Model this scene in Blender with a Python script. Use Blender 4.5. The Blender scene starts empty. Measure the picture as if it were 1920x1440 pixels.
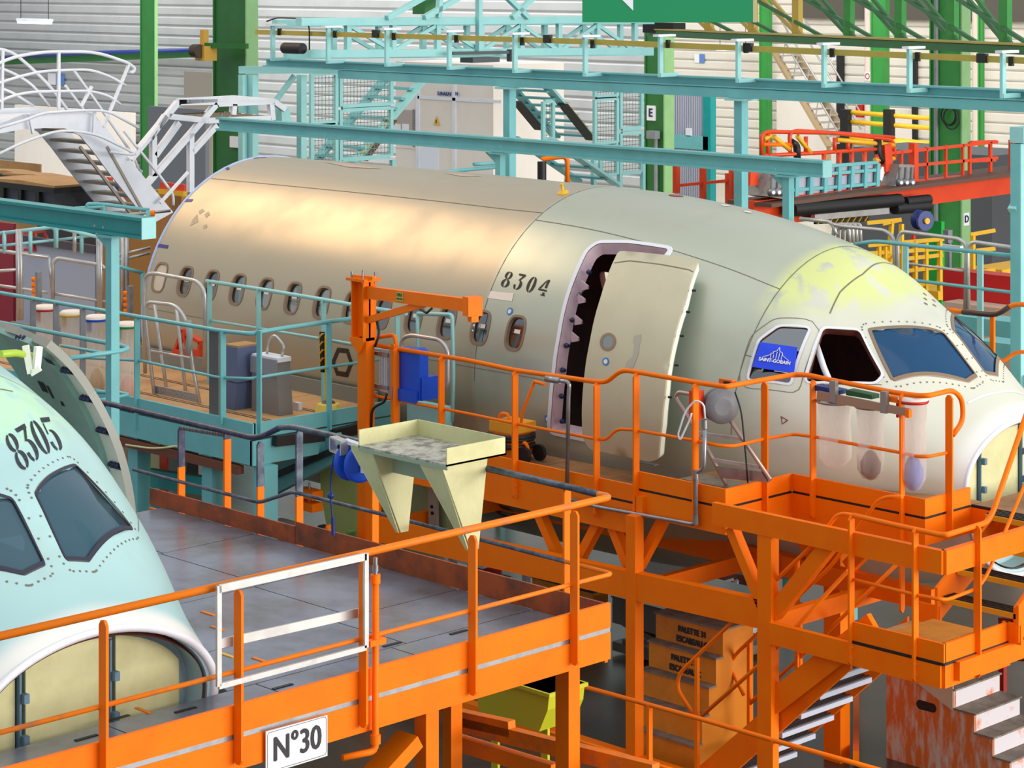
import bpy, math, random
from mathutils import Vector as V, Matrix
from mathutils.geometry import delaunay_2d_cdt
random.seed(7)
S = bpy.context.scene
COL = S.collection
PI = math.pi

# ------------------------------------------------------------------ camera
FPX = 4405.0; HV = -50.0; CX = 960.0           # focal length and horizon row for a 1920 x 1440 frame
_n = math.hypot(4310, 4405); CA = 4310 / _n; SA = 4405 / _n
CAM = V((24.28, -19.43, 7.55))                 # gallery across the hall; X runs along the aircraft, floor is z = 0
RV = V((CA, SA, 0)); DV = V((-SA, CA, 0))
cd = bpy.data.cameras.new('camera'); cam = bpy.data.objects.new('camera', cd); COL.objects.link(cam)
cam.location = CAM
cam.rotation_euler = (PI / 2, 0, math.atan2(SA, CA))
cd.sensor_width = 36; cd.lens = 36 * FPX / 1920
cd.shift_y = -(720 - HV) / 1920
cd.clip_end = 500
S.camera = cam

# ------------------------------------------------------------------ light
w = bpy.data.worlds.new('world'); S.world = w; w.use_nodes = True
bg = w.node_tree.nodes['Background']; bg.inputs[0].default_value = (.90, .95, 1.0, 1); bg.inputs[1].default_value = .55
def area(name, loc, target, sx, sy, power, col):
    l = bpy.data.lights.new(name, 'AREA'); l.shape = 'RECTANGLE'; l.size = sx; l.size_y = sy
    l.energy = power; l.color = col
    o = bpy.data.objects.new(name, l); COL.objects.link(o); o.location = loc
    o.rotation_euler = (V(target) - V(loc)).to_track_quat('-Z', 'Y').to_euler()
    return o
area('hangar_door_daylight', (52, 13, 10), (0, 0, 3), 46, 16, 19500, (1, .95, .87))
area('roof_light_warm', (-11, -3, 17), (2, -1, 3), 10, 7, 950, (1, .66, .36))
area('roof_light_day', (6, -6, 20), (6, -4, 0), 30, 14, 650, (.93, .97, 1))
area('roof_light_far', (-26, 25, 15), (-30, 40, 0), 40, 14, 5200, (1, .96, .90))
S.view_settings.view_transform = 'Standard'; S.view_settings.look = 'None'
S.view_settings.gamma = 1; S.view_settings.use_curve_mapping = False
S.view_settings.exposure = 0.42

# ------------------------------------------------------------------ helpers: photo measurement on known planes
def ray(u, v):
    return RV * ((u - CX) / FPX) + DV + V((0, 0, -(v - HV) / FPX))
def at(u, v, x=None, y=None, z=None, d=None):
    q = ray(u, v)
    if d is not None: t = d
    elif x is not None: t = (x - CAM.x) / q.x
    elif y is not None: t = (y - CAM.y) / q.y
    else: t = (z - CAM.z) / q.z
    return CAM + q * t
def ats(pts, **k): return [at(u, v, **k) for u, v in pts]

# ------------------------------------------------------------------ helpers: meshes
BASE = {}
class M:
    def __init__(s): s.v = []; s.f = []; s.sm = []; s.mi = []; s.cur = 0
    def add(s, vs, fs, smooth=False):
        b = len(s.v); s.v += [V(p) for p in vs]
        for f in fs: s.f.append([i + b for i in f]); s.sm.append(smooth); s.mi.append(s.cur)
        return s
    def box(s, a, b):
        x0, y0, z0 = [min(a[i], b[i]) for i in range(3)]; x1, y1, z1 = [max(a[i], b[i]) for i in range(3)]
        return s.add([(x0,y0,z0),(x1,y0,z0),(x1,y1,z0),(x0,y1,z0),(x0,y0,z1),(x1,y0,z1),(x1,y1,z1),(x0,y1,z1)],
                     [(0,3,2,1),(4,5,6,7),(0,1,5,4),(1,2,6,5),(2,3,7,6),(3,0,4,7)])
    def cbox(s, c, sx, sy, sz, rz=0, ry=0, rx=0):
        R = Matrix.Rotation(rz, 3, 'Z') @ Matrix.Rotation(ry, 3, 'Y') @ Matrix.Rotation(rx, 3, 'X'); c = V(c)
        vs = [c + R @ V((i*sx/2, j*sy/2, k*sz/2)) for k in (-1,1) for i, j in ((-1,-1),(1,-1),(1,1),(-1,1))]
        return s.add(vs, [(0,3,2,1),(4,5,6,7),(0,1,5,4),(1,2,6,5),(2,3,7,6),(3,0,4,7)])
    def sweep(s, prof, p, q, up=(0,0,1)):
        p = V(p); q = V(q); d = (q - p).normalized(); u = V(up)
        if abs(d.dot(u)) > .99: u = V((1,0,0))
        a = d.cross(u).normalized(); b = a.cross(d).normalized(); n = len(prof)
        vs = [p + a*i + b*j for i, j in prof] + [q + a*i + b*j for i, j in prof]
        return s.add(vs, [(i, (i+1) % n, n+(i+1) % n, n+i) for i in range(n)] + [tuple(range(n-1,-1,-1)), tuple(range(n, 2*n))])
    def beam(s, p, q, w, h, up=(0,0,1)):
        return s.sweep([(-w/2,-h/2),(w/2,-h/2),(w/2,h/2),(-w/2,h/2)], p, q, up)
    def ibeam(s, p, q, w, h, t=.012, f=.018, up=(0,0,1)):
        a = w/2; b = h/2; t = t/2
        return s.sweep([(-a,-b),(a,-b),(a,-b+f),(t,-b+f),(t,b-f),(a,b-f),(a,b),(-a,b),(-a,b-f),(-t,b-f),(-t,-b+f),(-a,-b+f)], p, q, up)
    def poly(s, pts, ext):
        pts = [V(p) for p in pts]; n = len(pts); e = V(ext)
        return s.add(pts + [p + e for p in pts], [tuple(range(n-1,-1,-1)), tuple(range(n, 2*n))] + [(i, (i+1) % n, n+(i+1) % n, n+i) for i in range(n)])
    def tube(s, pts, r, n=8, closed=False):
        pts = [V(p) for p in pts]; m = len(pts); rings = []; ref = None
        for i, p in enumerate(pts):
            if closed: t = pts[(i+1) % m] - pts[i-1]
            else: t = (pts[min(i+1, m-1)] - p).normalized() + (p - pts[max(i-1, 0)]).normalized()
            t.normalize()
            if ref is None:
                ref = t.cross(V((0,0,1)))
                if ref.length < .05: ref = t.cross(V((1,0,0)))
            ref = (ref - t * ref.dot(t)).normalized(); b = t.cross(ref)
            k = 1
            if 0 < i < m-1 and not closed:
                cs = (pts[i+1]-p).normalized().dot(t); k = min(1/max(cs, .5), 1.5)
            rings.append([p + (ref*math.cos(2*PI*j/n) + b*math.sin(2*PI*j/n))*r*(k if k < 1.2 else 1.1) for j in range(n)])
        vs = [q for R in rings for q in R]; fs = []
        for i in range(m if closed else m-1):
            a = i*n; c = ((i+1) % m)*n
            for j in range(n): fs.append((a+j, c+j, c+(j+1) % n, a+(j+1) % n))
        s.add(vs, fs, True)
        if not closed:
            b = len(s.v) - len(vs)
            for f in (list(range(n)), list(range(len(vs)-1, len(vs)-n-1, -1))):
                s.f.append([i+b for i in f]); s.sm.append(False); s.mi.append(s.cur)
        return s
    def lathe(s, c, ax, prof, n=16, smooth=True):
        c = V(c); ax = V(ax).normalized(); a = ax.cross(V((0,0,1)))
        if a.length < .05: a = V((1,0,0))
        a.normalize(); b = ax.cross(a); m = len(prof)
        vs = [c + ax*h + (a*math.cos(2*PI*j/n) + b*math.sin(2*PI*j/n))*r for r, h in prof for j in range(n)]
        fs = [(i*n+j, i*n+(j+1) % n, (i+1)*n+(j+1) % n, (i+1)*n+j) for i in range(m-1) for j in range(n)]
        s.add(vs, fs, smooth)
        s.add(vs[:n], [tuple(range(n-1,-1,-1))]); s.add(vs[-n:], [tuple(range(n))])
        return s
    def cyl(s, p, q, r, n=12): p = V(p); q = V(q); return s.lathe(p, q-p, [(r,0),(r,(q-p).length)], n)
def fillet(pts, rad, k=4):
    pts = [V(p) for p in pts]; out = [pts[0]]
    for a, b, c in zip(pts, pts[1:], pts[2:]):
        d1 = (a-b); d2 = (c-b); r = min(rad, d1.length*.48, d2.length*.48)
        p = b + d1.normalized()*r; q = b + d2.normalized()*r
        for i in range(k+1):
            t = i/k; out.append(p*(1-t)**2 + b*2*t*(1-t) + q*t*t)
    return out + [pts[-1]]
def obj(name, m, mat, parent=None, normals=None, **pr):
    b = BASE.get(parent.name, V((0,0,0))) if parent else V((0,0,0))
    me = bpy.data.meshes.new(name); me.from_pydata([p - b for p in m.v], [], m.f)
    for x in (mat if isinstance(mat, (list, tuple)) else [mat]): me.materials.append(x)
    me.polygons.foreach_set('use_smooth', m.sm); me.polygons.foreach_set('material_index', m.mi)
    if normals: me.normals_split_custom_set_from_vertices(normals)
    o = bpy.data.objects.new(name, me); COL.objects.link(o)
    if parent: o.parent = parent; BASE[o.name] = b
    for k, x in pr.items(): o[k] = x
    return o
def thing(name, label, cat, loc=(0,0,0), group=None):
    o = bpy.data.objects.new(name, None); COL.objects.link(o); o.empty_display_size = .2
    o.location = loc; BASE[o.name] = V(loc); o['label'] = label; o['category'] = cat
    if group: o['group'] = group
    return o
def tagged(name, m, mat, label, cat, group=None):
    if not m.v: raise ValueError(name)
    lo = V((sum(p.x for p in m.v)/len(m.v), sum(p.y for p in m.v)/len(m.v), min(p.z for p in m.v)))
    m.v = [p - lo for p in m.v]
    o = obj(name, m, mat); o.location = lo; o['label'] = label; o['category'] = cat
    if group: o['group'] = group
    return o
def copy_tree(o, loc=None, label=None, parent=None):
    c = o.copy(); COL.objects.link(c)
    if parent: c.parent = parent
    if loc is not None: c.location = loc
    if label: c['label'] = label
    for ch in list(o.children): copy_tree(ch, parent=c)
    return c
def text_mesh(body, size, font_shear=0, ext=0.0):
    cu = bpy.data.curves.new('lettering', 'FONT'); cu.body = body; cu.size = size; cu.shear = font_shear; cu.extrude = ext
    cu.align_x = 'CENTER'; cu.align_y = 'CENTER'; cu.resolution_u = 3
    o = bpy.data.objects.new('lettering', cu); COL.objects.link(o)
    dg = bpy.context.evaluated_depsgraph_get(); me = bpy.data.meshes.new_from_object(o.evaluated_get(dg))
    m = M(); m.add([p.co.copy() for p in me.vertices], [list(p.vertices) for p in me.polygons])
    bpy.data.objects.remove(o); bpy.data.curves.remove(cu); bpy.data.meshes.remove(me)
    return m
def text_on(body, size, c, ax, up, off=.003, sx=1, bold=0.0):
    m = text_mesh(body, size); c = V(c); ax = V(ax).normalized(); up = V(up).normalized(); n = ax.cross(up)
    base = m.v; fs = m.f
    m.v = [c + ax*p.x*sx + up*p.y + n*off for p in base]
    if bold:
        k = len(base)
        for i, (dx, dy) in enumerate(((bold,0),(-bold,0),(0,bold*.6),(0,-bold*.6))):
            m.v += [c + ax*(p.x*sx+dx) + up*(p.y+dy) + n*(off+.0003*(i+1)) for p in base]
        nf = list(fs)
        for i in range(1, 5):
            for f in nf: m.f.append([j+k*i for j in f]); m.sm.append(False); m.mi.append(0)
    return m

# ------------------------------------------------------------------ materials
def lin(c):
    return tuple(((x/255)/12.92 if x/255 <= .04045 else ((x/255+.055)/1.055)**2.4) for x in c) + (1,)
def mat(name, c, rough=.5, metal=0.0, c2=None, scale=6, lo=.45, hi=.75, bump=0.0, spec=.5, stretch=None, coat=0):
    m = bpy.data.materials.new(name); m.use_nodes = True; nt = m.node_tree; N = nt.nodes; Lk = nt.links
    b = N['Principled BSDF']; b.inputs['Roughness'].default_value = rough; b.inputs['Metallic'].default_value = metal
    b.inputs['Specular IOR Level'].default_value = spec; b.inputs['Coat Weight'].default_value = coat
    c = lin(c); b.inputs['Base Color'].default_value = c
    if c2 is not None or bump:
        tc = N.new('ShaderNodeTexCoord'); mp = N.new('ShaderNodeMapping'); no = N.new('ShaderNodeTexNoise')
        Lk.new(tc.outputs['Object'], mp.inputs[0]); Lk.new(mp.outputs[0], no.inputs['Vector'])
        if stretch: mp.inputs['Scale'].default_value = stretch
        no.inputs['Scale'].default_value = scale; no.inputs['Detail'].default_value = 6; no.inputs['Roughness'].default_value = .62
        if c2 is not None:
            r = N.new('ShaderNodeValToRGB'); r.color_ramp.elements[0].position = lo; r.color_ramp.elements[1].position = hi
            r.color_ramp.elements[0].color = c; r.color_ramp.elements[1].color = lin(c2)
            Lk.new(no.outputs['Fac'], r.inputs[0]); Lk.new(r.outputs[0], b.inputs['Base Color'])
        if bump:
            bp = N.new('ShaderNodeBump'); bp.inputs['Strength'].default_value = bump; bp.inputs['Distance'].default_value = .02
            Lk.new(no.outputs['Fac'], bp.inputs['Height']); Lk.new(bp.outputs[0], b.inputs['Normal'])
    return m
ORA = mat('orange_paint', (250, 122, 0), .5, spec=.2, c2=(247, 112, 0), scale=3, lo=.4, hi=.7)
ORW = mat('orange_paint_worn', (240, 124, 14), .5, spec=.25, c2=(186, 112, 66), scale=5, lo=.52, hi=.74)
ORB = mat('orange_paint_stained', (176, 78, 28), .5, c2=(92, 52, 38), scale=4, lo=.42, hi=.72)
ORR = mat('red_orange_paint', (222, 66, 14), .45, c2=(206, 56, 12), scale=3)
TEA = mat('teal_paint', (112, 186, 190), .42, c2=(102, 176, 182), scale=3, lo=.4, hi=.7)
TED = mat('dark_teal_paint', (24, 150, 150), .42, c2=(20, 138, 140), scale=3, lo=.4, hi=.7)
TEP = mat('pale_lit_teal_paint', (150, 208, 208), .45, c2=(138, 200, 202), scale=3)  # pale teal; also paints in the light on +X end plates, mesh frames, stringers
GRN = mat('green_paint', (52, 140, 62), .45, c2=(44, 128, 56), scale=2)
GRD = mat('dark_green_paint', (30, 104, 40), .45, c2=(26, 94, 36), scale=2)
GRL = mat('lit_green_paint', (140, 186, 128), .5, c2=(128, 176, 118), scale=2)  # column green with the light on the +X flange put into the colour
GRY = mat('grey_paint', (128, 132, 138), .5, c2=(112, 116, 122), scale=4)
DGR = mat('dark_grey_plastic', (58, 62, 72), .45, c2=(50, 54, 62), scale=5)
BLK = mat('black_rubber', (22, 22, 24), .55)
STE = mat('brushed_steel', (160, 162, 166), .35, .8, c2=(130, 132, 138), scale=8)
PIP = mat('steel_pipe_worn', (96, 108, 124), .4, .5, c2=(58, 64, 78), scale=9, lo=.4, hi=.65)
NVY = mat('navy_pipe_worn', (44, 52, 78), .4, .3, c2=(92, 82, 98), scale=12, lo=.5, hi=.7)
ALU = mat('aluminium', (198, 196, 194), .38, .6, c2=(176, 172, 170), scale=6)
CHK = mat('checker_plate', (150, 156, 164), .4, .6, c2=(190, 194, 198), scale=60, lo=.48, hi=.55, bump=.3)
WHT = mat('white_paint', (226, 230, 238), .5, c2=(212, 218, 228), scale=3)
WHP = mat('white_panel', (232, 226, 218), .5, c2=(224, 214, 204), scale=.6)
CRE = mat('cream_primer', (214, 210, 160), .5, c2=(198, 194, 140), scale=4, lo=.4, hi=.7)
YEL = mat('yellow_paint', (232, 182, 30), .45, c2=(222, 168, 24), scale=3)
OLV = mat('olive_busbar', (176, 160, 70), .45, c2=(166, 148, 60), scale=3)
RED = mat('red_paint', (190, 22, 20), .45, c2=(176, 18, 18), scale=3)
BLU = mat('blue_plastic', (10, 74, 200), .4, c2=(8, 66, 186), scale=5)
DBL = mat('dark_blue_paint', (24, 50, 124), .4)
BRN = mat('brown_deck_board', (168, 120, 76), .6, c2=(120, 84, 56), scale=2.2, lo=.38, hi=.72, bump=.08)
TAN = mat('tan_deck_board', (206, 158, 104), .55, c2=(176, 130, 86), scale=1.6, lo=.4, hi=.7)
CAR = mat('cardboard', (176, 138, 88), .7, c2=(160, 122, 76), scale=3)
WOD = mat('grimy_plywood', (136, 124, 112), .7, c2=(96, 86, 78), scale=6, lo=.4, hi=.7)
STD = mat('scuffed_steel_deck', (134, 142, 160), .26, .25, c2=(104, 101, 104), scale=1.5, lo=.38, hi=.68, bump=.03)
FLR = mat('dark_oiled_floor', (78, 70, 60), .3, c2=(54, 48, 43), scale=1.2, lo=.35, hi=.7)
LIN = mat('brown_interior_cover', (104, 48, 34), .7, c2=(70, 30, 22), scale=3)
INK = mat('stencil_ink', (48, 34, 18), .7, c2=(84, 66, 40), scale=30, lo=.5, hi=.75)
INB = mat('black_stencil_ink', (34, 38, 48), .7, c2=(70, 84, 92), scale=30, lo=.52, hi=.75)
SIGN_W = mat('sign_white', (232, 234, 240), .4)
SIGN_K = mat('sign_black', (36, 32, 40), .5)
SAPP = mat('blue_card', (16, 66, 232), .45)
def glass(name, tint, fac=.3, rough=.03):
    m = bpy.data.materials.new(name); m.use_nodes = True; nt = m.node_tree; N = nt.nodes; N.clear()
    o = N.new('ShaderNodeOutputMaterial'); mx = N.new('ShaderNodeMixShader'); t = N.new('ShaderNodeBsdfTransparent'); g = N.new('ShaderNodeBsdfGlossy')
    t.inputs[0].default_value = lin(tint); g.inputs['Roughness'].default_value = rough; mx.inputs[0].default_value = fac
    g.inputs[0].default_value = (.9,.95,1,1)
    nt.links.new(t.outputs[0], mx.inputs[1]); nt.links.new(g.outputs[0], mx.inputs[2]); nt.links.new(mx.outputs[0], o.inputs[0])
    return m
def coated(name, body, op, rough):
    m = bpy.data.materials.new(name); m.use_nodes = True; nt = m.node_tree; N = nt.nodes; b = N['Principled BSDF']
    b.inputs['Base Color'].default_value = lin(body); b.inputs['Roughness'].default_value = rough; b.inputs['IOR'].default_value = 1.5
    t = N.new('ShaderNodeBsdfTransparent'); t.inputs[0].default_value = lin((150,186,214)); mx = N.new('ShaderNodeMixShader'); mx.inputs[0].default_value = op
    nt.links.new(t.outputs[0], mx.inputs[1]); nt.links.new(b.outputs[0], mx.inputs[2]); nt.links.new(mx.outputs[0], N['Material Output'].inputs[0]); return m
GLA = coated('blue_filmed_windscreen', (34, 84, 128), .72, .08)
GL5 = coated('filmed_windscreen_grey', (58, 92, 108), .8, .12)
GLW = coated('cabin_window_pane', (104, 90, 78), .86, .2)
GLR = glass('tinted_side_window', (130, 140, 146), .2)
GLW = glass('cabin_window_glass', (140, 136, 132), .2, .1)
BAG = glass('clear_plastic_film', (226, 222, 216), .16, .3)
def bag_mat():
    m = bpy.data.materials.new('plastic_bag'); m.use_nodes = True; nt = m.node_tree; N = nt.nodes; N.clear()
    o = N.new('ShaderNodeOutputMaterial'); mx = N.new('ShaderNodeMixShader'); t = N.new('ShaderNodeBsdfTransparent'); b = N.new('ShaderNodeBsdfPrincipled')
    b.inputs['Base Color'].default_value = lin((240, 234, 226)); b.inputs['Roughness'].default_value = .25
    no = N.new('ShaderNodeTexNoise'); no.inputs['Scale'].default_value = 7; mr = N.new('ShaderNodeMapRange')
    mr.inputs['To Min'].default_value = .3; mr.inputs['To Max'].default_value = .75
    tc = N.new('ShaderNodeTexCoord'); mp = N.new('ShaderNodeMapping'); mp.inputs['Scale'].default_value = (3, 3, .5)
    L = nt.links; L.new(tc.outputs['Object'], mp.inputs[0]); L.new(mp.outputs[0], no.inputs['Vector']); L.new(no.outputs['Fac'], mr.inputs[0]); L.new(mr.outputs[0], mx.inputs[0])
    tl = N.new('ShaderNodeBsdfTranslucent'); tl.inputs[0].default_value = lin((244,238,230)); m2 = N.new('ShaderNodeMixShader'); m2.inputs[0].default_value = .5
    L.new(b.outputs[0], m2.inputs[1]); L.new(tl.outputs[0], m2.inputs[2])
    L.new(t.outputs[0], mx.inputs[1]); L.new(m2.outputs[0], mx.inputs[2]); L.new(mx.outputs[0], o.inputs[0])
    bp = N.new('ShaderNodeBump'); bp.inputs['Strength'].default_value = .8; L.new(no.outputs['Fac'], bp.inputs['Height']); L.new(bp.outputs[0], b.inputs['Normal'])
    return m
BAGM = bag_mat()
BOX = mat('junction_grey', (196,202,206), .5)
# ------------------------------------------------------------------ aircraft hull surface
ZH = 3.147; XF = 11.5
_XT = [-1,5,7,8,9,9.6,10,10.3,10.6,11.05,11.5]; _TP = [1.975,1.975,1.935,1.83,1.645,1.455,1.20,1.03,.865,.435,.11]
_XW = [-1,6,7,8,9,10,11,11.5]; _WD = [1.975,1.975,1.959,1.91,1.79,1.565,1.16,.975]
_ZM = [0,0,0,-.04,-.103,-.215,-.37,-.444]; _EX = [1,1,1,1,1.06,1.1,1.12,1.02]
_XB = [-1,5,7,8,9,10,11,11.5]; _BT = [-2.07,-2.07,-2.06,-2.0,-1.9,-1.75,-1.55,-1.42]
def _tan(xs, ys):
    h = [b-a for a, b in zip(xs, xs[1:])]; d = [(b-a)/k for a, b, k in zip(ys, ys[1:], h)]
    return [d[0]] + [(d[i-1]*h[i]+d[i]*h[i-1])/(h[i-1]+h[i]) for i in range(1, len(h))] + [d[-1]]
class Curve:
    def __init__(s, xs, ys): s.x = xs; s.y = ys; s.m = _tan(xs, ys)
    def __call__(s, x):
        k = 0
        while k < len(s.x)-2 and x > s.x[k+1]: k += 1
        h = s.x[k+1]-s.x[k]; t = (x-s.x[k])/h
        return s.y[k]*(2*t**3-3*t*t+1)+h*s.m[k]*(t**3-2*t*t+t)+s.y[k+1]*(-2*t**3+3*t*t)+h*s.m[k+1]*(t**3-t*t)
cT = Curve(_XT,_TP); cW = Curve(_XW,_WD); cZ = Curve(_XW,_ZM); cE = Curve(_XW,_EX); cB = Curve(_XB,_BT)
def surf(x, th):
    T = cT(x); w = cW(x); zm = cZ(x); e = cE(x); c = math.cos(th); s = math.sin(th)
    z = zm + ((T-zm)*abs(s)**e if s >= 0 else -(zm-cB(x))*abs(s))
    return V((x, w*math.copysign(abs(c)**(e if s >= 0 else 1), c), ZH+z))
def nrm(x, th):
    a = surf(x+.01, th)-surf(x-.01, th); b = surf(x, th+.01)-surf(x, th-.01)
    n = b.cross(a) if True else a
    n.normalize()
    o = V((0, math.cos(th), math.sin(th)))
    return n if n.dot(o) > 0 else -n
def hit(u, v, off=(0,0,0), x=10.0, th=2.6):
    q = ray(u, v); o = CAM - V(off); t = (o - V((x,0,3.5))).length
    for _ in range(40):
        e = surf(x, th) - (o + q*t); h = 1e-4
        a = (surf(x+h, th)-surf(x, th))/h; b = (surf(x, th+h)-surf(x, th))/h
        J = Matrix((a, b, -q)).transposed(); d = J.inverted_safe() @ e
        x -= max(-.4, min(.4, d.x)); th -= max(-.3, min(.3, d.y)); t -= max(-2, min(2, d.z))
        if e.length < 1e-5: break
    return (x, th)
def hits(pts, off=(0,0,0), x=10.0, th=2.6):
    out = []
    for u, v in pts:
        x, th = hit(u, v, off, x, th); out.append((x, th))
    return out
SS = 1.975
def inpoly(p, poly):
    x, y = p; r = False; j = len(poly)-1
    for i in range(len(poly)):
        a = poly[i]; b = poly[j]
        if (a[1] > y) != (b[1] > y) and x < (b[0]-a[0])*(y-a[1])/(b[1]-a[1])+a[0]: r = not r
        j = i
    return r
def area2(poly): return sum(a[0]*b[1]-b[0]*a[1] for a, b in zip(poly, poly[1:]+poly[:1]))
def pround(poly, r, k=3):
    """round the corners of a closed polygon in (x, arc) space"""
    P = [V((x, t*SS)) for x, t in poly]; out = []; n = len(P)
    for i in range(n):
        a, b, c = P[i-1], P[i], P[(i+1) % n]; rr = min(r, (a-b).length*.45, (c-b).length*.45)
        p = b+(a-b).normalized()*rr; q = b+(c-b).normalized()*rr
        for j in range(k+1):
            t = j/k; out.append(p*(1-t)**2+b*2*t*(1-t)+q*t*t)
    return [(p.x, p.y/SS) for p in out]
def poff(poly, d):
    P = [V((x, t*SS)) for x, t in poly]; n = len(P); s = 1 if area2([(p.x,p.y) for p in P]) > 0 else -1; out = []
    for i in range(n):
        e1 = (P[i]-P[i-1]); e2 = (P[(i+1) % n]-P[i])
        if e1.length < 1e-6: e1 = e2
        if e2.length < 1e-6: e2 = e1
        n1 = V((e1.y,-e1.x)).normalized(); n2 = V((e2.y,-e2.x)).normalized(); m = n1+n2
        m = m/max(m.dot(n1), .5)*1.0 if m.length > .01 else n1
        p = P[i]+m*d*s; out.append((p.x, p.y/SS))
    return out
def resample(poly, step):
    out = []
    for a, b in zip(poly, poly[1:]+poly[:1]):
        L = math.hypot(b[0]-a[0], (b[1]-a[1])*SS); k = max(1, int(L/step+.5))
        for i in range(k): out.append((a[0]+(b[0]-a[0])*i/k, a[1]+(b[1]-a[1])*i/k))
    return out
def cdt(outline, holes, step):
    """triangulate a region of the (x, angle) plane, leaving real openings at the holes"""
    pts = []; edges = []
    for lp in [outline]+holes:
        b = len(pts); pts += [V((x, t*SS)) for x, t in lp]; n = len(lp)
        edges += [(b+i, b+(i+1) % n) for i in range(n)]
    x0 = min(p[0] for p in outline); x1 = max(p[0] for p in outline); t0 = min(p[1] for p in outline)*SS; t1 = max(p[1] for p in outline)*SS
    cell = {}
    for p in pts: cell.setdefault((int(p.x//step), int(p.y//step)), []).append(p)
    nx = max(1, int((x1-x0)/step)); ny = max(1, int((t1-t0)/step))
    for i in range(1, nx):
        for j in range(1, ny):
            p = V((x0+(x1-x0)*i/nx + (.13*step if j % 2 else -.13*step), t0+(t1-t0)*j/ny))
            k = (int(p.x//step), int(p.y//step))
            if any((q-p).length < step*.45 for a in (-1,0,1) for b in (-1,0,1) for q in cell.get((k[0]+a, k[1]+b), ())): continue
            if not inpoly((p.x, p.y/SS), outline): continue
            if any(inpoly((p.x, p.y/SS), h) for h in holes if abs(h[0][0]-p.x) < 2): continue
            pts.append(p)
    vo, _, fo, *_r = delaunay_2d_cdt(pts, edges, [], 0, 1e-6)
    F = []
    for f in fo:
        c = sum((vo[i] for i in f), V((0,0)))/3; c = (c.x, c.y/SS)
        if not inpoly(c, outline) or any(inpoly(c, h) for h in holes): continue
        a, b, d = (vo[i] for i in f)
        F.append(list(f) if (b-a).cross(d-a) < 0 else list(f)[::-1])
    return [(p.x, p.y/SS) for p in vo], F
def skin(m, prm, F, off, shift=(0,0,0), flip=False):
    sh = V(shift); b = len(m.v); N = []
    for x, t in prm:
        n = nrm(x, t); m.v.append(surf(x, t)+n*off+sh); N.append(-n if flip else n)
    for f in F: m.f.append([i+b for i in (f[::-1] if flip else f)]); m.sm.append(True); m.mi.append(m.cur)
    return N
def patch(name, poly, off, mt, parent, shift=(0,0,0), step=.12, rim=0, holes=(), **pr):
    o2 = resample(poly, step); hs = [resample(h, step) for h in holes]
    p, F = cdt(o2, hs, step); m = M(); N = skin(m, p, F, off, shift)
    if rim: band(m, o2, off, off-rim, shift)
    me = obj(name, m, mt, parent, **pr)
    return me
def band(m, poly, o1, o2, shift=(0,0,0), closed=True):
    sh = V(shift); b = len(m.v); n = len(poly)
    for x, t in poly: k = nrm(x, t); s = surf(x, t)+sh; m.v += [s+k*o1, s+k*o2]
    for i in range(n if closed else n-1):
        j = (i+1) % n; m.f.append([b+2*i, b+2*i+1, b+2*j+1, b+2*j]); m.sm.append(False); m.mi.append(m.cur)
def ring(m, pa, pb, oa, ob=None, shift=(0,0,0)):
    sh = V(shift); b = len(m.v); n = len(pa); ob = oa if ob is None else ob
    for (x, t), (x2, t2) in zip(pa, pb): m.v += [surf(x, t)+nrm(x, t)*oa+sh, surf(x2, t2)+nrm(x2, t2)*ob+sh]
    for i in range(n):
        j = (i+1) % n; m.f.append([b+2*i, b+2*i+1, b+2*j+1, b+2*j]); m.sm.append(False); m.mi.append(m.cur)
def ribbon(m, path, wd, off, shift=(0,0,0)):
    P = [V((x, t*SS)) for x, t in path]; sh = V(shift); b = len(m.v)
    for i, p in enumerate(P):
        d = (P[min(i+1, len(P)-1)]-P[max(i-1, 0)]).normalized(); q = V((-d.y, d.x))*wd/2
        for z in (p+q, p-q): m.v.append(surf(z.x, z.y/SS)+nrm(z.x, z.y/SS)*off+sh)
    for i in range(len(P)-1): m.f.append([b+2*i, b+2*i+1, b+2*i+3, b+2*i+2]); m.sm.append(True); m.mi.append(m.cur)
def dense(path, step=.1):
    out = [path[0]]
    for a, b in zip(path, path[1:]):
        k = max(1, int(math.hypot(b[0]-a[0], (b[1]-a[1])*SS)/step))
        out += [(a[0]+(b[0]-a[0])*i/k, a[1]+(b[1]-a[1])*i/k) for i in range(1, k+1)]
    return out
def rrect(cx, ct, w, h, p=3.2, n=24):
    """rounded window outline, centre (x, angle)"""
    o = []
    for i in range(n):
        a = 2*PI*i/n; c = math.cos(a); s = math.sin(a)
        o.append((cx+w/2*math.copysign(abs(c)**(2/p), c), ct+h/2/SS*math.copysign(abs(s)**(2/p), s)))
    return o
mir = lambda poly: [(x, PI-t) for x, t in poly][::-1]

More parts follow.
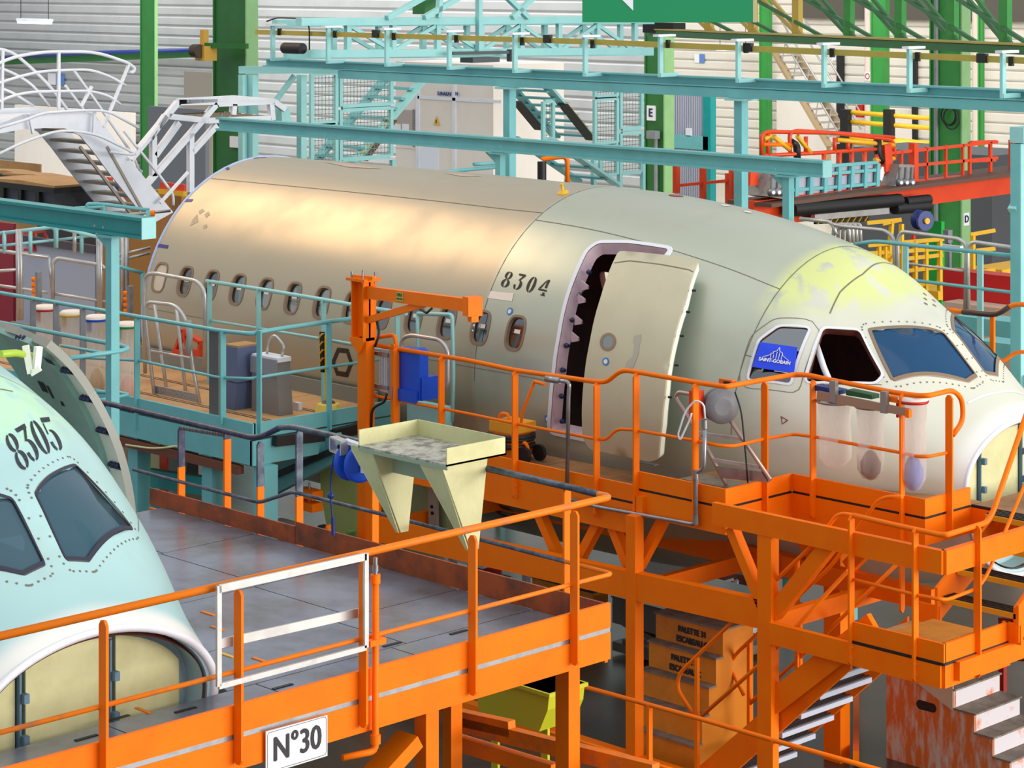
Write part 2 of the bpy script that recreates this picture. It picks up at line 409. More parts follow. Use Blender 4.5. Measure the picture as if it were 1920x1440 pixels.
def skin_mat(name, tan, mid, nose, patchc, metal):
    m = bpy.data.materials.new(name); m.use_nodes = True; nt = m.node_tree; N = nt.nodes; Lk = nt.links
    b = N['Principled BSDF']; tc = N.new('ShaderNodeTexCoord'); sp = N.new('ShaderNodeSeparateXYZ'); Lk.new(tc.outputs['Object'], sp.inputs[0])
    def rng(sock, a, c, lo=0.0, hi=1.0):
        r = N.new('ShaderNodeMapRange'); r.interpolation_type = 'SMOOTHSTEP'
        for k, x in (('From Min',a),('From Max',c),('To Min',lo),('To Max',hi)): r.inputs[k].default_value = x
        Lk.new(sock, r.inputs['Value']); return r.outputs[0]
    def mix(f, c1, c2):
        x = N.new('ShaderNodeMix'); x.data_type = 'RGBA'
        if isinstance(f, float): x.inputs[0].default_value = f
        else: Lk.new(f, x.inputs[0])
        for i, c in ((6,c1),(7,c2)):
            if isinstance(c, tuple): x.inputs[i].default_value = c
            else: Lk.new(c, x.inputs[i])
        return x.outputs[2]
    def mul(a, c):
        x = N.new('ShaderNodeMath'); x.operation = 'MULTIPLY'; Lk.new(a, x.inputs[0])
        if isinstance(c, float): x.inputs[1].default_value = c
        else: Lk.new(c, x.inputs[1])
        return x.outputs[0]
    X = sp.outputs[0]; Z = sp.outputs[2]
    no = N.new('ShaderNodeTexNoise'); no.inputs['Scale'].default_value = 1.6; no.inputs['Detail'].default_value = 5; Lk.new(tc.outputs['Object'], no.inputs['Vector'])
    n2 = N.new('ShaderNodeTexNoise'); n2.inputs['Scale'].default_value = 4; n2.inputs['Detail'].default_value = 4; Lk.new(tc.outputs['Object'], n2.inputs['Vector'])
    col = mix(rng(X, 5.78, 5.9), lin(tan), lin(mid))
    col = mix(rng(X, 9.2, 9.75), col, lin(nose))
    pm = mul(mul(rng(X, 9.1, 9.35), rng(X, 10.05, 10.3, 1.0, 0.0)), mul(rng(Z, 4.05, 4.4), rng(n2.outputs['Fac'], .34, .5)))
    col = mix(pm, col, lin(patchc))
    col = mix(mul(rng(no.outputs['Fac'], .5, .75), .18), col, lin((150, 150, 134)))
    col = mix(rng(X, 11.28, 11.44), col, lin((236, 234, 228)))
    Lk.new(col, b.inputs['Base Color'])
    b.inputs['Metallic'].default_value = metal
    Lk.new(rng(no.outputs['Fac'], .3, .8, .32, .44), b.inputs['Roughness'])
    Lk.new(rng(X, 5.7, 9.8, metal, metal*.25), b.inputs['Metallic'])
    return m
SK1 = skin_mat('fuselage_primer_beige', (182,170,146), (184,189,171), (218,218,202), (220,228,150), .5)
SK2 = skin_mat('fuselage_primer_mint', (164,202,200), (164,204,204), (170,207,207), (184,226,192), .1)
DOORM = mat('door_primer', (196, 188, 160), .42, .25, c2=(188, 180, 152), scale=2)
SEAM = mat('panel_joint', (120, 112, 96), .7)
WFR = mat('window_frame', (146, 124, 102), .5, .3)
WHF = mat('white_edge_primer', (232, 232, 240), .5)
PNK = mat('door_frame_primer', (204, 176, 186), .5, c2=(186, 160, 172), scale=8)
BGL = mat('pale_blue_primer', (178, 206, 214), .5)
BLT = mat('blue_grey_strut', (92, 124, 150), .45)
NAV = mat('navy_fitting', (24, 36, 76), .4)
STK = mat('white_sticker', (240, 226, 212), .6)
DRG = mat('door_inner_green', (150, 188, 174), .5, c2=(134, 172, 160), scale=3)
CRD = mat('door_edge_cream', (240, 240, 224), .5)

# stencil figures built from crescents and bars, unit height 1, width about .62
def cres(cx, cy, rx, ry, tx, ty, a0, a1, n=12):
    o = [(cx+rx*math.cos(a0+(a1-a0)*i/n), cy+ry*math.sin(a0+(a1-a0)*i/n)) for i in range(n+1)]
    i2 = [(cx+(rx-tx)*math.cos(a0+(a1-a0)*i/n), cy+(ry-ty)*math.sin(a0+(a1-a0)*i/n)) for i in range(n+1)]
    return [[o[i], o[i+1], i2[i+1], i2[i]] for i in range(n)]
R_ = math.radians
DIG = {
 '0': cres(0,0,.3,.5,.19,.05,R_(100),R_(260))+cres(0,0,.3,.5,.19,.05,R_(-80),R_(80)),
 '8': cres(0,.25,.27,.25,.17,.05,R_(100),R_(260))+cres(0,.25,.27,.25,.17,.05,R_(-80),R_(80))+cres(0,-.25,.31,.26,.19,.05,R_(100),R_(260))+cres(0,-.25,.31,.26,.19,.05,R_(-80),R_(80)),
 '3': [[(-.27,.5),(.27,.5),(.27,.38),(-.22,.38)],[(.27,.42),(.14,.42),(-.1,.08),(.02,.08)]]+cres(-.02,-.19,.31,.31,.2,.05,R_(-90),R_(85))+cres(-.06,-.2,.24,.3,.14,.08,R_(180),R_(255)),
 '4': [[(.06,.5),(.22,.5),(.22,-.02),(.06,-.02)],[(.06,-.3),(.22,-.3),(.22,-.5),(.06,-.5)],[(.02,.5),(.02,.36),(-.2,-.1),(-.33,-.1)],[(-.34,-.12),(.3,-.12),(.3,-.22),(-.34,-.22)],[(-.04,-.44),(.3,-.44),(.3,-.5),(-.04,-.5)]],
 '5': [[(-.24,.5),(.26,.5),(.22,.36),(-.24,.36)],[(-.24,.34),(-.18,.34),(-.18,.02),(-.24,.02)]]+cres(-.02,-.18,.31,.32,.2,.06,R_(-85),R_(100))+cres(-.06,-.2,.24,.3,.14,.08,R_(180),R_(255)),
}
def stencil(m, txt, x0, t0, dx, dt, ex, et, off=.004, pitch=.85):
    """figures laid on the hull; (dx, dt) is the reading direction and (ex, et) the up direction, metres on the skin"""
    for k, ch in enumerate(txt):
        for q in DIG[ch]:
            b = len(m.v)
            for px, py in q:
                a = px+(k-(len(txt)-1)/2)*pitch
                x = x0+dx*a+ex*py; t = t0+(dt*a+et*py)/SS
                m.v.append(surf(x, t)+nrm(x, t)*off)
            m.f.append([b,b+1,b+2,b+3]); m.sm.append(False); m.mi.append(0)

def build_aircraft(name, label, x0, dy, SK, door_side, first):
    A = thing(name, label, 'aircraft', (0,0,0))
    tw = PI-math.asin(.57/1.975)
    cw = [rrect(i*.533, tw, .235, .345) for i in range(13) if i*.533 > x0+.1]
    cwm = [mir(p) for p in cw]
    ws = pround(hits([(1632,619),(1769,625),(1829,702),(1812,713),(1674,711)], x=10.4, th=2.2), .022)
    sl = pround(hits([(1545,616),(1611,620),(1654,702),(1640,717),(1512,716)], x=9.8, th=2.6), .05)
    rw = pround(hits([(1461,613),(1517,616),(1481,719),(1404,711),(1425,639)], x=9.4, th=2.7), .04)
    dl = hits([(1255,468),(1180,457),(1122,457),(1104,470),(1087,505),(1066,562),(1052,630),(1042,700),(1036,760),(1033,806)], x=7.4, th=2.7)
    xr = max(p[0] for p in dl)
    door = pround(dl+[(xr, dl[-1][1])], .05)
    hs = cw+cwm+[ws,mir(ws)]+([sl,mir(sl),rw,mir(rw)] if first else [sl,rw])+[door if door_side < 0 else mir(door)]
    hs = [resample(h, .07) if len(h) < 20 else h for h in hs]
    T0 = -PI/2; T1 = 3*PI/2
    dom = resample([(x0,T0),(XF,T0),(XF,T1),(x0,T1)], .12)
    prm, F = cdt(dom, hs, .125)
    m = M(); N = skin(m, prm, F, 0)
    s0 = obj('hull_skin', m, SK, A, normals=N)
    m = M(); skin(m, prm, F, -.09, flip=True)
    for h in hs: band(m, h, -.001, -.09)
    obj('interior_cover', m, LIN, A)
    # frame rings at both ends
    for nm, xa, mt, rr in (('aft_edge_trim', x0, mat('edge_film', (178, 196, 236), .4), .022), ('front_edge_trim', XF, WHF, .03)):
        m = M(); m.tube([surf(xa, T0+2*PI*i/72) - nrm(min(xa, XF-.02), T0+2*PI*i/72)*(.004 if xa < XF else .02) for i in range(72)], rr, 6, True); obj(nm, m, mt, A)
    # recessed front bulkhead
    m = M(); n = 60; b = []
    for xx, k in ((XF, .985), (XF-.02, .93), (XF-.26, .93)):
        c = V((0, 0, cZ(XF)+ZH)); b.append([V((xx, (surf(XF,T0+2*PI*i/n).y)*k, c.z+(surf(XF,T0+2*PI*i/n).z-c.z)*k)) for i in range(n)])
    for r1, r2 in zip(b, b[1:]): m.add(r1+r2, [(i, (i+1) % n, n+(i+1) % n, n+i) for i in range(n)], True)
    m.add(b[2], [tuple(range(n))]); obj('front_bulkhead', m, BGL, A)
    zc = cZ(XF)+ZH; wd = cW(XF)*.9; tp = (cT(XF)-cZ(XF))*.9
    arch = lambda y: zc+tp*math.sqrt(max(0, 1-(y/wd)**2))-.05
    abot = lambda y: zc-(cZ(XF)-cB(XF))*.88*math.sqrt(max(0, 1-(y/wd)**2))+.05
    for y0, y1 in ((-.80,-.50),(-.42,.20),(.28,.80)):
        ys = [y0+(y1-y0)*i/8 for i in range(9)]
        m = M(); m.poly([(XF-.2, y, arch(y)) for y in ys]+[(XF-.2, y, abot(y)) for y in ys[::-1]], (-.04,0,0)); obj('bulkhead_panel', m, CRE, A)
    for y in (-.83,-.46,.24):
        m = M(); m.box((XF-.24,y-.03,abot(y)),(XF-.16,y-.015,arch(y)-.02)); m.box((XF-.24,y-.015,abot(y)),(XF-.225,y+.03,arch(y)-.02))
        for k in range(3): m.box((XF-.17,y-.02,zc-.4+k*.27),(XF-.12,y+.02,zc-.34+k*.27))
        obj('bulkhead_strut', m, BLT, A)
    # cabin windows
    for i, p in enumerate(cw):
        blank = abs(p[0][0]-.1175) < .05
        m = M(); ring(m, poff(p, .026), p, .005); ring(m, p, poff(p, -.012), .005, -.03); f = obj('window_frame', m, WFR, A)
        if blank: patch('window_blank', poff(p, .0), -.012, mat('blank_plug', (214, 200, 178), .6), f, step=.3)
        else:
            patch('window_pane', p, -.035, GLW, f, step=.3)
            cx = i*.533 if first else p[0][0]
            q = [(cx-.045, tw-.022), (cx+.045, tw-.022), (cx+.045, tw+.0), (cx-.045, tw+.0)]
            patch('window_sticker', q, -.028, STK, f, step=.3)
    if first:
        for p in cwm[8:]:
            m = M(); ring(m, poff(p, .03), p, .005); obj('window_frame', m, WFR, A)
    # cockpit glazing
    blackf = mat('windscreen_seal', (40, 42, 58), .5)
    for j, (p, isw) in enumerate(((ws,1),(mir(ws),1),(rw,0),(sl,2))+(((mir(rw),0),(mir(sl),2)) if first else ())):
        q = resample(p, .08)
        m = M()
        if isw == 1:
            sw = .022 if first else .013; ring(m, poff(q, sw), poff(q, -.010), .006); ring(m, poff(q, sw+.007), poff(q, sw), .001, .006)
            f = obj('windscreen_seal', m, WFR if first else blackf, A)
            patch('windscreen_pane', p, -.01, GLA if first else GL5, f, step=.2)
            # screw row round the screen
            m = M(); rr = resample(poff(p, .085), .1)
            for x, t in rr[::1]:
                c = surf(x, t); n = nrm(x, t); m.lathe(c, n, [(.009,0),(.009,.004)], 6, False)
            obj('windscreen_screws', m, SEAM, A, kind='stuff')
        else:
            ring(m, poff(q, .028), q, .006); f = obj('cockpit_window_frame', m, WHF, A)
            if isw == 0 or (isw == 2 and (j == 5 or not first)): patch('cockpit_pane', p, -.012, GLR, f, step=.2)
            m = M(); o1 = resample(poff(p, .11), .08); ring(m, o1, poff(o1, -.008), .002)
            if isw == 0: obj('window_surround_joint', m, SEAM, A)
    if first:   # slid-back window seen inside the open side window
        m = M(); a = hits([(1531,648),(1545,690),(1556,716)], off=(0,.1,0), x=10, th=2.7); m.tube([surf(x, t)+V((0,.1,0)) for x, t in a], .035, 6); obj('sliding_window_frame', m, WHF, A)
    # joints
    def joint(path, wd=.009):
        m = M(); ribbon(m, dense(path), wd, .0025); obj('panel_joint', m, SEAM, A)
    for xs in (5.86, 9.28):
        if xs > x0: joint([(xs, R_(-80+i*5)) for i in range(53)])
    top = PI-R_(52)
    for sgn in (0, 1):
        mm = (lambda p: [(x, PI-t) for x, t in p]) if sgn else (lambda p: p)
        joint(mm([(max(x0,-.2), R_(118)), (5.86, R_(118))])) if x0 < 5 else None
        joint(mm([(5.86, R_(122)), (9.28, R_(126))])); joint(mm([(9.28, R_(152)), (10.1, R_(150)), (10.55, R_(140))]))
        joint(mm([(max(x0,-.2), R_(175)), (6.9, R_(176))]), .007)
    joint(hits([(1556,588),(1575,548),(1618,514),(1680,499),(1728,497)], x=10, th=2.2), .012)
    if first: m = M(); ribbon(m, dense(hits([(1815,756),(1868,737),(1918,739)], x=11, th=2.4)), .02, .004); obj('nose_ridge', m, WHF, A)
    # door opening edge
    dp = resample(door if door_side < 0 else mir(door), .08)
    m = M(); ring(m, poff(dp, .05), dp, .01); ring(m, poff(dp, .055), poff(dp, .05), .0, .01); obj('door_opening_edge', m, WHF, A)
    m = M(); ring(m, dp, poff(dp, -.05), .0, -.11); obj('door_opening_frame', m, PNK, A)
    return A, dict(ws=ws, sl=sl, rw=rw, door=door, tw=tw, x0=x0)

AC, AP = build_aircraft('aircraft_fuselage', 'beige primed aircraft fuselage section marked 8304, open to the right side door', -.25, 0, SK1, -1, True)
m = M(); m.box((.2,-1.6,2.4),(9.4,1.6,2.47)); obj('cabin_floor', m, LIN, AC)
# door frame fittings
for i, (u, v) in enumerate([(1092,510),(1075,553),(1061,600),(1050,648),(1043,694),(1041,743),(1042,790)]):
    x, t = hit(u, v, x=7.2, th=2.8); p = surf(x, t)
    m = M(); m.lathe(p+V((.02,.05,0)), (1,0,0), [(.018,0),(.03,.02),(.018,.06)], 8); obj('door_stop', m, NAV, AC)
for i, (u, v) in enumerate([(1084,535),(1078,560),(1072,600),(1066,632)]):
    x, t = hit(u, v, x=7.2, th=2.8); p = surf(x, t)
    m = M(); m.poly([p+V((0,.04,.05)), p+V((.10,.04,-.0)), p+V((.10,.04,-.035)), p+V((0,.04,-.06))], (0,.02,0)); obj('hinge_bracket', m, PNK, AC)
# open door, carried forward along the hull
OD = (0, -.42, 0)
dpo = pround(hits([(1160,470),(1310,486),(1285,565),(1262,640),(1246,740),(1240,800),(1234,862),(1216,866),(1104,842),(1092,820),(1091,770),(1095,710),(1106,640),(1127,555)], off=OD, x=8, th=2.7), .05)
dr = patch('passenger_door', dpo, 0, DOORM, AC, shift=OD, rim=.03, label='beige door standing open')
m = M(); q = resample(dpo, .1); ring(m, q, poff(q, -.005), -.03, -.11, shift=OD); obj('door_edge', m, CRD, dr)
m = M(); skin(m, *cdt(resample(dpo, .15), [], .15), -.11, OD, True); obj('door_inner_panel', m, DRG, dr)
c = hit(1140, 641, OD, 8, 2.7)
m = M(); o = rrect(c[0], c[1], .135, .135, 2, 20); ring(m, poff(o, .03), o, .006, shift=OD); obj('porthole_frame', m, WFR, dr)
patch('porthole_pane', rrect(c[0], c[1], .135, .135, 2, 20), .004, glass('porthole_glass', (150,150,140), .3), dr, shift=OD, step=.3)
hp = hits([(1190,630),(1203,627),(1197,665),(1187,690),(1172,690)], off=OD, x=8, th=2.7)
patch('door_handle_recess', hp, .004, mat('handle_recess', (176,172,154), .5, .3), dr, shift=OD, step=.3)
m = M(); ribbon(m, dense(hits([(1152,493),(1180,489),(1240,496),(1292,506),(1300,510)], off=OD, x=8, th=2.5)), .012, .003, OD); obj('door_joint', m, SEAM, dr)
for u, v in ((1295,545),(1284,585),(1272,630),(1262,685),(1250,745)):
    x, t = hit(u, v, OD, 8.6, 2.7); m = M(); m.cyl(surf(x,t)+V((.0,-.40,0)), surf(x,t)+V((.035,-.38,0)), .013, 6); obj('door_roller', m, BLK, dr)
# markings
def quad(name, pts, off, mt, par=AC, shift=(0,0,0), x=5, th=2.7, **pr): return patch(name, hits(pts, shift, x, th), off, mt, par, shift, step=.4, **pr)
a = hits([(944,522),(1026,540),(985,531)], x=6, th=2.6)
L = math.hypot(a[1][0]-a[0][0], (a[1][1]-a[0][1])*SS)
dxx = (a[1][0]-a[0][0])/L; dtt = (a[1][1]-a[0][1])*SS/L; hh = .25; h2 = .19
pt = L/3.55/hh
for k, ch in enumerate('8304'):
    m = M(); e = (k-1.5)*pt*hh; stencil(m, ch, a[2][0]+dxx*e, a[2][1]+dtt*e/SS, dxx*h2*1.05, dtt*h2*1.05, 0, -h2); obj('stencil_figure', m, INK, AC, kind='stuff')
quad('paper_label', [(920,546),(964,550),(960,565),(915,559)], .003, STK, x=6)
for u, v, par, sh in ((956,584,AC,(0,0,0)),(1136,678,dr,OD),(1027,786,AC,(0,0,0))):
    x, t = hit(u, v, sh, 6.5, 2.8); o = rrect(x, t, .085, .085, 2, 16)
    d = patch('blue_ring_mark', o, .004, mat('ring_blue', (30,130,210), .5), par, sh, step=.3)
    patch('ring_centre', rrect(x, t, .05, .05, 2, 14), .006, STK, par, sh, step=.3)
h1 = [(624,679),(634,655),(652,657),(660,681),(651,704),(632,701)]
hx = hits(h1, x=3.5, th=3.1); m = M(); ring(m, poff(hx, .02), poff(hx, -.035), .004); obj('hexagon_mark', m, INK, AC)
for pts in ([(287,459),(315,463)],[(339,375),(361,376)],[(412,313),(428,318)],[(478,297),(500,295)]):
    p = hits(pts, x=0, th=2.5); m = M(); ribbon(m, dense([(-.24, p[0][1]), p[1]]), .045, .005); obj('tape_strip', m, mat('purple_tape', (62,52,140), .5), AC)
gh = mat('ghost_mark', (166,155,133), .5, .3)
for pts in ([(372,396),(380,391),(384,396),(374,402)],[(383,402),(391,396),(394,402),(386,409)],[(362,410),(370,402),(372,416),(356,424)],[(380,424),(387,420),(389,426),(382,430)]):
    quad('faint_mark', pts, .002, gh, x=.5, th=2.4)
m = M(); x, t = hit(1056, 362, x=5.4, th=1.8); p = surf(x, t); m.lathe(p, nrm(x,t), [(.07,0),(.06,.02),(.02,.03),(.015,.09),(.03,.11)], 10); obj('antenna_stub', m, YEL, AC)
for u, v, rx, mt in ((1268,367,.17,mat('red_disc',(170,62,52),.5)),(1360,386,.10,WHF),(1402,398,.09,WHF)):
    x, t = hit(u, v, x=7.2, th=1.8); patch('round_cover', rrect(x, t, rx, rx, 2, 18), .006, mt, AC, step=.3)
for q in ([(604,304),(660,309),(716,317),(655,314)],[(832,325),(868,327),(905,331),(866,331)]): quad('crown_patch', q, .004, mat('crown_patch', (190,166,150), .6), x=2, th=1.75)
slots = M()
for i in range(3):
    for j in range(2):
        x, t = hit(1737+j*16+i*1-3, 552+i*9+j*3, x=10.3, th=1.9); slots.lathe(surf(x,t), nrm(x,t), [(.024,0),(.02,.006)], 8, False)
obj('vent_slots', slots, SEAM, AC, kind='stuff')
m = M(); t3 = hits([(1466,783),(1475,788),(1467,794)], x=9.8, th=3.0); ring(m, poff(t3,.012), t3, .003); obj('triangle_mark', m, mat('mark_brown',(130,70,50),.6), AC)
# exposed belly opening under the platform
x, t = hit(950, 962, x=6, th=3.7); patch('belly_cover', rrect(x, t, .42, .3, 2, 18), .004, mat('belly_brown',(120,66,34),.7), AC, step=.3)
# blue card hung in the rear cockpit window
cp = hits([(1427,644),(1496,654),(1490,702),(1413,690)], x=9.6, th=2.7); cpw = [surf(x,t)+nrm(x,t)*.03 for x,t in cp]
card = thing('blue_sign_card', 'blue card with white SAINT-GOBAIN lettering hung in the rear cockpit window', 'sign', cpw[3])
nn = (cpw[1]-cpw[0]).cross(cpw[3]-cpw[0]).normalized(); nn = nn if nn.dot(CAM-cpw[0]) > 0 else -nn
m = M(); m.poly(cpw, nn*.006); obj('card', m, SAPP, card)
ax = ((cpw[1]-cpw[0])+(cpw[2]-cpw[3])).normalized(); upv = nn.cross(ax); cc = sum(cpw, V((0,0,0)))/4+nn*.006
m = text_on('SAINT-GOBAIN', .05, cc-upv*.045, ax, upv, .012, .95, .0025); obj('lettering', m, SIGN_W, card)
m = M()
for pl in ([(-.13,-.02),(-.06,.01),(-.05,.03),(-.03,.03),(-.03,.05),(0,.06),(.02,.1),(.03,.06),(.06,.05),(.07,.02),(.14,-.02)],):
    for (a1,b1),(a2,b2) in zip(pl, pl[1:]): m.beam(cc+ax*a1+upv*b1+nn*.012, cc+ax*a2+upv*b2+nn*.012, .004, .012, nn)
for k in range(5): m.beam(cc+ax*(-.05+k*.028)-upv*.02+nn*.012, cc+ax*(-.05+k*.028)+upv*(.02+.03*(k > 1))+nn*.012, .004, .01, nn)
m.beam(cc+ax*.02-upv*.145+nn*.012, cc+ax*.17-upv*.145+nn*.012, .004, .009, nn)
obj('skyline_emblem', m, SIGN_W, card)

# ------------------------------------------------------------------ second aircraft nose, nearer and to the left
OFF5 = V((-.1, -10.62, 0))
A5, AP5 = build_aircraft('aircraft_nose', 'mint green aircraft nose section marked 8305 at the left edge', 6.2, 0, SK2, 1, False)
m = M(); q = []
def h5(pts, x=10.3, th=1.5, sh=OFF5): return hits(pts, tuple(sh), x, th)
a = h5([(31,843),(95,812),(64,826)], x=9.8, th=1.6); L = math.hypot(a[1][0]-a[0][0], (a[1][1]-a[0][1])*SS)
dx_ = (a[1][0]-a[0][0])/L; dt_ = (a[1][1]-a[0][1])*SS/L
b = h5([(52,800),(78,852)], x=9.8, th=1.6); ux = b[0][0]-b[1][0]; ut = (b[0][1]-b[1][1])*SS
for k, ch in enumerate('8305'):
    m = M(); e = (k-1.5)*L/2.9; stencil(m, ch, a[2][0]+dx_*e, a[2][1]+dt_*e/SS, dx_*.34, dt_*.34, ux*1.22, ut*1.22); obj('stencil_figure', m, INB, A5, kind='stuff')
# opened left-hand door of the second nose, inner side towards the camera
OD5 = V((0, .75, 0))
SH5 = OFF5+OD5
re = h5([(62,625),(96,638),(144,684),(178,732),(207,784),(231,842),(248,909),(257,996)], x=8.5, th=.6, sh=SH5)
xo = [p[0] for p in re]; A5.location = OFF5
# opened left-hand door of the second nose, inner side towards the camera
top5 = h5([(14,607),(36,613)], x=7.4, th=.9, sh=SH5)
rev = [(p[0], p[1]) for p in (top5+re)]
rev = [(x, t) for x, t in rev] + [(8.28, R_(-16))]
d5 = rev + [(x-1.2, t) for x, t in rev[::-1]]
SHL = OD5
door5 = patch('passenger_door', d5, 0, SK2, A5, shift=SHL, step=.14, label='green inner side of the open door with cream edge')
# mesh above is authored in hull coordinates, parent sits at the second nose
m = M(); q = resample(d5, .1); band(m, q, 0, -.07, SHL); obj('door_rim', m, mat('door_rim_grey', (150,150,140), .5), door5)
m = M(); i5 = poff(d5, -.035); skin(m, *cdt(resample(i5, .14), [], .14), -.05, SHL, True); obj('door_edge_band', m, CRD, door5)
m = M(); g5 = [(x-.25, t) for x, t in rev] + [(x-1.15, t) for x, t in rev[::-1]]; gq = resample(g5, .14)
skin(m, *cdt(gq, [], .14), -.10, SHL, True); band(m, gq, -.05, -.10, SHL); inner5 = obj('door_inner_panel', m, DRG, door5)
def edge5(t):
    for (xa, ta), (xb, tb) in zip(rev, rev[1:]):
        if tb <= t <= ta: return xa+(xb-xa)*(t-ta)/(tb-ta)
    return rev[-1][0]
for k in range(7):
    t = rev[2][1]+(R_(-8)-rev[2][1])*k/6; x = edge5(t)-.09; n = nrm(x, t); p = surf(x, t)+SHL-n*.05
    m = M(); 
    for k in range(3): m.lathe(p+V((-.07+.05*k,0,0)), -n, [(.022,0),(.026,.02),(.012,.045)], 8)
    m.beam(p+V((-.1,0,-.03)), p+V((.06,0,-.03)), .012, .02); obj('door_latch', m, NAV, door5)
for u, v, w_, h_ in ((98,712,.1,.12),(112,722,.04,.14),(86,731,.05,.06),(56,706,.05,.08),(137,790,.07,.16),(151,845,.05,.05),(164,843,.07,.07),(173,845,.05,.06),(155,868,.05,.05),(108,660,.14,.08),(135,745,.05,.05),(128,806,.06,.16)):
    x, t = hit(u, v, SH5, 8, .6); m = M(); skin(m, [(x-w_/2,t-h_/2/SS),(x+w_/2,t-h_/2/SS),(x+w_/2,t+h_/2/SS),(x-w_/2,t+h_/2/SS)], [[0,1,2,3]], -.104, SHL, True)
    obj('panel_cutout', m, BLK, inner5)
def off5(p): return p - OFF5
arm = M(); arm.tube([off5(at(0,664,d=18.6)), off5(at(30,662,d=18.9)), off5(at(62,668,d=19.1))], .03, 8); obj('door_arm', arm, mat('lime_rod', (170,196,60), .4), door5)
arm = M(); arm.beam(off5(at(48,648,d=19)), off5(at(58,700,d=19)), .05, .05); arm.beam(off5(at(58,700,d=19)), off5(at(75,690,d=19)), .05, .05); arm.beam(off5(at(72,650,d=19)), off5(at(68,690,d=19)), .06, .04); obj('hinge_fitting', arm, CRD, door5)

# ------------------------------------------------------------------ setting
def struct(name, m, mt, parent=None):
    o = obj(name, m, mt, parent)
    if parent is None: o['kind'] = 'structure'
    return o
m = M(); m.box((-95,-24,-.12),(32,60,0)); floor = struct('floor', m, FLR)
m = M(); m.box((-60,9,0),(-3.5,60,.012)); struct('floor_2', m, mat('pale_far_floor', (206,198,184), .3, c2=(190,182,168), scale=.8))  # paler floor colour over the far bay
YL = 28.0; YR = 45.0; XS = -18.6
WALLM = mat('corrugated_cladding', (172, 176, 178), .5, c2=(160, 164, 168), scale=1)
WALLR = mat('warm_cladding', (224, 219, 208), .5, c2=(216, 210, 199), scale=1)
def clad(name, x0, x1, y, z0, z1, mt, pitch=.34):
    m = M(); m.box((x0, y, z0),(x1, y+.2, z1)); wl = struct(name, m, mat('wall_backing', (150,150,148), .8))
    z = z0; pm = None
    while z < z1-.01:
        h = min(pitch-.03, z1-z)
        m = M(); m.poly([(x0,y,z),(x0,y-.05,z+.05),(x0,y-.06,z+h-.05),(x0,y,z+h)][::1], (x1-x0,0,0)); obj('cladding_board', m, mt, wl); z += pitch
    return wl
clad('wall_back', -92, XS, YL, 0, 9.5, WALLM)
clad('wall_right', -38, 12, YR, 0, 10.5, WALLR)
m = M(); m.box((-27,YR-.3,6.0),(12,YR-.1,9)); tr = struct('trim_1', m, mat('dark_upper_panel', (84,78,70), .6))

def boxat(uL, uM, uR, v0, v1, D):
    """box whose nearest vertical edge sits at (uM, distance D): front face spans uL..uM along X, side face uM..uR along Y"""
    p = at(uM, (v0+v1)/2, d=D); z1 = at(uM, v0, d=D).z; z0 = at(uM, v1, d=D).z
    def along(u, dr):
        a = (u-CX)/FPX; r = p-CAM; R0 = r.dot(RV); D0 = r.dot(DV); k = dr.dot(RV); l = dr.dot(DV)
        return (a*D0-R0)/(k-a*l)
    lx = along(uL, V((1,0,0))) if uL < uM else -.02; ly = along(uR, V((0,1,0))) if uR > uM else .02
    return V((p.x+lx, p.y, z0)), V((p.x, p.y+ly, z1))
def boxthing(name, label, cat, uL, uM, uR, v0, v1, D, mt, z0=None, group=None, z1=None):
    a, b = boxat(uL, uM, uR, v0, v1, D)
    if z0 is not None: a.z = z0
    if z1 is not None: b.z = z1
    m = M(); m.box(a, b); return tagged(name, m, mt, label, cat, group)

# green building columns: web and two flanges each
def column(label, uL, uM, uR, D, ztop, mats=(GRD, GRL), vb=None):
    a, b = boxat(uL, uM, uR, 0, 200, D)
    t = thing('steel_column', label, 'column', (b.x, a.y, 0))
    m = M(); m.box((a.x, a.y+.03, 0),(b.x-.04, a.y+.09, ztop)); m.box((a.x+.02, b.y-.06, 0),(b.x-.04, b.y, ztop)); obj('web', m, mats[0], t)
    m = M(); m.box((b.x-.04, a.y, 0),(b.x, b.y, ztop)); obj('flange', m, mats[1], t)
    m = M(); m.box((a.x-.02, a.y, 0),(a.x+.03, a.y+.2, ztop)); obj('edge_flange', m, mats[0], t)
    m = M(); m.box((a.x-.15, a.y-.15, 0),(b.x+.15, b.y+.15, .05)); obj('base_plate', m, mats[0], t)
    return t, a, b
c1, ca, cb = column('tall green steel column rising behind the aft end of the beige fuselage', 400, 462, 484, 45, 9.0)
m = M(); p, q = boxat(411,432,433,258,279,44.9); m.box((p.x,ca.y-.03,p.z),(q.x,ca.y-.005+.04,q.z)); obj('notice', m, SIGN_W, c1)
column('narrower green column against the cladding, left of the tall one', 263, 291, 296, 76, 10)
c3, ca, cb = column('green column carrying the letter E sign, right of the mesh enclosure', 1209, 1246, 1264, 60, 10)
pe = at(1221, 212, y=ca.y)
m = M(); m.box((pe.x-.14, ca.y-.02, pe.z-.19),(pe.x+.14, ca.y+.04, pe.z+.19)); obj('letter_board', m, SIGN_W, c3)
m = text_on('E', .30, (pe.x, ca.y-.02, pe.z), (1,0,0), (0,0,1), .008, 1.0, .012); obj('letter', m, NAV, c3)
m = M(); m.cyl((cb.x-.25, ca.y-.05, .2),(cb.x-.25, ca.y-.05, at(1246,250,y=ca.y).z), .05, 8); m.cbox((cb.x-.3, ca.y-.1, at(1240,253,y=ca.y).z), .3, .2, .2); obj('wall_lamp', m, GRY, c3)
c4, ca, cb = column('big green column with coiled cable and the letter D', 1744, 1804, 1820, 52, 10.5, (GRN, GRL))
pd = at(1811, 411, x=cb.x)
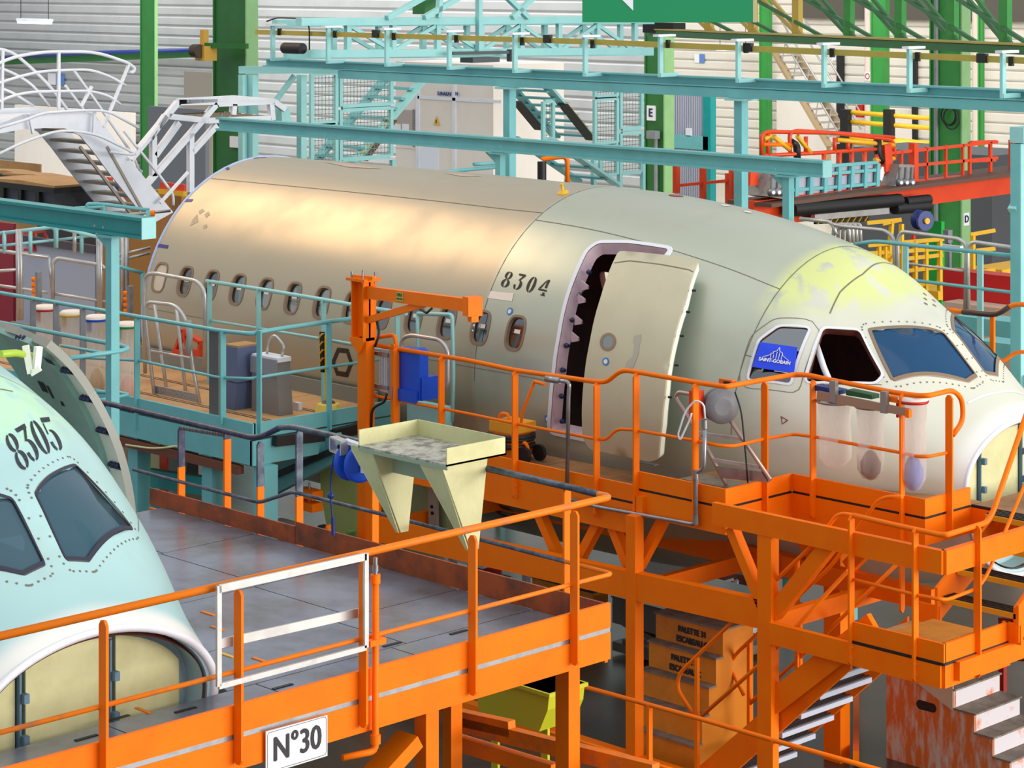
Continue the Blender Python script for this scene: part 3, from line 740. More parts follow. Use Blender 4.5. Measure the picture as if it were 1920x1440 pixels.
m = M(); m.box((cb.x, pd.y-.1, pd.z-.14),(cb.x+.02, pd.y+.1, pd.z+.14)); obj('letter_board', m, SIGN_W, c4)
m = text_on('D', .22, (cb.x+.02, pd.y, pd.z), (0,1,0), (0,0,1), .008, 1.0, .01); obj('letter', m, NAV, c4)
for k, rr in enumerate((.19,.17,.21)):
    c = at(1778+k*3, 216+k*3, y=ca.y-.04-.03*k); m = M(); m.tube([c+V((math.cos(i*PI/10)*rr,0,math.sin(i*PI/10)*rr*1.15)) for i in range(20)], .016, 6, True); obj('cable_coil', m, BLK, c4)
m = M(); m.cyl((at(1757,200,y=ca.y).x, ca.y-.03, .5),(at(1757,200,y=ca.y).x, ca.y-.03, 8), .05, 8); obj('conduit', m, GRY, c4)
column('plain green column on the right wall behind the yellow guard rails', 1633, 1660, 1668, 72, 11, (GRN, GRN))
column('slim green column at the right end of the far wall', 1834, 1842, 1846, 66, 11, (GRN, GRN))
column('green column left of the yellowish access stair', 1424, 1441, 1448, 74, 11, (GRN, GRN))
column('thin green column near the top centre behind the gantry bridge', 640, 650, 653, 84, 12, (GRD, GRN))
def rod(name, label, cat, mt, pts, r, n=8, group=None):
    m = M(); m.tube(pts, r, n); return tagged(name, m, mt, label, cat, group)
rod('wall_pipe', 'dark horizontal pipe along the left cladding', 'pipe', DBL, [at(-40,110,y=27.2), at(180,99,y=27.2), at(400,93,y=27.2)], .07)
m = M(); m.beam(at(-40,117,y=27.5), at(398,99,y=27.5), .25, .25); tagged('wall_rail', m, GRD, 'dark green horizontal rail just under the wall pipe', 'rail')

# ------------------------------------------------------------------ orange work platform beside the beige fuselage
def hully(x, z, side=-1):
    th = 0.0; best = None
    for i in range(-60, 61):
        p = surf(x, i*PI/180)
        if best is None or abs(p.z-z) < best[0]: best = (abs(p.z-z), p.y)
    return best[1]*side
def barpost(par, c, z0, z1, dx, dy, mt=ORA, name='post'):
    m = M(); x, y = c; h = .03
    a = 'x' if dx > dy else 'y'
    if a == 'y': pr = [(x-dx/2, y-dy/2, z0+h),(x-dx/2, y-dy/2+h*.7, z0),(x-dx/2, y+dy/2-h*.7, z0),(x-dx/2, y+dy/2, z0+h),(x-dx/2, y+dy/2, z1-h),(x-dx/2, y+dy/2-h*.7, z1),(x-dx/2, y-dy/2+h*.7, z1),(x-dx/2, y-dy/2, z1-h)]; e = (dx,0,0)
    else: pr = [(x-dx/2, y-dy/2, z0+h),(x-dx/2+h*.7, y-dy/2, z0),(x+dx/2-h*.7, y-dy/2, z0),(x+dx/2, y-dy/2, z0+h),(x+dx/2, y-dy/2, z1-h),(x+dx/2-h*.7, y-dy/2, z1),(x-dx/2+h*.7, y-dy/2, z1),(x-dx/2, y-dy/2, z1-h)]; e = (0,dy,0)
    m.poly(pr, e); o = obj(name, m, mt, par)
    return o
def bolts(par, pts, ax, mt=ALU):
    m = M()
    for p in pts: m.lathe(p, ax, [(.011,0),(.011,.008)], 6, False)
    obj('bolts', m, mt, par, kind='stuff')
ZD = 2.64; YP = -2.94; Y2 = -1.97; Y3 = -1.26; X2 = 10.23; X4 = 11.755; DY = YP+2.5
WP = thing('work_platform', 'bright orange work platform with railings and stair along the beige fuselage', 'platform', (8,-2,0))
E1 = V((5.3,YP,0)); E2 = V((X2,YP,0)); E3 = V((X2,Y2,0)); E4 = V((X4,Y2,0)); E5 = V((X4,Y3,0)); E6 = V((13.7,Y3,0))
def edge(p, q, z0, z1, name, mt=ORA, t=.03):
    d = (q-p).normalized(); n = V((-d.y, d.x, 0)); m = M()
    q = q-d*(.031 if (q-E2).length < .01 or (q-E4).length < .01 else 0); m.poly([p+V((0,0,z0)), q+V((0,0,z0)), q+V((0,0,z1)), p+V((0,0,z1))], n*t); return obj(name, m, mt, WP)
XM = at(1190,935,y=YP).x; ZS = ZD-.14; EM = V((XM,YP,0)); EN = V((XM+.01,YP,0))
edge(E1, EM, ZS+.012, ZS+.17, 'toe_board')
for p, q in ((EN,E2),(E2,E3),(E3,E4),(E4,E5)): edge(p, q, ZD+.012, ZD+.17, 'toe_board')
for p, q in ((E1,EM),(EN,E2),(E2,E3),(E3,E4),(E4,E5),(E5,E6)):
    zz = ZS if p is E1 else ZD
    edge(p, q, zz-(.3 if q is EM else .25), zz-.012, 'edge_beam'); d = (q-p).normalized(); edge(p+d*.004+V((-d.y,d.x,0))*.006, q-d*.004+V((-d.y,d.x,0))*.006, zz-.014, zz+.014, 'black_joint', BLK, .02)
xs = [5.32,6.4,7.3,8.2,XM,9.6,X2-.01]
HG = .06
def deckplate(par, pts, z, mt, t=.03): m = M(); m.poly([(x, y, z-t) for x, y in pts], (0,0,t)); obj('deck_plate', m, mt, par)
def hullside(x0, x1, z, n=5, g=HG, side=-1, oy=0, ox=0): return [(x0+(x1-x0)*i/n, (hully(min(x0+(x1-x0)*i/n-ox, XF), z, side))+oy+side*g) for i in range(n+1)]
for a, b in zip(xs, xs[1:]):
    deckplate(WP, [(a, YP+.03),(b-.012, YP+.03)]+hullside(a, b-.012, ZD-.02)[::-1], ZD if a >= XM else ZS, BRN)
for a, b in ((X2,10.9),(10.9,X4-.02)):
    y0 = Y2+.03
    deckplate(WP, [(a, y0),(b-.012, y0)]+[(x, max(y, y0+.08)) for x, y in hullside(a, b-.012, ZD-.02)[::-1]], ZD, BRN)
deckplate(WP, [(X4-.01,Y3+.03),(X4-.01,1.1),(13.7,1.1),(13.7,Y3+.03)], ZD, BRN)
for u, v, w_, l_, mt in ((1185,852,.30,.36,mat('hatch_red',(150,34,20),.6)),(1085,838,.05,.22,BLK),(1210,868,.07,.3,GRY),(1350,905,.3,.7,WOD),(1640,897,.03,.16,YEL),(1545,893,.03,.16,YEL),(1727,914,.03,.16,YEL),(1815,908,.03,.14,BLK),(1470,878,.03,.18,BLK)):
    zz = ZD if u > 1192 else ZS; c = at(u, v, z=zz+.004); m = M(); m.cbox((c.x,c.y,zz+.005), l_, w_, .01); obj('deck_fitting', m, mt, WP)
# rails
R1 = ats([(697,646),(880,676),(965,694),(1118,716),(1138,716),(1166,693),(1192,697),(1305,717),(1352,724)], y=YP+.01)
k = at(1362,725,y=YP+.01); R1.append(k)
R1 += [at(1476,704,x=X2+.01), at(1492,702.5,x=X2+.01)]+ats([(1515,703),(1551,711),(1672,735),(1722,742)], y=Y2+.01)+[at(1740,742,x=X4+.01), at(1787,731,x=X4+.01), at(1803,748,x=X4+.01)+V((0,.01,0)), at(1806,790,x=X4+.01), at(1786,816,x=X4+.01)]
m = M(); m.tube(fillet(R1, .09), .024, 8); obj('handrail', m, ORA, WP)
R2 = ats([(697,741),(880,776),(965,794),(1112,822),(1137,825),(1157,804),(1190,806),(1302,826),(1345,835)], y=YP+.01)+[at(1374,837,x=X2+.01), at(1433,823,x=X2+.01), at(1488,814,x=X2+.01)]+ats([(1525,818.6),(1691,849),(1722,856)], y=Y2+.01)+[at(1740,856,x=X4+.01), at(1782,848,x=X4+.01)]
m = M(); m.tube(fillet(R2, .07), .016, 8); obj('midrail', m, ORA, WP)
for u, vt in ((742,652),(827,669),(965,697),(1118,718),(1192,700),(1303,720)):
    p = at(u, vt, y=YP-.03); zz = ZD if u > 1200 else ZS; barpost(WP, (p.x, YP-.025), zz-.2, p.z, .02, .075); bolts(WP, [V((p.x+.01, YP-.025, zz-z)) for z in (.08,.16)], (1,0,0))
p = at(1433, 717, x=X2+.02); barpost(WP, (X2+.025, p.y), ZD-.2, p.z, .075, .02)
for u, vt in ((1525,713),): p = at(u, vt, y=Y2-.02); barpost(WP, (p.x, Y2-.025), ZD-.2, p.z, .02, .075)
p = at(1779, 741, x=X4+.02); barpost(WP, (X4+.025, p.y), ZD-.2, p.z, .075, .02)
p = at(1692, 738, y=Y2-.02); barpost(WP, (p.x, Y2-.025), 1.75, p.z, .02, .06)
# supporting frame
YF = YP-.1
def fr(pts, wd, ht, y=YF, name='frame_beam', mt=ORA, dy=.1):
    m = M(); a, b = ats(pts, y=y); m.beam(a, b, dy, ht, (0,1,0) if False else (0,0,1)) if abs(a.z-b.z) < .5*abs(a.x-b.x)+.01 else m.beam(a, b, wd, dy, (0,1,0)); return obj(name, m, mt, WP)
def strut(p, q, wd=.1, dp=.1, y=YF, name='brace', mt=ORA, par=None):
    a = at(*p, y=y); b = at(*q, y=y); m = M(); m.beam(a, b, wd, dp, (0,1,0)); return obj(name, m, mt, par or WP)
def upright(u, y, z0, z1, sx, sy, name='upright', mt=ORA, par=None, v=1200):
    p = at(u, v, y=y); m = M(); m.box((p.x-sx/2, y-sy/2, z0),(p.x+sx/2, y+sy/2, z1)); o = obj(name, m, mt, par or WP); return p
upright(1190, YF, 0, ZD-.22, .12, .12); p = at(1190,1200,y=YF); m = M(); m.box((p.x-.16,YF-.16,0),(p.x+.16,YF+.16,.02)); obj('foot_plate', m, ORA, WP)
upright(1440, YF-.03, 0, ZD-.1, .16, .11)
upright(700, YF, 0, ZD-.22, .12, .12)
upright(1190, -1.3, 0, ZD-.22, .1, .1, v=1100); upright(1560, -1.35, 0, ZD-.22, .1, .1, v=1100)
a, b = at(715,992,y=YF), at(1440,1152,y=YF); m = M(); m.beam(a, b, .1, .26); obj('frame_beam', m, ORA, WP)
a, b = at(700,1000,y=-1.3), at(1560,1110,y=-1.3); a.z = b.z = 1.72; m = M(); m.beam(a, b, .1, .22); obj('frame_beam', m, ORA, WP)
for x in (5.6,9.2,10.8,12.8):
    m = M(); m.beam((x,YF+.05,1.7),(x,-1.3,1.7), .08, .16); obj('cross_beam', m, ORA, WP)
    if x < X2: m = M(); m.beam((x,YF+.05,ZD-.13),(x,-1.75+DY,ZD-.13), .08, .16); obj('cross_beam', m, ORA, WP)
for p, q in (((1000,935),(1056,1062)),((1134,960),(1078,1066)),((1142,966),(1180,1060)),((1236,990),(1198,1062)),((1372,988),(1434,1140))): strut((p[0]-(q[0]-p[0])*.25, p[1]-(q[1]-p[1])*.25) if p[0] < 1300 else p, q, .09, .1, YP+.09 if p[0] < 1300 else YF)
strut((1568,1006),(1452,1150), .14, .09); strut((1640,1170),(1448,1318), .2, .06)
# stair landing and its two flights
XL = at(1764,1042,y=YP-.2).x; ZL = at(1764,1245,y=YP-.2).z
xl0 = at(1592,1200,y=YP-.2).x
a = V((X2,YP-.16,ZD-.02)); b = V((XL,YP-.16,ZD-.02)); m = M(); m.beam(a, b, .06, .2); obj('frame_beam', m, ORA, WP)
m = M(); m.beam((XL,YP-.16,ZD-.02),(XL,-.75+DY,ZD-.02), .06, .2); obj('frame_beam', m, ORA, WP)
m = M(); m.beam((at(1445,1180,y=YP-.18).x,YP-.18,ZL-.11),(XL,YP-.18,ZL-.11), .06, .19); obj('landing_beam', m, ORA, WP)
m = M(); m.beam((XL,YP-.18,ZL-.11),(XL,-1.72+DY,ZL-.11), .06, .19); obj('landing_beam', m, ORA, WP)
m = M(); m.box((xl0,YP-.2,ZL+.01),(XL+.03,YP-.17,ZL+.17)); obj('toe_board', m, ORA, WP)
m = M(); m.box((XL,YP-.18,ZL+.01),(XL+.03,-1.72+DY,ZL+.17)); obj('toe_board', m, ORA, WP)
m = M(); m.box((xl0,YP-.21,ZL-.01),(XL+.035,YP-.16,ZL+.012)); m.box((XL,YP-.2,ZL-.01),(XL+.04,-1.72+DY,ZL+.012)); obj('black_joint', m, BLK, WP)
m = M(); m.box((xl0,YP-.16,ZL-.03),(XL-.03,-1.75+DY,ZL)); obj('deck_plate', m, TAN, WP)
m = M(); m.box((xl0+.45,YP-.16,ZL+.02),(XL-.02,-2.1+DY,ZL+.165)); obj('landing_step', m, mat('landing_tan', (196,128,34), .5, c2=(166,104,40), scale=4), WP)
GRT = mat('grip_tread', (190, 196, 214), .5); YTR = mat('yellow_tread', (226, 158, 26), .5)
def stair_treads(par, p0, step, n, length, ldir, dp, mt, name='tread'):
    for i in range(n):
        c = V(p0)+V(step)*i; L = V(ldir)*length; s = V((step[0],step[1],0)).normalized()
        m = M(); m.poly([c, c+L, c+L+s*dp, c+s*dp], (0,0,.045)); o = obj(name, m, mt, par)
        m = M()
        for k in range(4): m.poly([c+s*(dp*(k+.5)/4.5)+V((0,0,.045)), c+L+s*(dp*(k+.5)/4.5)+V((0,0,.045)), c+L+s*(dp*(k+.5)/4.5+.02)+V((0,0,.045)), c+s*(dp*(k+.5)/4.5+.02)+V((0,0,.045))], (0,0,.012))
        obj('grip_strip', m, BLK, o, kind='stuff')
LF = obj('lower_flight', M().box((xl0-.08,-2.5+DY,ZL-.2),(xl0-.02,-1.75+DY,ZL-.04)), ORA, WP)
stair_treads(LF, (xl0-.26-.215*6,-2.5+DY,ZL-.22*7+.0), (.215,0,.22), 7, .75, (0,1,0), .22, GRT)
for y in (-2.55+DY,-1.72+DY):
    m = M(); m.poly([(xl0-.1,y,ZL+.0),(xl0-.1,y,ZL-.3),(xl0-1.7,y,-.0+.0),(xl0-1.95,y,0),(xl0-1.95,y,.12)], (0,.03,0)); obj('stringer', m, ORA, LF)
def flightrail(y, bend):
    m = M(); m.tube(fillet(ats(bend, y=y), .12), .019, 8); obj('handrail', m, ORA, LF)
flightrail(YP-.1, [(1302,1343),(1269,1290),(1274,1262),(1382,1157),(1530,1016),(1572,962),(1601,966)])
flightrail(-1.72+DY, [(1395,1304),(1367,1246),(1381,1225),(1425,1184),(1560,1060),(1650,932),(1692,931)])
flightrail(YP-.1, [(1316,1342),(1440,1232),(1590,1070)]); flightrail(-1.72+DY, [(1405,1320),(1520,1215),(1690,1050)])
for u, v0, v1, y in ((1307,1233,1442,YP-.1),(1405,1205,1370,-1.72+DY),(1500,1130,1300,-1.72+DY),(1495,1050,1290,-1.75+DY)):
    a = at(u, v0, y=y); b = at(u, v1, y=y); m = M(); m.beam((a.x,y,max(b.z,.0)), a, .035, .035, (0,1,0)); obj('rail_post', m, ORA, LF)
UF = obj('upper_flight', M().box((XL-.02,-1.74+DY,ZL-.05),(XL+.0,-1.6+DY,ZL+.1)), ORA, WP)
stair_treads(UF, (xl0+.28,-1.72+DY,ZL+.20), (0,.22,.21), 4, .78, (1,0,0), .2, YTR)
for x in (xl0+.24, xl0+1.08):
    m = M(); m.poly([(x,-1.78+DY,ZL+.02),(x,-1.78+DY,ZL+.34),(x,-.78+DY,ZD+.02),(x,-.78+DY,ZD-.3)], (.03,0,0)); obj('stringer', m, ORA, UF)
for pl in ([(1600,966),(1680,985),(1764,1003),(1775,1003)],):
    p = ats(pl, y=YP-.19)+[at(1850,980,x=XL), at(1862,960,x=XL), at(1925,775,x=XL)+V((0,0,0))]
    m = M(); m.tube(fillet(p, .12), .024, 8); obj('handrail', m, ORA, WP)
p = ats([(1598,1086),(1715,1115),(1764,1124)], y=YP-.19)+[at(1778,1124,x=XL), at(1833,1103,x=XL), at(1850,1080,x=XL), at(1925,900,x=XL)]
m = M(); m.tube(fillet(p, .1), .016, 8); obj('midrail', m, ORA, WP)
for u, v0, y in ((1596,968,YP-.21),(1716,990,YP-.21)):
    p = at(u, v0, y=y); barpost(WP, (p.x, y), ZL-.2, p.z, .02, .07); bolts(WP, [V((p.x+.01,y,ZL-.05)), V((p.x+.01,y,ZL-.14))], (1,0,0))
p = at(1832, 985, x=XL+.04); barpost(WP, (XL+.045, p.y), ZL-.2, p.z, .07, .02)
m = M(); m.poly([(XL+.06,-1.72+DY,ZL+.0),(XL+.06,-1.72+DY,ZL+.3),(XL+.06,-.75+DY,ZD+.05),(XL+.06,-.75+DY,ZD-.3)], (.03,0,0)); obj('stringer', m, ORA, UF)
# base and front low rail of the stand
m = M(); m.tube(ats([(1078,1283),(1310,1347),(1450,1388),(1660,1447)], y=-3.9), .022, 8); obj('low_handrail', m, ORA, WP)
m = M(); m.tube(ats([(1010,1366),(1080,1388),(1300,1455)], y=-3.9), .016, 8); obj('low_midrail', m, ORA, WP)
for u, v in ((1218,1322),(1082,1284),(1450,1388)):
    p = at(u, v, y=-3.9); m = M(); m.beam((p.x,-3.9,0), p, .03, .05, (0,1,0)); obj('low_post', m, ORA, WP)
m = M(); m.beam((5.6,YF,.08),(10.8,YF,.08), .12, .14); obj('base_beam', m, ORA, WP)
m = M(); m.beam(at(1605,1420,z=.1), at(1605,1240,z=.1), .06, .12); m2 = m; obj('base_beam', m, ORA, WP)

# rear members seen through the stair
yr = -1.55
a, b = at(1472,1060,y=yr), at(1752,1100,y=yr); b.z = a.z; m = M(); m.beam(a, b, .1, .2); obj('rear_beam', m, ORA, WP)
strut((1476,955), (1545,1072), .13, .1, yr, 'rear_brace'); strut((1700,955), (1592,1062), .13, .1, yr, 'rear_brace')
p = at(1566,1100,y=yr+.1); m = M(); m.box((p.x-.1,yr+.05,0),(p.x+.1,yr+.2,ZD-.25)); obj('upright', m, ORA, WP)
m = M(); m.box((xl0,-1.76+DY,ZL+.0),(xl0+.28,-1.73+DY,ZL+.17)); obj('toe_board', m, ORA, WP)
m = M(); m.box((xl0+1.12,-1.76+DY,ZL+.0),(XL-.03,-1.73+DY,ZL+.17)); obj('toe_board', m, ORA, WP)
# ------------------------------------------------------------------ near platform, number 30
XN = 12.23; YN = at(1145,932,x=XN).y
NP = thing('work_platform', 'near orange platform with scuffed grey steel deck and the number 30 plate', 'platform', (11,-8,0))
def nb(name, mt, m, par=None): return obj(name, m, mt, par or NP)
oy5 = OFF5.y; ox5 = OFF5.x
for a, b in ((6.6,8.0),(8.0,9.4),(9.4,10.6),(10.6,11.44)):
    h = hullside(a, b-.012, ZD-.02, 5, .07, 1, oy5, ox5)
    ym = (max(p[1] for p in h)+YN)/2
    deckplate(NP, [(a, YN-.03),(b-.012, YN-.03),(b-.012, ym+.006),(a, ym+.006)][::-1], ZD, STD)
    deckplate(NP, [(a, ym-.006),(b-.012, ym-.006)]+h[::-1], ZD, STD)
ye = [YN-.03,-8.1,-9.35,-10.6,-11.9,-13.4]
for a, b in zip(ye, ye[1:]):
    deckplate(NP, [(11.44,a),(11.44,b+.012),(11.9,b+.012),(11.9,a)], ZD, STD)
    deckplate(NP, [(11.912,a),(11.912,b+.012),(XN-.03,b+.012),(XN-.03,a)], ZD, STD)
for u, v, mt, along in ((735,1208,BLK,0),(785,1257,ORW,0),(860,1275-90,BLK,0),(645,1296,ORW,0),(545,1325,ORW,0),(530,1287,BLK,0),(470,1345,ORW,0),(364,1373,ORW,0),(285,1395,ORW,0),(162,1383,BLK,0),(348,1331,BLK,0),(268,1332,ORW,1),(390,1150,ORW,1),(408,1178,ORW,1),(487,1237,ORW,1),(425,1228,YEL,1),(170,1425,ORW,0),(222,1346,BLK,0)):
    c = at(u, v, z=ZD+.003); m = M(); m.cbox((c.x,c.y,ZD+.003), (.16 if along else .03), (.03 if along else .17), .006); nb('deck_slot', mt, m)
m = M(); m.box((XN-.03,-13.4,ZD+.015),(XN,YN,ZD+.20)); nb('toe_board', ORA, m)
m = M(); m.box((XN-.025,-13.4,ZD-.02),(XN-.005,YN,ZD+.015)); nb('steel_strip', STE, m)
m = M(); m.box((XN-.03,-13.4,ZD-.22),(XN,YN,ZD-.02)); nb('edge_beam', ORA, m)
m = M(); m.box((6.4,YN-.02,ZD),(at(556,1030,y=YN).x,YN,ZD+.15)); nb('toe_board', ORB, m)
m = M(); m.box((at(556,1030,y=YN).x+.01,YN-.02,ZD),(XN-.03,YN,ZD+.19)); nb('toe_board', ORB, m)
m = M(); m.box((6.4,YN-.03,ZD-.25),(XN-.03,YN,ZD-.03)); nb('edge_beam', ORA, m)
# near edge railing
hr = [at(-40,1202,x=XN), at(1118,938,x=XN)]
c = at(1145,932,x=XN); far = ats([(1060,912),(930,882),(680,829),(548,800),(525,802),(487,820),(470,820),(200,756),(140,744)], y=YN)
split = 5
far.insert(0, at(1122,927,y=YN)); path = fillet([at(-40,1202,x=XN), c, far[0]], .1)
m = M(); m.tube(path, .026, 10); nb('handrail', ORW, m)
m = M(); m.tube(fillet(far[0:6], .1), .026, 10); nb('handrail', PIP, m)
m = M(); m.tube(fillet([far[5]]+far[6:], .1), .026, 10); nb('handrail', NVY, m)
cm = at(1149,1076,x=XN); mr = ats([(1060,1053),(740,970)], y=YN)
m = M(); m.tube(fillet([at(-40,1384,x=XN), at(1120,1083,x=XN), cm]+mr[:1], .06), .017, 8); nb('midrail', ORW, m)
m = M(); m.tube(fillet([mr[0], mr[1], at(548,922,y=YN), at(530,928,y=YN), at(487,942,y=YN), at(470,938,y=YN), at(250,880,y=YN)], .06), .017, 8); nb('midrail', PIP, m)
for u, vt in ((190,1162),(443,1105),(677,1052),(882,1003),(1073,957)):
    p = at(u, vt, x=XN+.015); barpost(NP, (XN+.04, p.y), ZD-.17, p.z, .078, .02); 
for u, vt, mt in ((339,800,NVY),(425,808,NVY),(487,828,PIP),(560,806,PIP),(1062,915,ORA),(702,838,ORA)):
    p = at(u, vt, y=YN+.03); barpost(NP, (p.x, YN+.035), ZD-.05, p.z, .02, .07, mt)
    if mt is not ORA: 
        m = M(); m.box((p.x-.0105,YN-.0005,ZD-.04),(p.x+.0115,YN+.071,ZD+(.40 if u != 425 else .75))); nb('orange_post_foot', ORA, m)
# worn twine bundled under the far rail
m = M(); 
for i in range(16):
    p = at(340+i*5.4, 803+i*.9, y=YN+.03); m.lathe(p, (1,.2,.3 if i % 2 else -.3), [(.008,-.02),(.02,0),(.008,.02)], 6)
nb('twine_wrap', mat('twine', (120,104,104), .8), m)
# aluminium gate frame hooked to the rail
m = M()
G = [at(u, v, x=XN+.09) for u, v in ((410,1104),(686,1043),(686,1214),(410,1287))]
GF = nb('gate_frame', ALU, m.beam(G[0],G[1],.02,.05).beam(G[3],G[2],.02,.035))
for a, b in ((0,3),(1,2)): m = M(); m.beam(G[a]+V((0,0,.02)),G[b],.02,.035,(0,1,0)); nb('gate_upright', ALU, m, GF)
a, b = at(412,1207,x=XN-.02), at(680,1147,x=XN-.02); m = M(); m.beam(a,b,.015,.06); nb('gate_crossbar', ALU, m, GF)
# air pipe rising at the edge
a = [at(u, v, x=XN+.05) for u, v in ((704,1045),(704,1085),(704,1408))]
m = M(); m.tube(fillet([a[1],a[2],a[2]+V((-.05,-.25,0))], .05), .024, 8); pr = nb('air_pipe', ORA, m)
m = M(); m.lathe(a[1], (0,0,1), [(.034,-.03),(.034,.03)], 10); m.lathe(a[2]+V((0,0,.08)), (0,0,1), [(.036,-.03),(.036,.03)], 10); m.box(at(704,1203,x=XN+.05)-V((.03,.07,.02)), at(704,1203,x=XN+.05)+V((.03,.07,.02))); nb('pipe_collar', ORA, m, pr, ); pr.children[-1]['kind'] = 'stuff'
m = M(); m.cyl(a[1], a[0], .016, 8); m.cyl(a[1]+V((0,0,.05)), a[1]+V((0,0,.09)), .022, 8); nb('hose_tail', STE, m, pr)
# supports under the near platform
m = M(); a, b = at(770,1384,x=XN-.1), at(665,1500,x=XN-.1); m.beam(a, b, .1, .2, (1,0,0)); nb('brace', ORA, m)
for u, y, z1 in ((790,None,0),):
    p = at(800,1400,x=XN-.15); m = M(); m.box((p.x-.06,p.y-.06,0),(p.x+.06,p.y+.06,ZD-.25)); nb('upright', ORA, m)
p = at(1066,1300,y=YN-.12); m = M(); m.box((p.x-.07,YN-.19,0.0),(p.x+.07,YN-.07,ZD-.25)); nb('upright', ORA, m)
p = at(850,1300,y=YN-.12); m = M(); m.box((p.x-.05,YN-.19,0.0),(p.x+.05,YN-.07,ZD-.25)); nb('upright', ORA, m)
for q in ((860,1355,1230,1447),(860,1392,1040,1447),(850,1342,960,1366)):
    m = M(); a, b = at(q[0],q[1],y=YN+.15+.0*q[0]), at(q[2],q[3],y=YN+.15); m.beam(a, b, .08, .12); nb('lower_beam', ORW, m)
# floor-level strips between the beams
sg = [at(u, v, x=XN+.03) for u, v in ((499,1372),(614,1341),(614,1417),(499,1452))]
SGN = thing('number_sign', 'white plate reading N°30 on the near orange platform edge', 'sign', sg[3])
m = M(); m.poly([sg[0],sg[1],V((sg[2].x,sg[1].y,sg[3].z)),sg[3]], (-.01,0,0)); obj('plate', m, SIGN_W, SGN)
cy = (sg[0].y+sg[1].y)/2; cz = (sg[0].z+sg[3].z)/2; H = sg[0].z-sg[3].z; W = sg[1].y-sg[0].y
m = text_on('N°30', H*.80, (XN+.03, cy, cz-.0), (0,1,0), (0,0,1), .003, W*.86/(H*.80*2.35), .006); obj('lettering', m, SIGN_K, SGN, kind='stuff')
m = M(); b_ = .012
y0, y1, z0, z1 = cy-W/2+b_, cy+W/2-b_, cz-H/2+b_, cz+H/2-b_
m.tube(fillet([V((XN+.031,(y0+y1)/2,z0)),V((XN+.031,y1,z0)),V((XN+.031,y1,z1)),V((XN+.031,y0,z1)),V((XN+.031,y0,z0)),V((XN+.031,(y0+y1)/2,z0))], .02), .0018, 4); obj('border_line', m, SIGN_K, SGN)

# ------------------------------------------------------------------ cream tray hooked on the far rail, hose reel beside it
zt = at(850,850,y=YN-.35).z
b0 = at(672,838,y=YN-.52); b1 = at(838,880,y=YN-.52)
TR = thing('tool_tray', 'cream steel tray with tapered brackets hooked over the pipe rail', 'tray', (9.9,YN-.3,3.3))
xa, xb = b0.x, b1.x; za = b1.z+.02; ya, yb = YN-.52, YN+.12
m = M(); m.box((xa,ya,za),(xb,yb,za+.015)); obj('tray_base', m, mat('worn_tray_base', (186,184,170), .5, c2=(120,118,112), scale=9, lo=.45, hi=.6), TR)
for n_, q in (('back_lip', ((xa,yb-.012,za),(xb,yb,za+.14))),('side_lip', ((xa,ya,za),(xa+.012,yb,za+.14))),('side_lip', ((xb-.012,ya,za),(xb,yb,za+.14)))):
    m = M(); m.box(*q); obj(n_, m, CRE, TR)
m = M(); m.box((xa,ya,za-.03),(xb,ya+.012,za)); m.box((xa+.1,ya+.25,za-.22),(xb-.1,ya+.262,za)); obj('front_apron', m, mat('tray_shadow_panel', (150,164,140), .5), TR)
for xc in (xa+.12, xb-.1):
    m = M(); m.poly([(xc,ya+.02,za),(xc,yb-.12,za),(xc,yb-.22,za-.72),(xc,yb-.30,za-.72)], (.012,0,0)); m.poly([(xc,ya+.02,za),(xc+.24 if xc < 9.9 else xc-.24,ya+.02,za),(xc+.24 if xc < 9.9 else xc-.24,ya+.03,za-.05),(xc+.03 if xc < 9.9 else xc-.03,yb-.32,za-.72),(xc,yb-.32,za-.72)], (0,.01,0)); obj('bracket', m, CRE, TR)
rc = at(668,868,y=YN-.2)
HR = thing('hose_reel', 'bright blue hose reel hanging at the left end of the cream tray', 'hose reel', rc)
for k, dx in enumerate((-.075,.055)):
    m = M(); m.lathe(rc+V((dx,0,0)), V((1,-.15,0)), [(.05,-.03),(.14,-.03),(.155,-.015),(.155,.012),(.13,.022),(.05,.03)], 24); obj('reel_flange', m, BLU, HR)
m = M(); m.lathe(rc, V((1,-.15,0)), [(.10,-.07),(.10,.05)], 20); obj('drum', m, mat('reel_drum', (30,44,90), .5), HR)
m = M(); m.beam(rc+V((.12,-.02,.16)), rc+V((.13,-.02,-.06)), .03, .07, (1,0,0)); m.beam(rc+V((-.12,-.02,.17)), rc+V((.14,-.02,.15)), .06, .03); obj('mounting_bracket', m, WHT, HR)
m = M(); a = rc+V((-.15,-.08,.15)); m.beam(a+V((-.05,0,.05)),a+V((.09,0,.03)),.08,.012); m.beam(a+V((-.05,0,-.06)),a+V((.09,0,-.08)),.08,.012); m.beam(a+V((-.05,0,.05)),a+V((-.05,0,-.06)),.08,.012); m.beam(a+V((.09,0,.03)),a+V((.09,0,-.08)),.08,.012); obj('hose_guide', m, ALU, HR)
m = M(); m.tube([rc+V((-.08,-.1,.1)), at(627,855,y=YN-.28), at(620,890,y=YN-.28), at(620,930,y=YN-.28), at(624,985,y=YN-.28), at(625,1000,y=YN-.28)], .009, 6); m.lathe(at(620,929,y=YN-.28), (0,0,1), [(.01,-.03),(.03,-.01),(.03,.01),(.01,.03)], 10); m.cyl(at(624,970,y=YN-.28), at(625,1003,y=YN-.28), .017, 8); obj('blue_hose', m, DBL, HR)

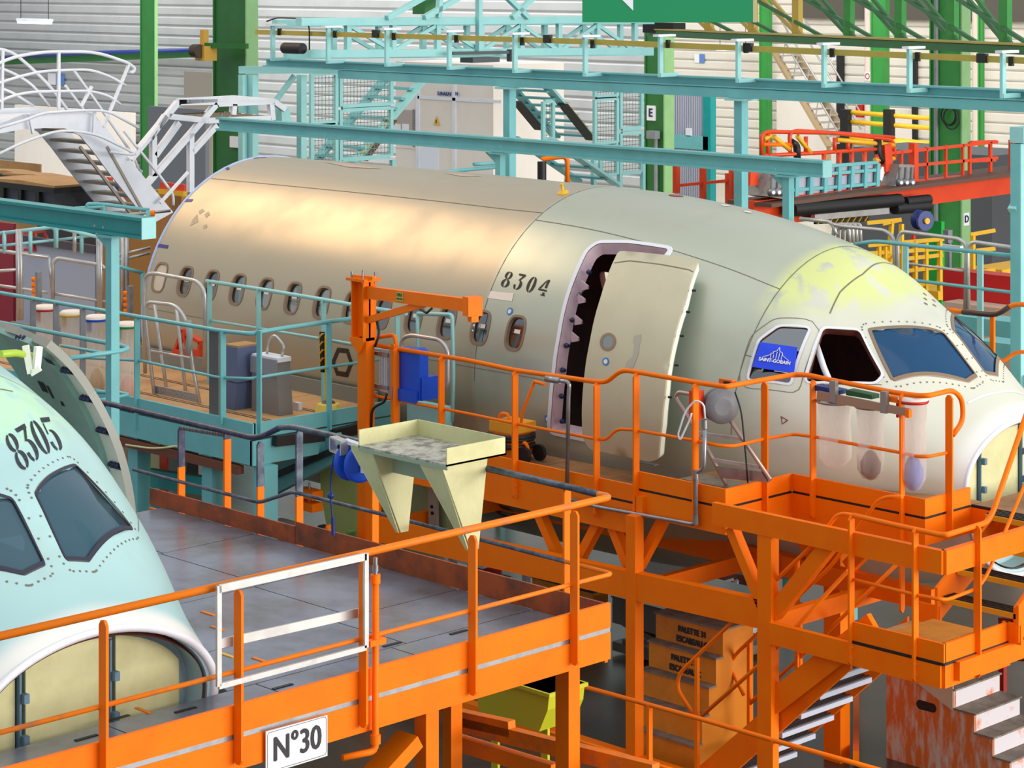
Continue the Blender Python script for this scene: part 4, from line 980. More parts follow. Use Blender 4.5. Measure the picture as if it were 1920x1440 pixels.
# ------------------------------------------------------------------ orange jib crane at the left end of the orange platform
yj = YP-.05; pj = at(684,640,y=yj)
JC = thing('jib_crane', 'orange jib crane post with swinging arm in front of the cabin windows', 'crane', (pj.x,yj,0))
zk = at(684,632,y=yj).z; zt_ = at(684,520,y=yj).z
m = M(); m.box((pj.x-.05,yj-.06,0),(pj.x+.09,yj+.06,zk)); obj('lower_post', m, ORA, JC)
m = M(); x = pj.x-.02
for o1, o2 in (((-.1,-.09),(-.085,.09)),((.085,-.09),(.1,.09)),((-.1,-.012),(.1,.012))): m.box((x+o1[0],yj+o1[1],zk-.02),(x+o2[0],yj+o2[1],zt_-.03))
obj('upper_post', m, ORA, JC)
m = M(); m.poly([(x-.11,yj-.1,zk),(x+.11,yj-.1,zk),(x+.11,yj-.1,zk-.03),(x+.02,yj-.1,zk-.16),(x-.11,yj-.1,zk-.05)], (0,.2,0)); obj('knee_gusset', m, ORA, JC)
m = M(); m.cbox((x,yj,zt_-.02), .3, .24, .03); m.cbox((x+.08,yj-.06,zt_+.01), .26, .05, .04, .2); obj('head_plate', m, ORA, JC)
m = M()
for dx, dy in ((-.1,-.08),(.08,-.08),(-.1,.08),(.1,.08)): m.cyl((x+dx,yj+dy,zt_-.06),(x+dx,yj+dy,zt_+.06), .014, 6)
obj('head_bolts', m, STE, JC, kind='stuff')
a0 = at(684,547,y=yj); a1 = at(893,574,y=yj-.42)
JA = obj('jib_arm', M().beam(a0, a1, .07, .13), ORA, JC)
m = M(); m.beam(at(680,603,y=yj), at(822,562,y=yj-.27), .05, .07); obj('stay', m, ORA, JA)
e = at(886,574,y=yj-.42); m = M(); m.cbox(e, .12, .16, .19, -.25); m.cbox(e+V((.03,-.02,-.12)), .08, .08, .06, -.25); obj('trolley_head', m, ORA, JA)
m = M(); m.tube([e+V((.03,-.02,-.15)), e+V((.04,-.02,-.2)), e+V((.0,-.02,-.23)), e+V((.03,-.02,-.25))], .012, 6); obj('hook', m, STE, JA)
p = at(746,551,y=yj-.21); d = (a1-a0).normalized()
q = V((d.y,-d.x,0)); q = q if q.dot(CAM-p) > 0 else -q
m = M(); c = a0+d*((p-a0).dot(d))+q*.036; m.poly([c-d*.07-V((0,0,.045)), c+d*.07-V((0,0,.045)), c+d*.07+V((0,0,.045)), c-d*.07+V((0,0,.045))], q*.006)
pl = obj('load_plate', m, mat('plate_olive', (178,180,70), .5), JA)
upj = V((0,0,1)); 
m = text_on('CMU:', .045, c+q*.006+upj*.02, d, upj, .003, 1, .002); obj('load_text', m, SIGN_K, pl, kind='stuff')
m = text_on('150KG MAXI', .022, c+q*.006-upj*.02, d, upj, .003, 1, .001); obj('load_text', m, SIGN_K, pl, kind='stuff')
m = M(); m.tube(fillet([at(706,600,y=yj+.02), at(712,625,y=yj-.02), at(703,650,y=yj-.05)], .1), .014, 6); m.tube(fillet([at(725,738,y=yj), at(722,753,y=yj), at(697,766,y=yj), at(696,815,y=yj)], .08), .014, 6); m.tube([at(788,580,y=yj-.3), at(800,587,y=yj-.3), at(810,578,y=yj-.3)], .012, 6); obj('power_cable', m, BLK, JC, kind='stuff')
# grey junction box and blue holder between crane post and platform rail
a, b = boxat(712,727,741,657,736,25.0)
t = thing('junction_box', 'ribbed grey metal box fixed beside the orange crane post', 'box', (a.x,a.y,a.z))
m = M(); m.box(a,b); obj('case', m, BOX, t)
for i in range(5): m = M(); xx = a.x+(b.x-a.x)*(i+.5)/5; m.box((xx-.008,a.y-.012,a.z+.03),(xx+.008,a.y,b.z-.03)); obj('rib', m, BOX, t)
for z in (a.z+.05, b.z-.05): m = M(); m.box((a.x-.12,a.y-.02,z-.02),(b.x+.02,a.y+.0,z+.02)); obj('clamp_bar', m, STE, t)
a, b = boxat(746,786,803,655,752,24.6)
t = thing('blue_holder', 'deep blue plastic bin hooked on the orange platform rail', 'bin', (a.x,a.y,a.z))
m = M(); m.poly([(a.x,a.y,a.z),(b.x,a.y,a.z),(b.x,a.y,b.z-.03),(b.x-.05,a.y,b.z),(a.x,a.y,b.z-.02)], (0,b.y-a.y,0)); obj('body', m, BLU, t)
m = M(); m.box((b.x,a.y+.02,a.z+.0),(b.x+.02,b.y+.12,a.z+.24)); m.box((b.x-.1,b.y,a.z),(b.x,b.y+.12,a.z+.24)); obj('side_pocket', m, BLU, t)
m = M(); m.box((a.x-.06,a.y-.03,a.z-.03),(b.x-.02,a.y,a.z+.1)); obj('front_lip', m, BLU, t)
# short rail bits at crane
m = M(); m.tube(fillet(ats([(697,634),(740,628),(743,645),(743,700)], y=YP+.1), .08), .022, 8); obj('handrail', m, ORA, WP)
m = M(); m.beam(at(737,645,y=YP), at(737,792,y=YP), .05, .02, (0,1,0)); obj('post', m, ORA, WP)

# ------------------------------------------------------------------ teal work dock along the cabin
ZK = 2.67; YK = -4.08; XK = at(485,818,z=ZK).x; YH = -2.02
DK = thing('work_dock', 'teal work dock with tan board deck beside the cabin windows', 'platform', (2,-3,0))
def dk(name, mt, m, par=None): return obj(name, m, mt, par or DK)
yj_ = [YK+.02, -3.4, -2.7, YH]
for x0_, x1_ in ((-3.2,-.8),(-.8,1.6),(1.6,3.2),(3.2,XK-.03)):
    for y0_, y1_ in zip(yj_, yj_[1:]): m = M(); m.box((x0_,y0_,ZK-.03),(x1_-.012,y1_-.012,ZK)); dk('deck_board', TAN, m)
for y0_ in yj_[1:3]: 
    for dy in (-.03,.03): m = M(); m.box((-3,y0_+dy-.006,ZK),(XK-.1,y0_+dy+.006,ZK+.004)); dk('deck_track', DGR, m)
m = M(); m.box((-3.2,YK-.02,ZK-.02),(XK,YK+.02,ZK+.14)); dk('toe_board', TEA, m)
m = M(); m.box((-3.2,YK-.03,ZK-.30),(XK,YK+.03,ZK-.04)); dk('edge_beam', TEA, m)
m = M(); m.box((XK-.03,YK,ZK-.02),(XK,YH-.1,ZK+.14)); dk('toe_board', TEA, m)
m = M(); m.box((XK-.03,YK-.03,ZK-.30),(XK+.02,YH-.1,ZK-.04)); dk('edge_beam', TEA, m)
m = M(); m.box((-3.2,YH-.02,ZK-.05),(XK-.4,YH+.02,ZK+.17)); dk('hull_fender', mat('fender_grey', (132,134,126), .6), m)
m = M(); m.box((-3.2,YK-.06,ZK-.42),(XK-.2,YK+.02,ZK-.33)); dk('cable_tray', mat('rust_brown', (110,60,40), .6), m)
for u, mt in ((399,TEA),(497,TEA),):
    p = at(u, 900, y=YK+.1); m = M(); m.box((p.x-.09,YK+.02,0),(p.x+.09,YK+.2,ZK-.3)); dk('leg', mt, m)
p = at(260,900,y=YK+.1); m = M(); m.box((p.x-.09,YK+.02,0),(p.x+.09,YK+.2,ZK-.3)); dk('leg', TEA, m)
m = M(); m.beam(at(510,905,y=YK+1.0), at(640,835,y=YK+1.0), .1, .28); dk('swing_bracket', TEA, m)
m = M(); m.beam(at(512,893,y=YK+.9), at(665,828,y=YK+.9), .08, .06); dk('rubber_bumper', BLK, m)
for q in ((515,827,606,817),(625,815,676,802)):
    m = M(); m.beam(at(q[0],q[1],x=XK+.08), at(q[2],q[3],x=XK+.08), .08, .11); dk('rubber_buffer', BLK, m)
# lower cross members seen under the dock
for v0, v1, mt in ((888,918,TED),(945,985,TED)):
    m = M(); m.beam(at(232,v0,y=YK+.5), at(395,v1-6,y=YK+.5), .1, .2); dk('lower_beam', mt, m)
# railings
def rail(par, name, mt, pts, r=.022, rad=.08): m = M(); m.tube(fillet(pts, rad), r, 8); return obj(name, m, mt, par)
rail(DK, 'handrail', TEA, ats([(-60,540),(0,549),(412,620)], y=YK)+[at(470,626,y=YK-.0), at(520,617,x=XK), at(660,597,x=XK)], .024)
rail(DK, 'midrail', TEA, ats([(-60,660),(262,676),(412,708)], y=YK)+[at(470,710,y=YK), at(520,702,x=XK), at(712,674,x=XK)], .016)
def flat(par, p0, p1, sx, sy, mt=TEA, name='post'):
    m = M(); m.box((p0.x-sx/2,p0.y-sy/2,min(p0.z,p1.z)),(p0.x+sx/2,p0.y+sy/2,max(p0.z,p1.z))); return obj(name, m, mt, par)
for u, v0, v1 in ((257,598,805),(418,622,795),(62,562,700),(105,568,730),(155,577,760)):
    flat(DK, at(u,v0,y=YK-.02), at(u,v1,y=YK-.02), .02, .07, TEA if u > 200 else GRY)
flat(DK, at(404,620,y=YK+.05), at(404,790,y=YK+.05), .16, .05, mat('guard_plate', (104,100,98), .5, .3), 'guard_plate')
for u, v0, v1 in ((486,620,815),(617,606,805)):
    p = at(u,v0,x=XK+.02); q = at(u,v1,x=XK+.02); flat(DK, p, q, .07, .02)
rail(DK, 'handrail', TEP, ats([(387,527),(487,542),(607,562),(680,575),(762,588)], y=-2.45), .024)
rail(DK, 'midrail', TEP, ats([(390,600),(500,618),(680,648),(760,665)], y=-2.45), .016)
for u, v0 in ((393,527),(485,542),(607,562),(745,586)): flat(DK, at(u,v0,y=-2.45), at(u,v0,y=-2.45)*1.0-V((0,0,at(u,v0,y=-2.45).z-ZK)), .02, .06, TEP)
rail(DK, 'gate_rail', TEP, ats([(783,588),(848,590),(850,700),(848,790)], y=-2.35), .022, .05)
rail(DK, 'gate_rail', TEP, ats([(783,588),(783,640),(782,760)], y=-2.35), .02, .05)
m = M(); m.box(at(776,765,y=-2.35)-V((0,.1,.15)), at(848,765,y=-2.35)+V((0,0,.02))); dk('gate_panel', TEP, m)
rail(DK, 'grab_loop', ALU, ats([(752,680),(752,635),(770,628),(825,637),(840,655),(840,720),(832,728)], y=-2.6), .022, .1)
# aluminium hoop and lift frame on the dock
rail(DK, 'hoop', ALU, ats([(272,700),(270,560),(272,515),(290,512),(370,527),(384,545),(384,690)], y=-2.9), .024, .12)
rail(DK, 'hoop', ALU, ats([(292,600),(380,612)], y=-2.9), .014)
LS = thing('aluminium_steps', 'tubular aluminium step frame standing on the tan dock deck', 'steps', at(330,745,z=ZK))
def st(name, pts, r=.022, rad=.12, mt=ALU): m = M(); m.tube(fillet(pts, rad), r, 8); return obj(name, m, mt, LS)
st('side_tube', [at(293,770,y=-3.3), at(283,690,y=-3.35), at(272,590,y=-3.4), at(276,566,y=-3.4), at(330,572,y=-3.4), at(350,600,y=-3.4), at(362,690,y=-3.35), at(379,782,y=-3.3)])
st('side_tube', [at(317,765,y=-2.95), at(302,660,y=-2.95), at(290,570,y=-2.95)]); st('side_tube', [at(352,775,y=-2.95), at(340,660,y=-2.95), at(331,575,y=-2.95)])
st('rung', [at(283,658,y=-3.3), at(362,672,y=-3.3)], .015)
m = M(); m.poly([at(285,722,y=-3.3), at(372,740,y=-3.3), at(376,762,y=-3.3), at(288,744,y=-3.3)], (0,.02,0)); obj('step_plate', m, CHK, LS)
m = M(); m.tube([at(353,600,y=-3.42), at(356,630,y=-3.42), at(352,664,y=-3.42)], .036, 8); obj('foam_sleeve', m, mat('foam_green', (150,164,160), .8), LS)
# ------------------------------------------------------------------ teal overhead beams
def part(par, name, mt, m): return obj(name, m, mt, par)
def mk_beam(label, y, x0, x1, zt, h, wd, endmat, posts, brk=True):
    t = thing('overhead_beam', label, 'beam', ((x0+x1)/2, y, 0))
    m = M(); m.ibeam((x0,y,zt-h/2),(x1,y,zt-h/2), wd, h, .03, .03); part(t, 'girder', TEA if endmat is not TED else TED, m)
    m = M(); m.box((x1,y-wd/2,zt-h),(x1+.012,y+wd/2,zt)); part(t, 'end_plate', TEP, m)
    for px in posts:
        m = M(); m.box((px-.05,y-.05,2.7 if px > 7 else 0),(px+.05,y+.05,zt-h-.02)); p = part(t, 'post', TEA, m)
        m = M(); m.box((px-.13,y-.1,zt-h-.03),(px+.13,y+.1,zt-h-.005)); m.poly([(px-.28,y-.02,zt-h-.02),(px-.07,y-.02,zt-h-.02),(px-.07,y-.02,zt-h-.16)], (0,.04,0)); part(p, 'head_bracket', TEA, m)
    return t
p = at(1550,302,y=3); zlb = 5.30
LBX0 = at(412,232,y=3).x
LB = mk_beam('long teal beam running low over the beige fuselage crown', 3, LBX0, p.x, zlb, .2, .17, TEP, [at(1478,360,y=3).x, at(938,300,y=3).x])
bolts(LB, [at(u, v, y=2.99) for u, v in ((926,275),(940,275),(1455,317),(1471,319))], (0,-1,0))
yl = -5.75; q = at(278,412,y=yl)
LB5 = mk_beam('dark teal beam end with pale end plate at the left, above the dock', yl, at(-120,368,y=yl).x, q.x, q.z+.02, .21, .17, TED, [at(211,600,y=yl).x])
bolts(LB5, [at(178,423,y=yl-.09), at(194,426,y=yl-.09)], (0,-1,0))
UBX0 = at(500,100,y=4).x
UB = thing('crane_runway', 'upper teal crane runway beam carrying the hangers and busbar', 'beam', (4,4,0))
m = M(); m.ibeam((UBX0,4,6.13),(14,4,6.13), .17, .13, .02, .02); part(UB, 'rail_girder', TEA, m)
m = M(); m.beam((at(640,135,y=4).x,4,5.995),(14,4,5.995), .14, .125); part(UB, 'lower_girder', TEA, m)
for u in (955,1389):
    c = at(u,180,y=4); m = M(); m.box((c.x-.065,3.94,0),(c.x+.065,4.07,5.91)); o = part(UB, 'post', TEA, m)
    m = M(); m.box((c.x-.16,3.86,5.90),(c.x+.16,4.14,5.93)); part(o, 'head_plate', TEP, m)
for u in (511,615,725,842,965,1097,1238,1384,1545,1705,1880):
    vt = 48+(u-511)*.0365 if u < 1100 else 62+(u-1097)*.0445+(2 if u > 1300 else 0)
    vb = vt+66+(u-511)*.014
    a = at(u, vt, y=3.62); b = at(u, vb, y=3.62)
    m = M(); m.box((a.x-.02,3.59,b.z),(a.x+.02,3.66,a.z)); m.box((a.x-.02,3.6,b.z),(a.x+.03,3.95,b.z+.05)); h = part(UB, 'hanger', TEP, m)
    m = M(); m.cbox((a.x+.02,3.68,a.z+.012), .10, .34, .03); part(h, 'cap_plate', WHT, m)
    m = M(); m.cbox((a.x+.05,3.72,a.z-.10), .05, .05, .11); part(h, 'busbar_clamp', BLK, m)
BB = []
for (u0,v0),(u1,v1) in (((480,58),(1100,76)),((1100,76),(1540,95)),((1540,95),(1930,112))):
    a = at(u0,v0+2,y=3.74); b = at(u1,v1+2,y=3.74); m = M(); m.beam(a,b,.035,.075); part(UB, 'busbar', OLV, m)
for u, v in ((705,63),(1027,73),(1403,89),(1842,109)):
    a = at(u,v,y=3.72); m = M(); m.cbox(a, .13, .06, .11); part(UB, 'busbar_joint', BLK, m)
m = M(); m.cyl(at(533,90,y=3.5), at(568,91,y=3.5), .085, 12); m.cbox(at(551,97,y=3.5), .25, .1, .06); part(UB, 'drive_motor', BLK, m)
m = M(); m.tube(fillet([at(500,40,y=3.7), at(520,33,y=3.7), at(575,35,y=3.7), at(580,52,y=3.7), at(580,100,y=3.7)], .1), .012, 6); part(UB, 'cable', BLK, m)
# portal at the left end of the runway
PT = thing('portal_frame', 'pale teal portal frame beside the tall green column', 'frame', at(466,300,y=4.4))
m = M(); m.beam(at(450,131,y=4.4), at(645,131,y=4.4+.9), .12, .12); part(PT, 'cross_beam', TEP, m)
for u0, u1, y in ((452,462,4.4),(470,481,4.5),(556,577,5.2)):
    a = at((u0+u1)/2, 140, y=y); m = M(); m.box((a.x-.07,y-.06,0),(a.x+.05,y+.06,a.z)); part(PT, 'post', TEP, m)
m = M(); m.beam(at(552,142,y=4.9), at(505,205,y=4.7), .07, .07, (0,1,0)); part(PT, 'brace', TEP, m)
# bridge girder across the runway
BX = -3.6
BR = thing('bridge_girder', 'pale teal lattice bridge spanning above the runway, under the green sign', 'crane bridge', at(850,70,x=BX))
def br(name, p, q, w=.07, h=.09, x=BX, mt=TEP): m = M(); m.beam(at(*p,x=x), at(*q,x=x), w, h, (1,0,0)); return part(BR, name, mt, m)
for x, nm in ((BX,0),(BX-1.3,1)):
    du = -45 if nm else 0; dv = 3 if nm else 0
    br('top_chord', (560+du,41+dv), (1222,36+dv), .12, .14, x); br('bottom_chord', (580+du,101+dv), (1222,95+dv), .12, .10, x)
    for u in (652,737,820,902,977,1048,1120,1190): br('vertical', (u+du*.6,38+dv), (u+du*.6,100+dv), .09, .08, x)
    for a, b in ((652,737),(737,820),(820,902),(902,977),(977,1048),(1048,1120),(1120,1190)):
        s_ = 1 if [652,737,820,902,977,1048,1120].index(a) % 2 else 0
        p = ((a+du*.6,46+dv),(b+du*.6,96+dv)) if s_ == 0 else ((b+du*.6,46+dv),(a+du*.6,96+dv))
        br('diagonal', *p, .06, .05, x)
for p, q in (((725,34),(800,-8)),((795,33),(888,-20)),((948,-8),(990,33)),((1010,-14),(960,33)),((898,95),(898,-20)),((822,33),(826,-20))): br('mast_brace', p, q, .08, .09, BX+.1)
m = M(); m.beam(at(848,100,x=BX+.3), at(955,98,x=BX+.3), .05, .05); m.cbox(at(900,112,x=BX+.3), .3, .6, .08); m.cbox(at(958,104,x=BX+.3), .1, .1, .2); part(BR, 'hoist_trolley', mat('hoist_grey',(72,78,80),.5), m)
m = M(); m.cbox(at(800,12,x=BX-.5), .3, .35, .25); part(BR, 'green_drive_box', GRD, m)
# green guide sign hanging at the top edge
sa = at(1092,42,d=20); sb = at(1412,42,d=20)
SG = thing('hanging_sign', 'large green hanging sign with the tip of a white arrow', 'sign', sa)
hv = (sb-sa).normalized(); up = V((0,0,1)); nv = V((hv.y,-hv.x,0))
m = M(); m.poly([sa, sb, sb+up*.75, sa+up*.75], -nv*.05); part(SG, 'panel', mat('sign_green', (0,136,84), .5), m)
m = M(); m.poly([sb, sb+hv*.035, sb+hv*.035+up*.75, sb+up*.75], -nv*.06); part(SG, 'side_frame', mat('sign_frame', (190,176,130), .5), m)
f = lambda u, v: at(u, v, d=20)+nv*.0
A0 = f(1187,20); B0 = f(1165,-2)
m = M(); m.poly([A0, A0+(A0-A0)+up*.5, B0+up*.4-hv*.35, B0+up*.0-hv*.0], nv*.004); part(SG, 'arrow', SIGN_W, m)
for k in (.3, 1.1): m = M(); m.cyl(sa+hv*k+up*.75, sa+hv*k+up*3.5, .015, 8); part(SG, 'hanger_rod', STE, m)
# green lattice girder of the roof crane
GR = thing('lattice_girder', 'green lattice crane girder with tan flanges at the upper right', 'crane girder', at(1500,75,d=42))
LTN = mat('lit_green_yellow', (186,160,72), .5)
def gp(u, v):
    D = 52-(u-1220)*16/700; return at(u, v, d=D)
ga, gb = gp(1222,62), gp(1960,96)
m = M(); m.beam(ga, gb, .25, .13); part(GR, 'bottom_chord', GRD, m)
m = M(); m.beam(ga+V((0,0,.09)), gb+V((0,0,.09)), .3, .03); part(GR, 'chord_flange', OLV, m)
vu = [1330,1412,1495,1592,1688,1786,1885]
for i, u in enumerate(vu):
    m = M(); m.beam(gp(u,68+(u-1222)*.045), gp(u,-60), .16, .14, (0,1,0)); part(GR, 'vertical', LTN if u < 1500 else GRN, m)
for i, u in enumerate(vu):
    w_ = 95
    for d0, d1, mt in ((-82,-12,None),(-62,-4,None),(-130,40,None)):
        p0, p1 = (u+d0-20,-40), (u+d1+25,66+(u-1222)*.045)
        if p1[0] < 1225: continue
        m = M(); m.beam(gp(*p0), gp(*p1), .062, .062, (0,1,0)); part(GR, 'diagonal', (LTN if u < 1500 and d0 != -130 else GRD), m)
m = M(); m.cbox(gp(1245,52)+V((0,0,.0)), .9, .4, .22); part(GR, 'dark_motor', BLK, m)
# yellow hoist on the wall rail
h0 = at(386,95,d=45.2)
YH_ = thing('yellow_hoist', 'small yellow hoist unit left of the tall green column', 'hoist', h0)
m = M(); m.cbox(h0+V((0,0,-.05)), .3, .3, .28); m.cbox(h0+V((-.05,0,.25)), .12, .12, .3); part(YH_, 'body', mat('hoist_yellow',(206,160,60),.5), m)
m = M(); m.beam(h0+V((0,0,.1)), h0+V((.9,.3,.1)), .1, .1); part(YH_, 'bracket', GRD, m)
m = M(); m.lathe(h0+V((-.12,-.2,0)), (1,0,0), [(.13,0),(.13,.2)], 12); part(YH_, 'drum', mat('hoist_dark',(60,50,30),.5), m)
# ------------------------------------------------------------------ wire mesh enclosure and teal stairs in the middle distance
MX = -6.5
ME = thing('mesh_enclosure', 'pale teal wire mesh enclosure with stairs behind the fuselage', 'enclosure', at(900,330,x=MX))
WIRE = mat('mesh_wire', (120,140,140), .5, .4)
def mesh_panel(uL, uR, vT, vB, x=MX, fr_=.07, pitch=.075):
    a = at(uL+.7,vT+.7,x=x); b = at(uR-.7,vT,x=x); y0, y1 = a.y+.04, b.y-.04; z1 = a.z; z0 = at(uL,vB,x=x).z
    m = M()
    for y in (y0,y1): m.box((x-.03,y-fr_/2,z0),(x+.03,y+fr_/2,z1))
    for z in (z0,z1): m.box((x-.03,y0+fr_/2,z-fr_/2),(x+.03,y1-fr_/2,z+fr_/2))
    f = part(ME, 'mesh_frame', TEP, m)
    m = M(); n = int((y1-y0)/pitch); k = int((z1-z0)/pitch)
    for i in range(1, n): y = y0+(y1-y0)*i/n; m.add([(x,y-.006,z0),(x,y+.006,z0),(x,y+.006,z1),(x,y-.006,z1)], [(0,1,2,3)])
    for i in range(1, k): z = z0+(z1-z0)*i/k; m.add([(x,y0,z-.006),(x,y1,z-.006),(x,y1,z+.006),(x,y0,z+.006)], [(0,1,2,3)])
    obj('mesh_infill', m, WIRE, f, kind='stuff')
for q in ((580,634,138,232),(580,634,236,310),(634,737,138,200),(634,737,206,300),(1112,1160,140,182),(1112,1160,186,270),(1160,1206,160,242),(1160,1206,250,326),(1122,1160,274,330),(1015,1040,190,262)): mesh_panel(*q)
for u in (581,636,736,1113,1162,1205):
    p = at(u,300,x=MX); m = M(); m.box((p.x-.04,p.y-.04,0),(p.x+.04,p.y+.04,p.z)); part(ME, 'frame_post', TEP, m)
def flight(par, p, q, wdx, n, label=None, haz=False):
    """p top, q bottom points of the near stringer on the plane x = MX2; treads run back by wdx"""
    m = M(); m.beam(p, q, .05, .24, (1,0,0)); st_ = part(par, 'stringer', TEP, m)
    m = M(); o = V((-wdx,0,0)); m.beam(p+o, q+o, .05, .24, (1,0,0)); part(par, 'stringer', TEA, m)
    for i in range(n):
        c = p+(q-p)*(i+.5)/n; m = M(); m.cbox(c+V((-wdx/2,0,0)), wdx, .24, .04); part(par, 'tread', TEA, m)
for p, q, n in (((800,140),(662,306),9),((1015,150),(1112,262),8)):
    flight(ME, at(*p,x=MX-.5), at(*q,x=MX-.5), 1.0, n)
flight(ME, at(1035,262,x=MX+.6), at(1155,345,x=MX+.6), 1.0, 4)
HZ = mat('hazard_black', (30,28,24), .5)
for p, q in (((735,225),(680,300)),((968,190),(1012,243)),((1055,195),(1108,262))):
    a = at(*p,x=MX-.4); b = at(*q,x=MX-.4); m = M(); m.beam(a, b, .03, .26, (1,0,0)); g = part(ME, 'kick_guard', HZ if p[0] > 900 else mat('brown_guard',(96,66,40),.6), m)
    for i in range(6):
        if p[0] == 968: continue
        c = a+(b-a)*(i+.5)/6; d = (b-a).normalized(); m = M(); m.beam(c+V((.02,0,.10)), c+V((.02,0,.10))+d*.12+V((0,0,.06)), .012, .05, (1,0,0)); part(g, 'yellow_stripe', YEL, m)
for pts in ([(1050,90),(1000,120)],):
    pass
m = M()
for u0, v0, u1, v1 in ((722,332,945,312),(888,308,930,306)): m.tube([at(u0,v0,x=-3), at(u1,v1,x=-3)], .03, 8)
for u in (740,930):
    p = at(u,330,x=-3); m.box((p.x-.03,p.y-.03,0),(p.x+.03,p.y+.03,p.z))
rl = tagged('rail_section', m, TEA, 'pale teal guard rail just above the fuselage crown', 'railing', None)
t = thing('orange_stand', 'small orange hooked stand with black sleeve behind the fuselage crown', 'stand', at(1045,345,d=36))
m = M(); m.tube(fillet([at(1017,300,d=36), at(1018,298,d=36), at(1064,293,d=36), at(1064,345,d=36)], .1), .035, 8); part(t, 'bent_tube', ORA, m)
m = M(); p = at(1064,345,d=36); m.cyl((p.x,p.y,0), p, .035, 8); part(t, 'leg', ORA, m)
m = M(); m.cyl(at(1016,303,d=36), at(1016,345,d=36), .07, 10); part(t, 'black_sleeve', BLK, m)
# ------------------------------------------------------------------ white office block
a, b = boxat(742,925,948,146,330,56)
OF = thing('site_office', 'white panelled cabin with a warning triangle behind the teal stairs', 'cabin', (a.x,a.y,0))
m = M(); m.box((a.x,a.y,0),(b.x,b.y+2,b.z+.3)); part(OF, 'body', WHP, m)
y = a.y
for u0, u1, v0, v1, nm, mt in ((782,788,150,330,'wall_strip',WHT),(850,856,150,330,'wall_strip',WHT),(785,942,185,188,'wall_rail',WHT),(742,782,275,279,'sill',WHT)):
    p, q = at(u0,v0,y=y), at(u1,v1,y=y); m = M(); m.box((p.x,y-.04,q.z),(q.x,y,p.z)); part(OF, nm, mt, m)
p, q = at(786,275,y=y), at(823,330,y=y); m = M(); m.box((p.x,y-.02,q.z),(q.x,y-.0,p.z)); part(OF, 'white_door_panel', mat('cool_white', (226,234,246), .5), m)
p, q = at(744,205,y=y), at(776,272,y=y); m = M(); m.box((p.x,y-.02,q.z),(q.x,y,p.z)); part(OF, 'window', mat('office_pane', (176,164,156), .3), m)
p, q = at(775,205,y=y), at(778,275,y=y); m = M(); m.box((p.x,y-.03,q.z),(q.x,y-.0,p.z)); part(OF, 'window_edge', GRY, m)
for u in (740,755):
    p, q = at(u,232,y=y-.02), at(u+12,245,y=y-.02); m = M(); m.box((p.x,y-.04,q.z),(q.x,y-.02,p.z)); part(OF, 'paper_notice', SIGN_W, m)
for tx, u in (('SUNAEAV', 836), ('N', 859)): m = text_on(tx, .13, at(u,176,y=y), (1,0,0), up, .05, .9, .008); obj('wall_lettering', m, DBL, OF, kind='stuff')
c = at(818,228,y=y-.03); m = M(); m.poly([c+V((-.11,0,-.09)), c+V((.11,0,-.09)), c+V((0,0,.13))], (0,.02,0)); w_ = part(OF, 'warning_triangle', mat('warning_yellow', (224,178,70), .5), m)
m = M(); m.box(c+V((-.012,-.01,-.04)), c+V((.012,-.0,.05))); part(w_, 'exclamation_mark', BLK, m)
# grey ribbed door and teal frame right of column E
a, b = boxat(1264,1322,1336,165,372,70)
GD = thing('ribbed_door', 'grey vertically ribbed door with teal frame between green column and right wall', 'door', (a.x,a.y,0))
m = M(); m.box((a.x,a.y,0),(b.x,a.y+.1,b.z)); part(GD, 'leaf', mat('door_grey', (150,156,176), .5), m)
for i in range(14):
    x = a.x+(b.x-a.x)*(i+.5)/14; m = M(); m.box((x-.03,a.y-.04,0),(x+.03,a.y,b.z)); part(GD, 'rib', mat('door_rib', (168,174,192), .5), m)
m = M(); m.box((b.x,a.y-.1,0),(b.x+.3,a.y+.15,b.z)); part(GD, 'frame_post', TED, m)
z = at(1290,266,y=a.y).z; m = M(); m.box((a.x,a.y-.1,z-.2),(b.x+.2,a.y-.03,z+.2)); part(GD, 'cross_rail', TEA, m)
c = at(1292,248,y=a.y-.06); m = M(); m.cbox(c, .2, .08, .24); part(GD, 'socket_box', WHT, m)
# ------------------------------------------------------------------ right background
# warm panels, posters and pipes on the right wall
def poster(label, u0, u1, v0, v1, y, c=(90,130,200)):
    p, q = at(u0,v0,y=y), at(u1,v1,y=y); t = thing('wall_poster', label, 'poster', (p.x,y,q.z))
    m = M(); m.box((p.x,y-.03,q.z),((p.x+q.x)/2,y,p.z)); obj('left_sheet', m, SIGN_W, t)
    m = M(); m.box(((p.x+q.x)/2+.01,y-.03,q.z),(q.x,y,p.z)); obj('right_sheet', m, mat('poster_blue', c, .5), t)
poster('pair of white and blue sheets under the strip light on the right wall', 1303, 1321, 101, 118, YR-.08)
poster('white and pale blue sheets on the right wall beside the dark strip', 1561, 1576, 101, 114, YR-.08, (150,180,210))
poster('white and blue sheets on the left cladding behind the white arch rail', 91, 121, 137, 160, YL-.08)
for label, u0, u1, v0, v1 in (('dark vertical door strip right of the yellowish stair', 1570, 1581, 100, 380),('second dark vertical strip near the big green column', 1711, 1719, 105, 380)):
    p, q = at(u0,v0,y=YR-.15), at(u1,v1,y=YR-.15); m = M(); m.box((p.x,YR-.2,q.z),(q.x,YR-.075,p.z)); tagged('dark_strip', m, BLK, label, 'strip')
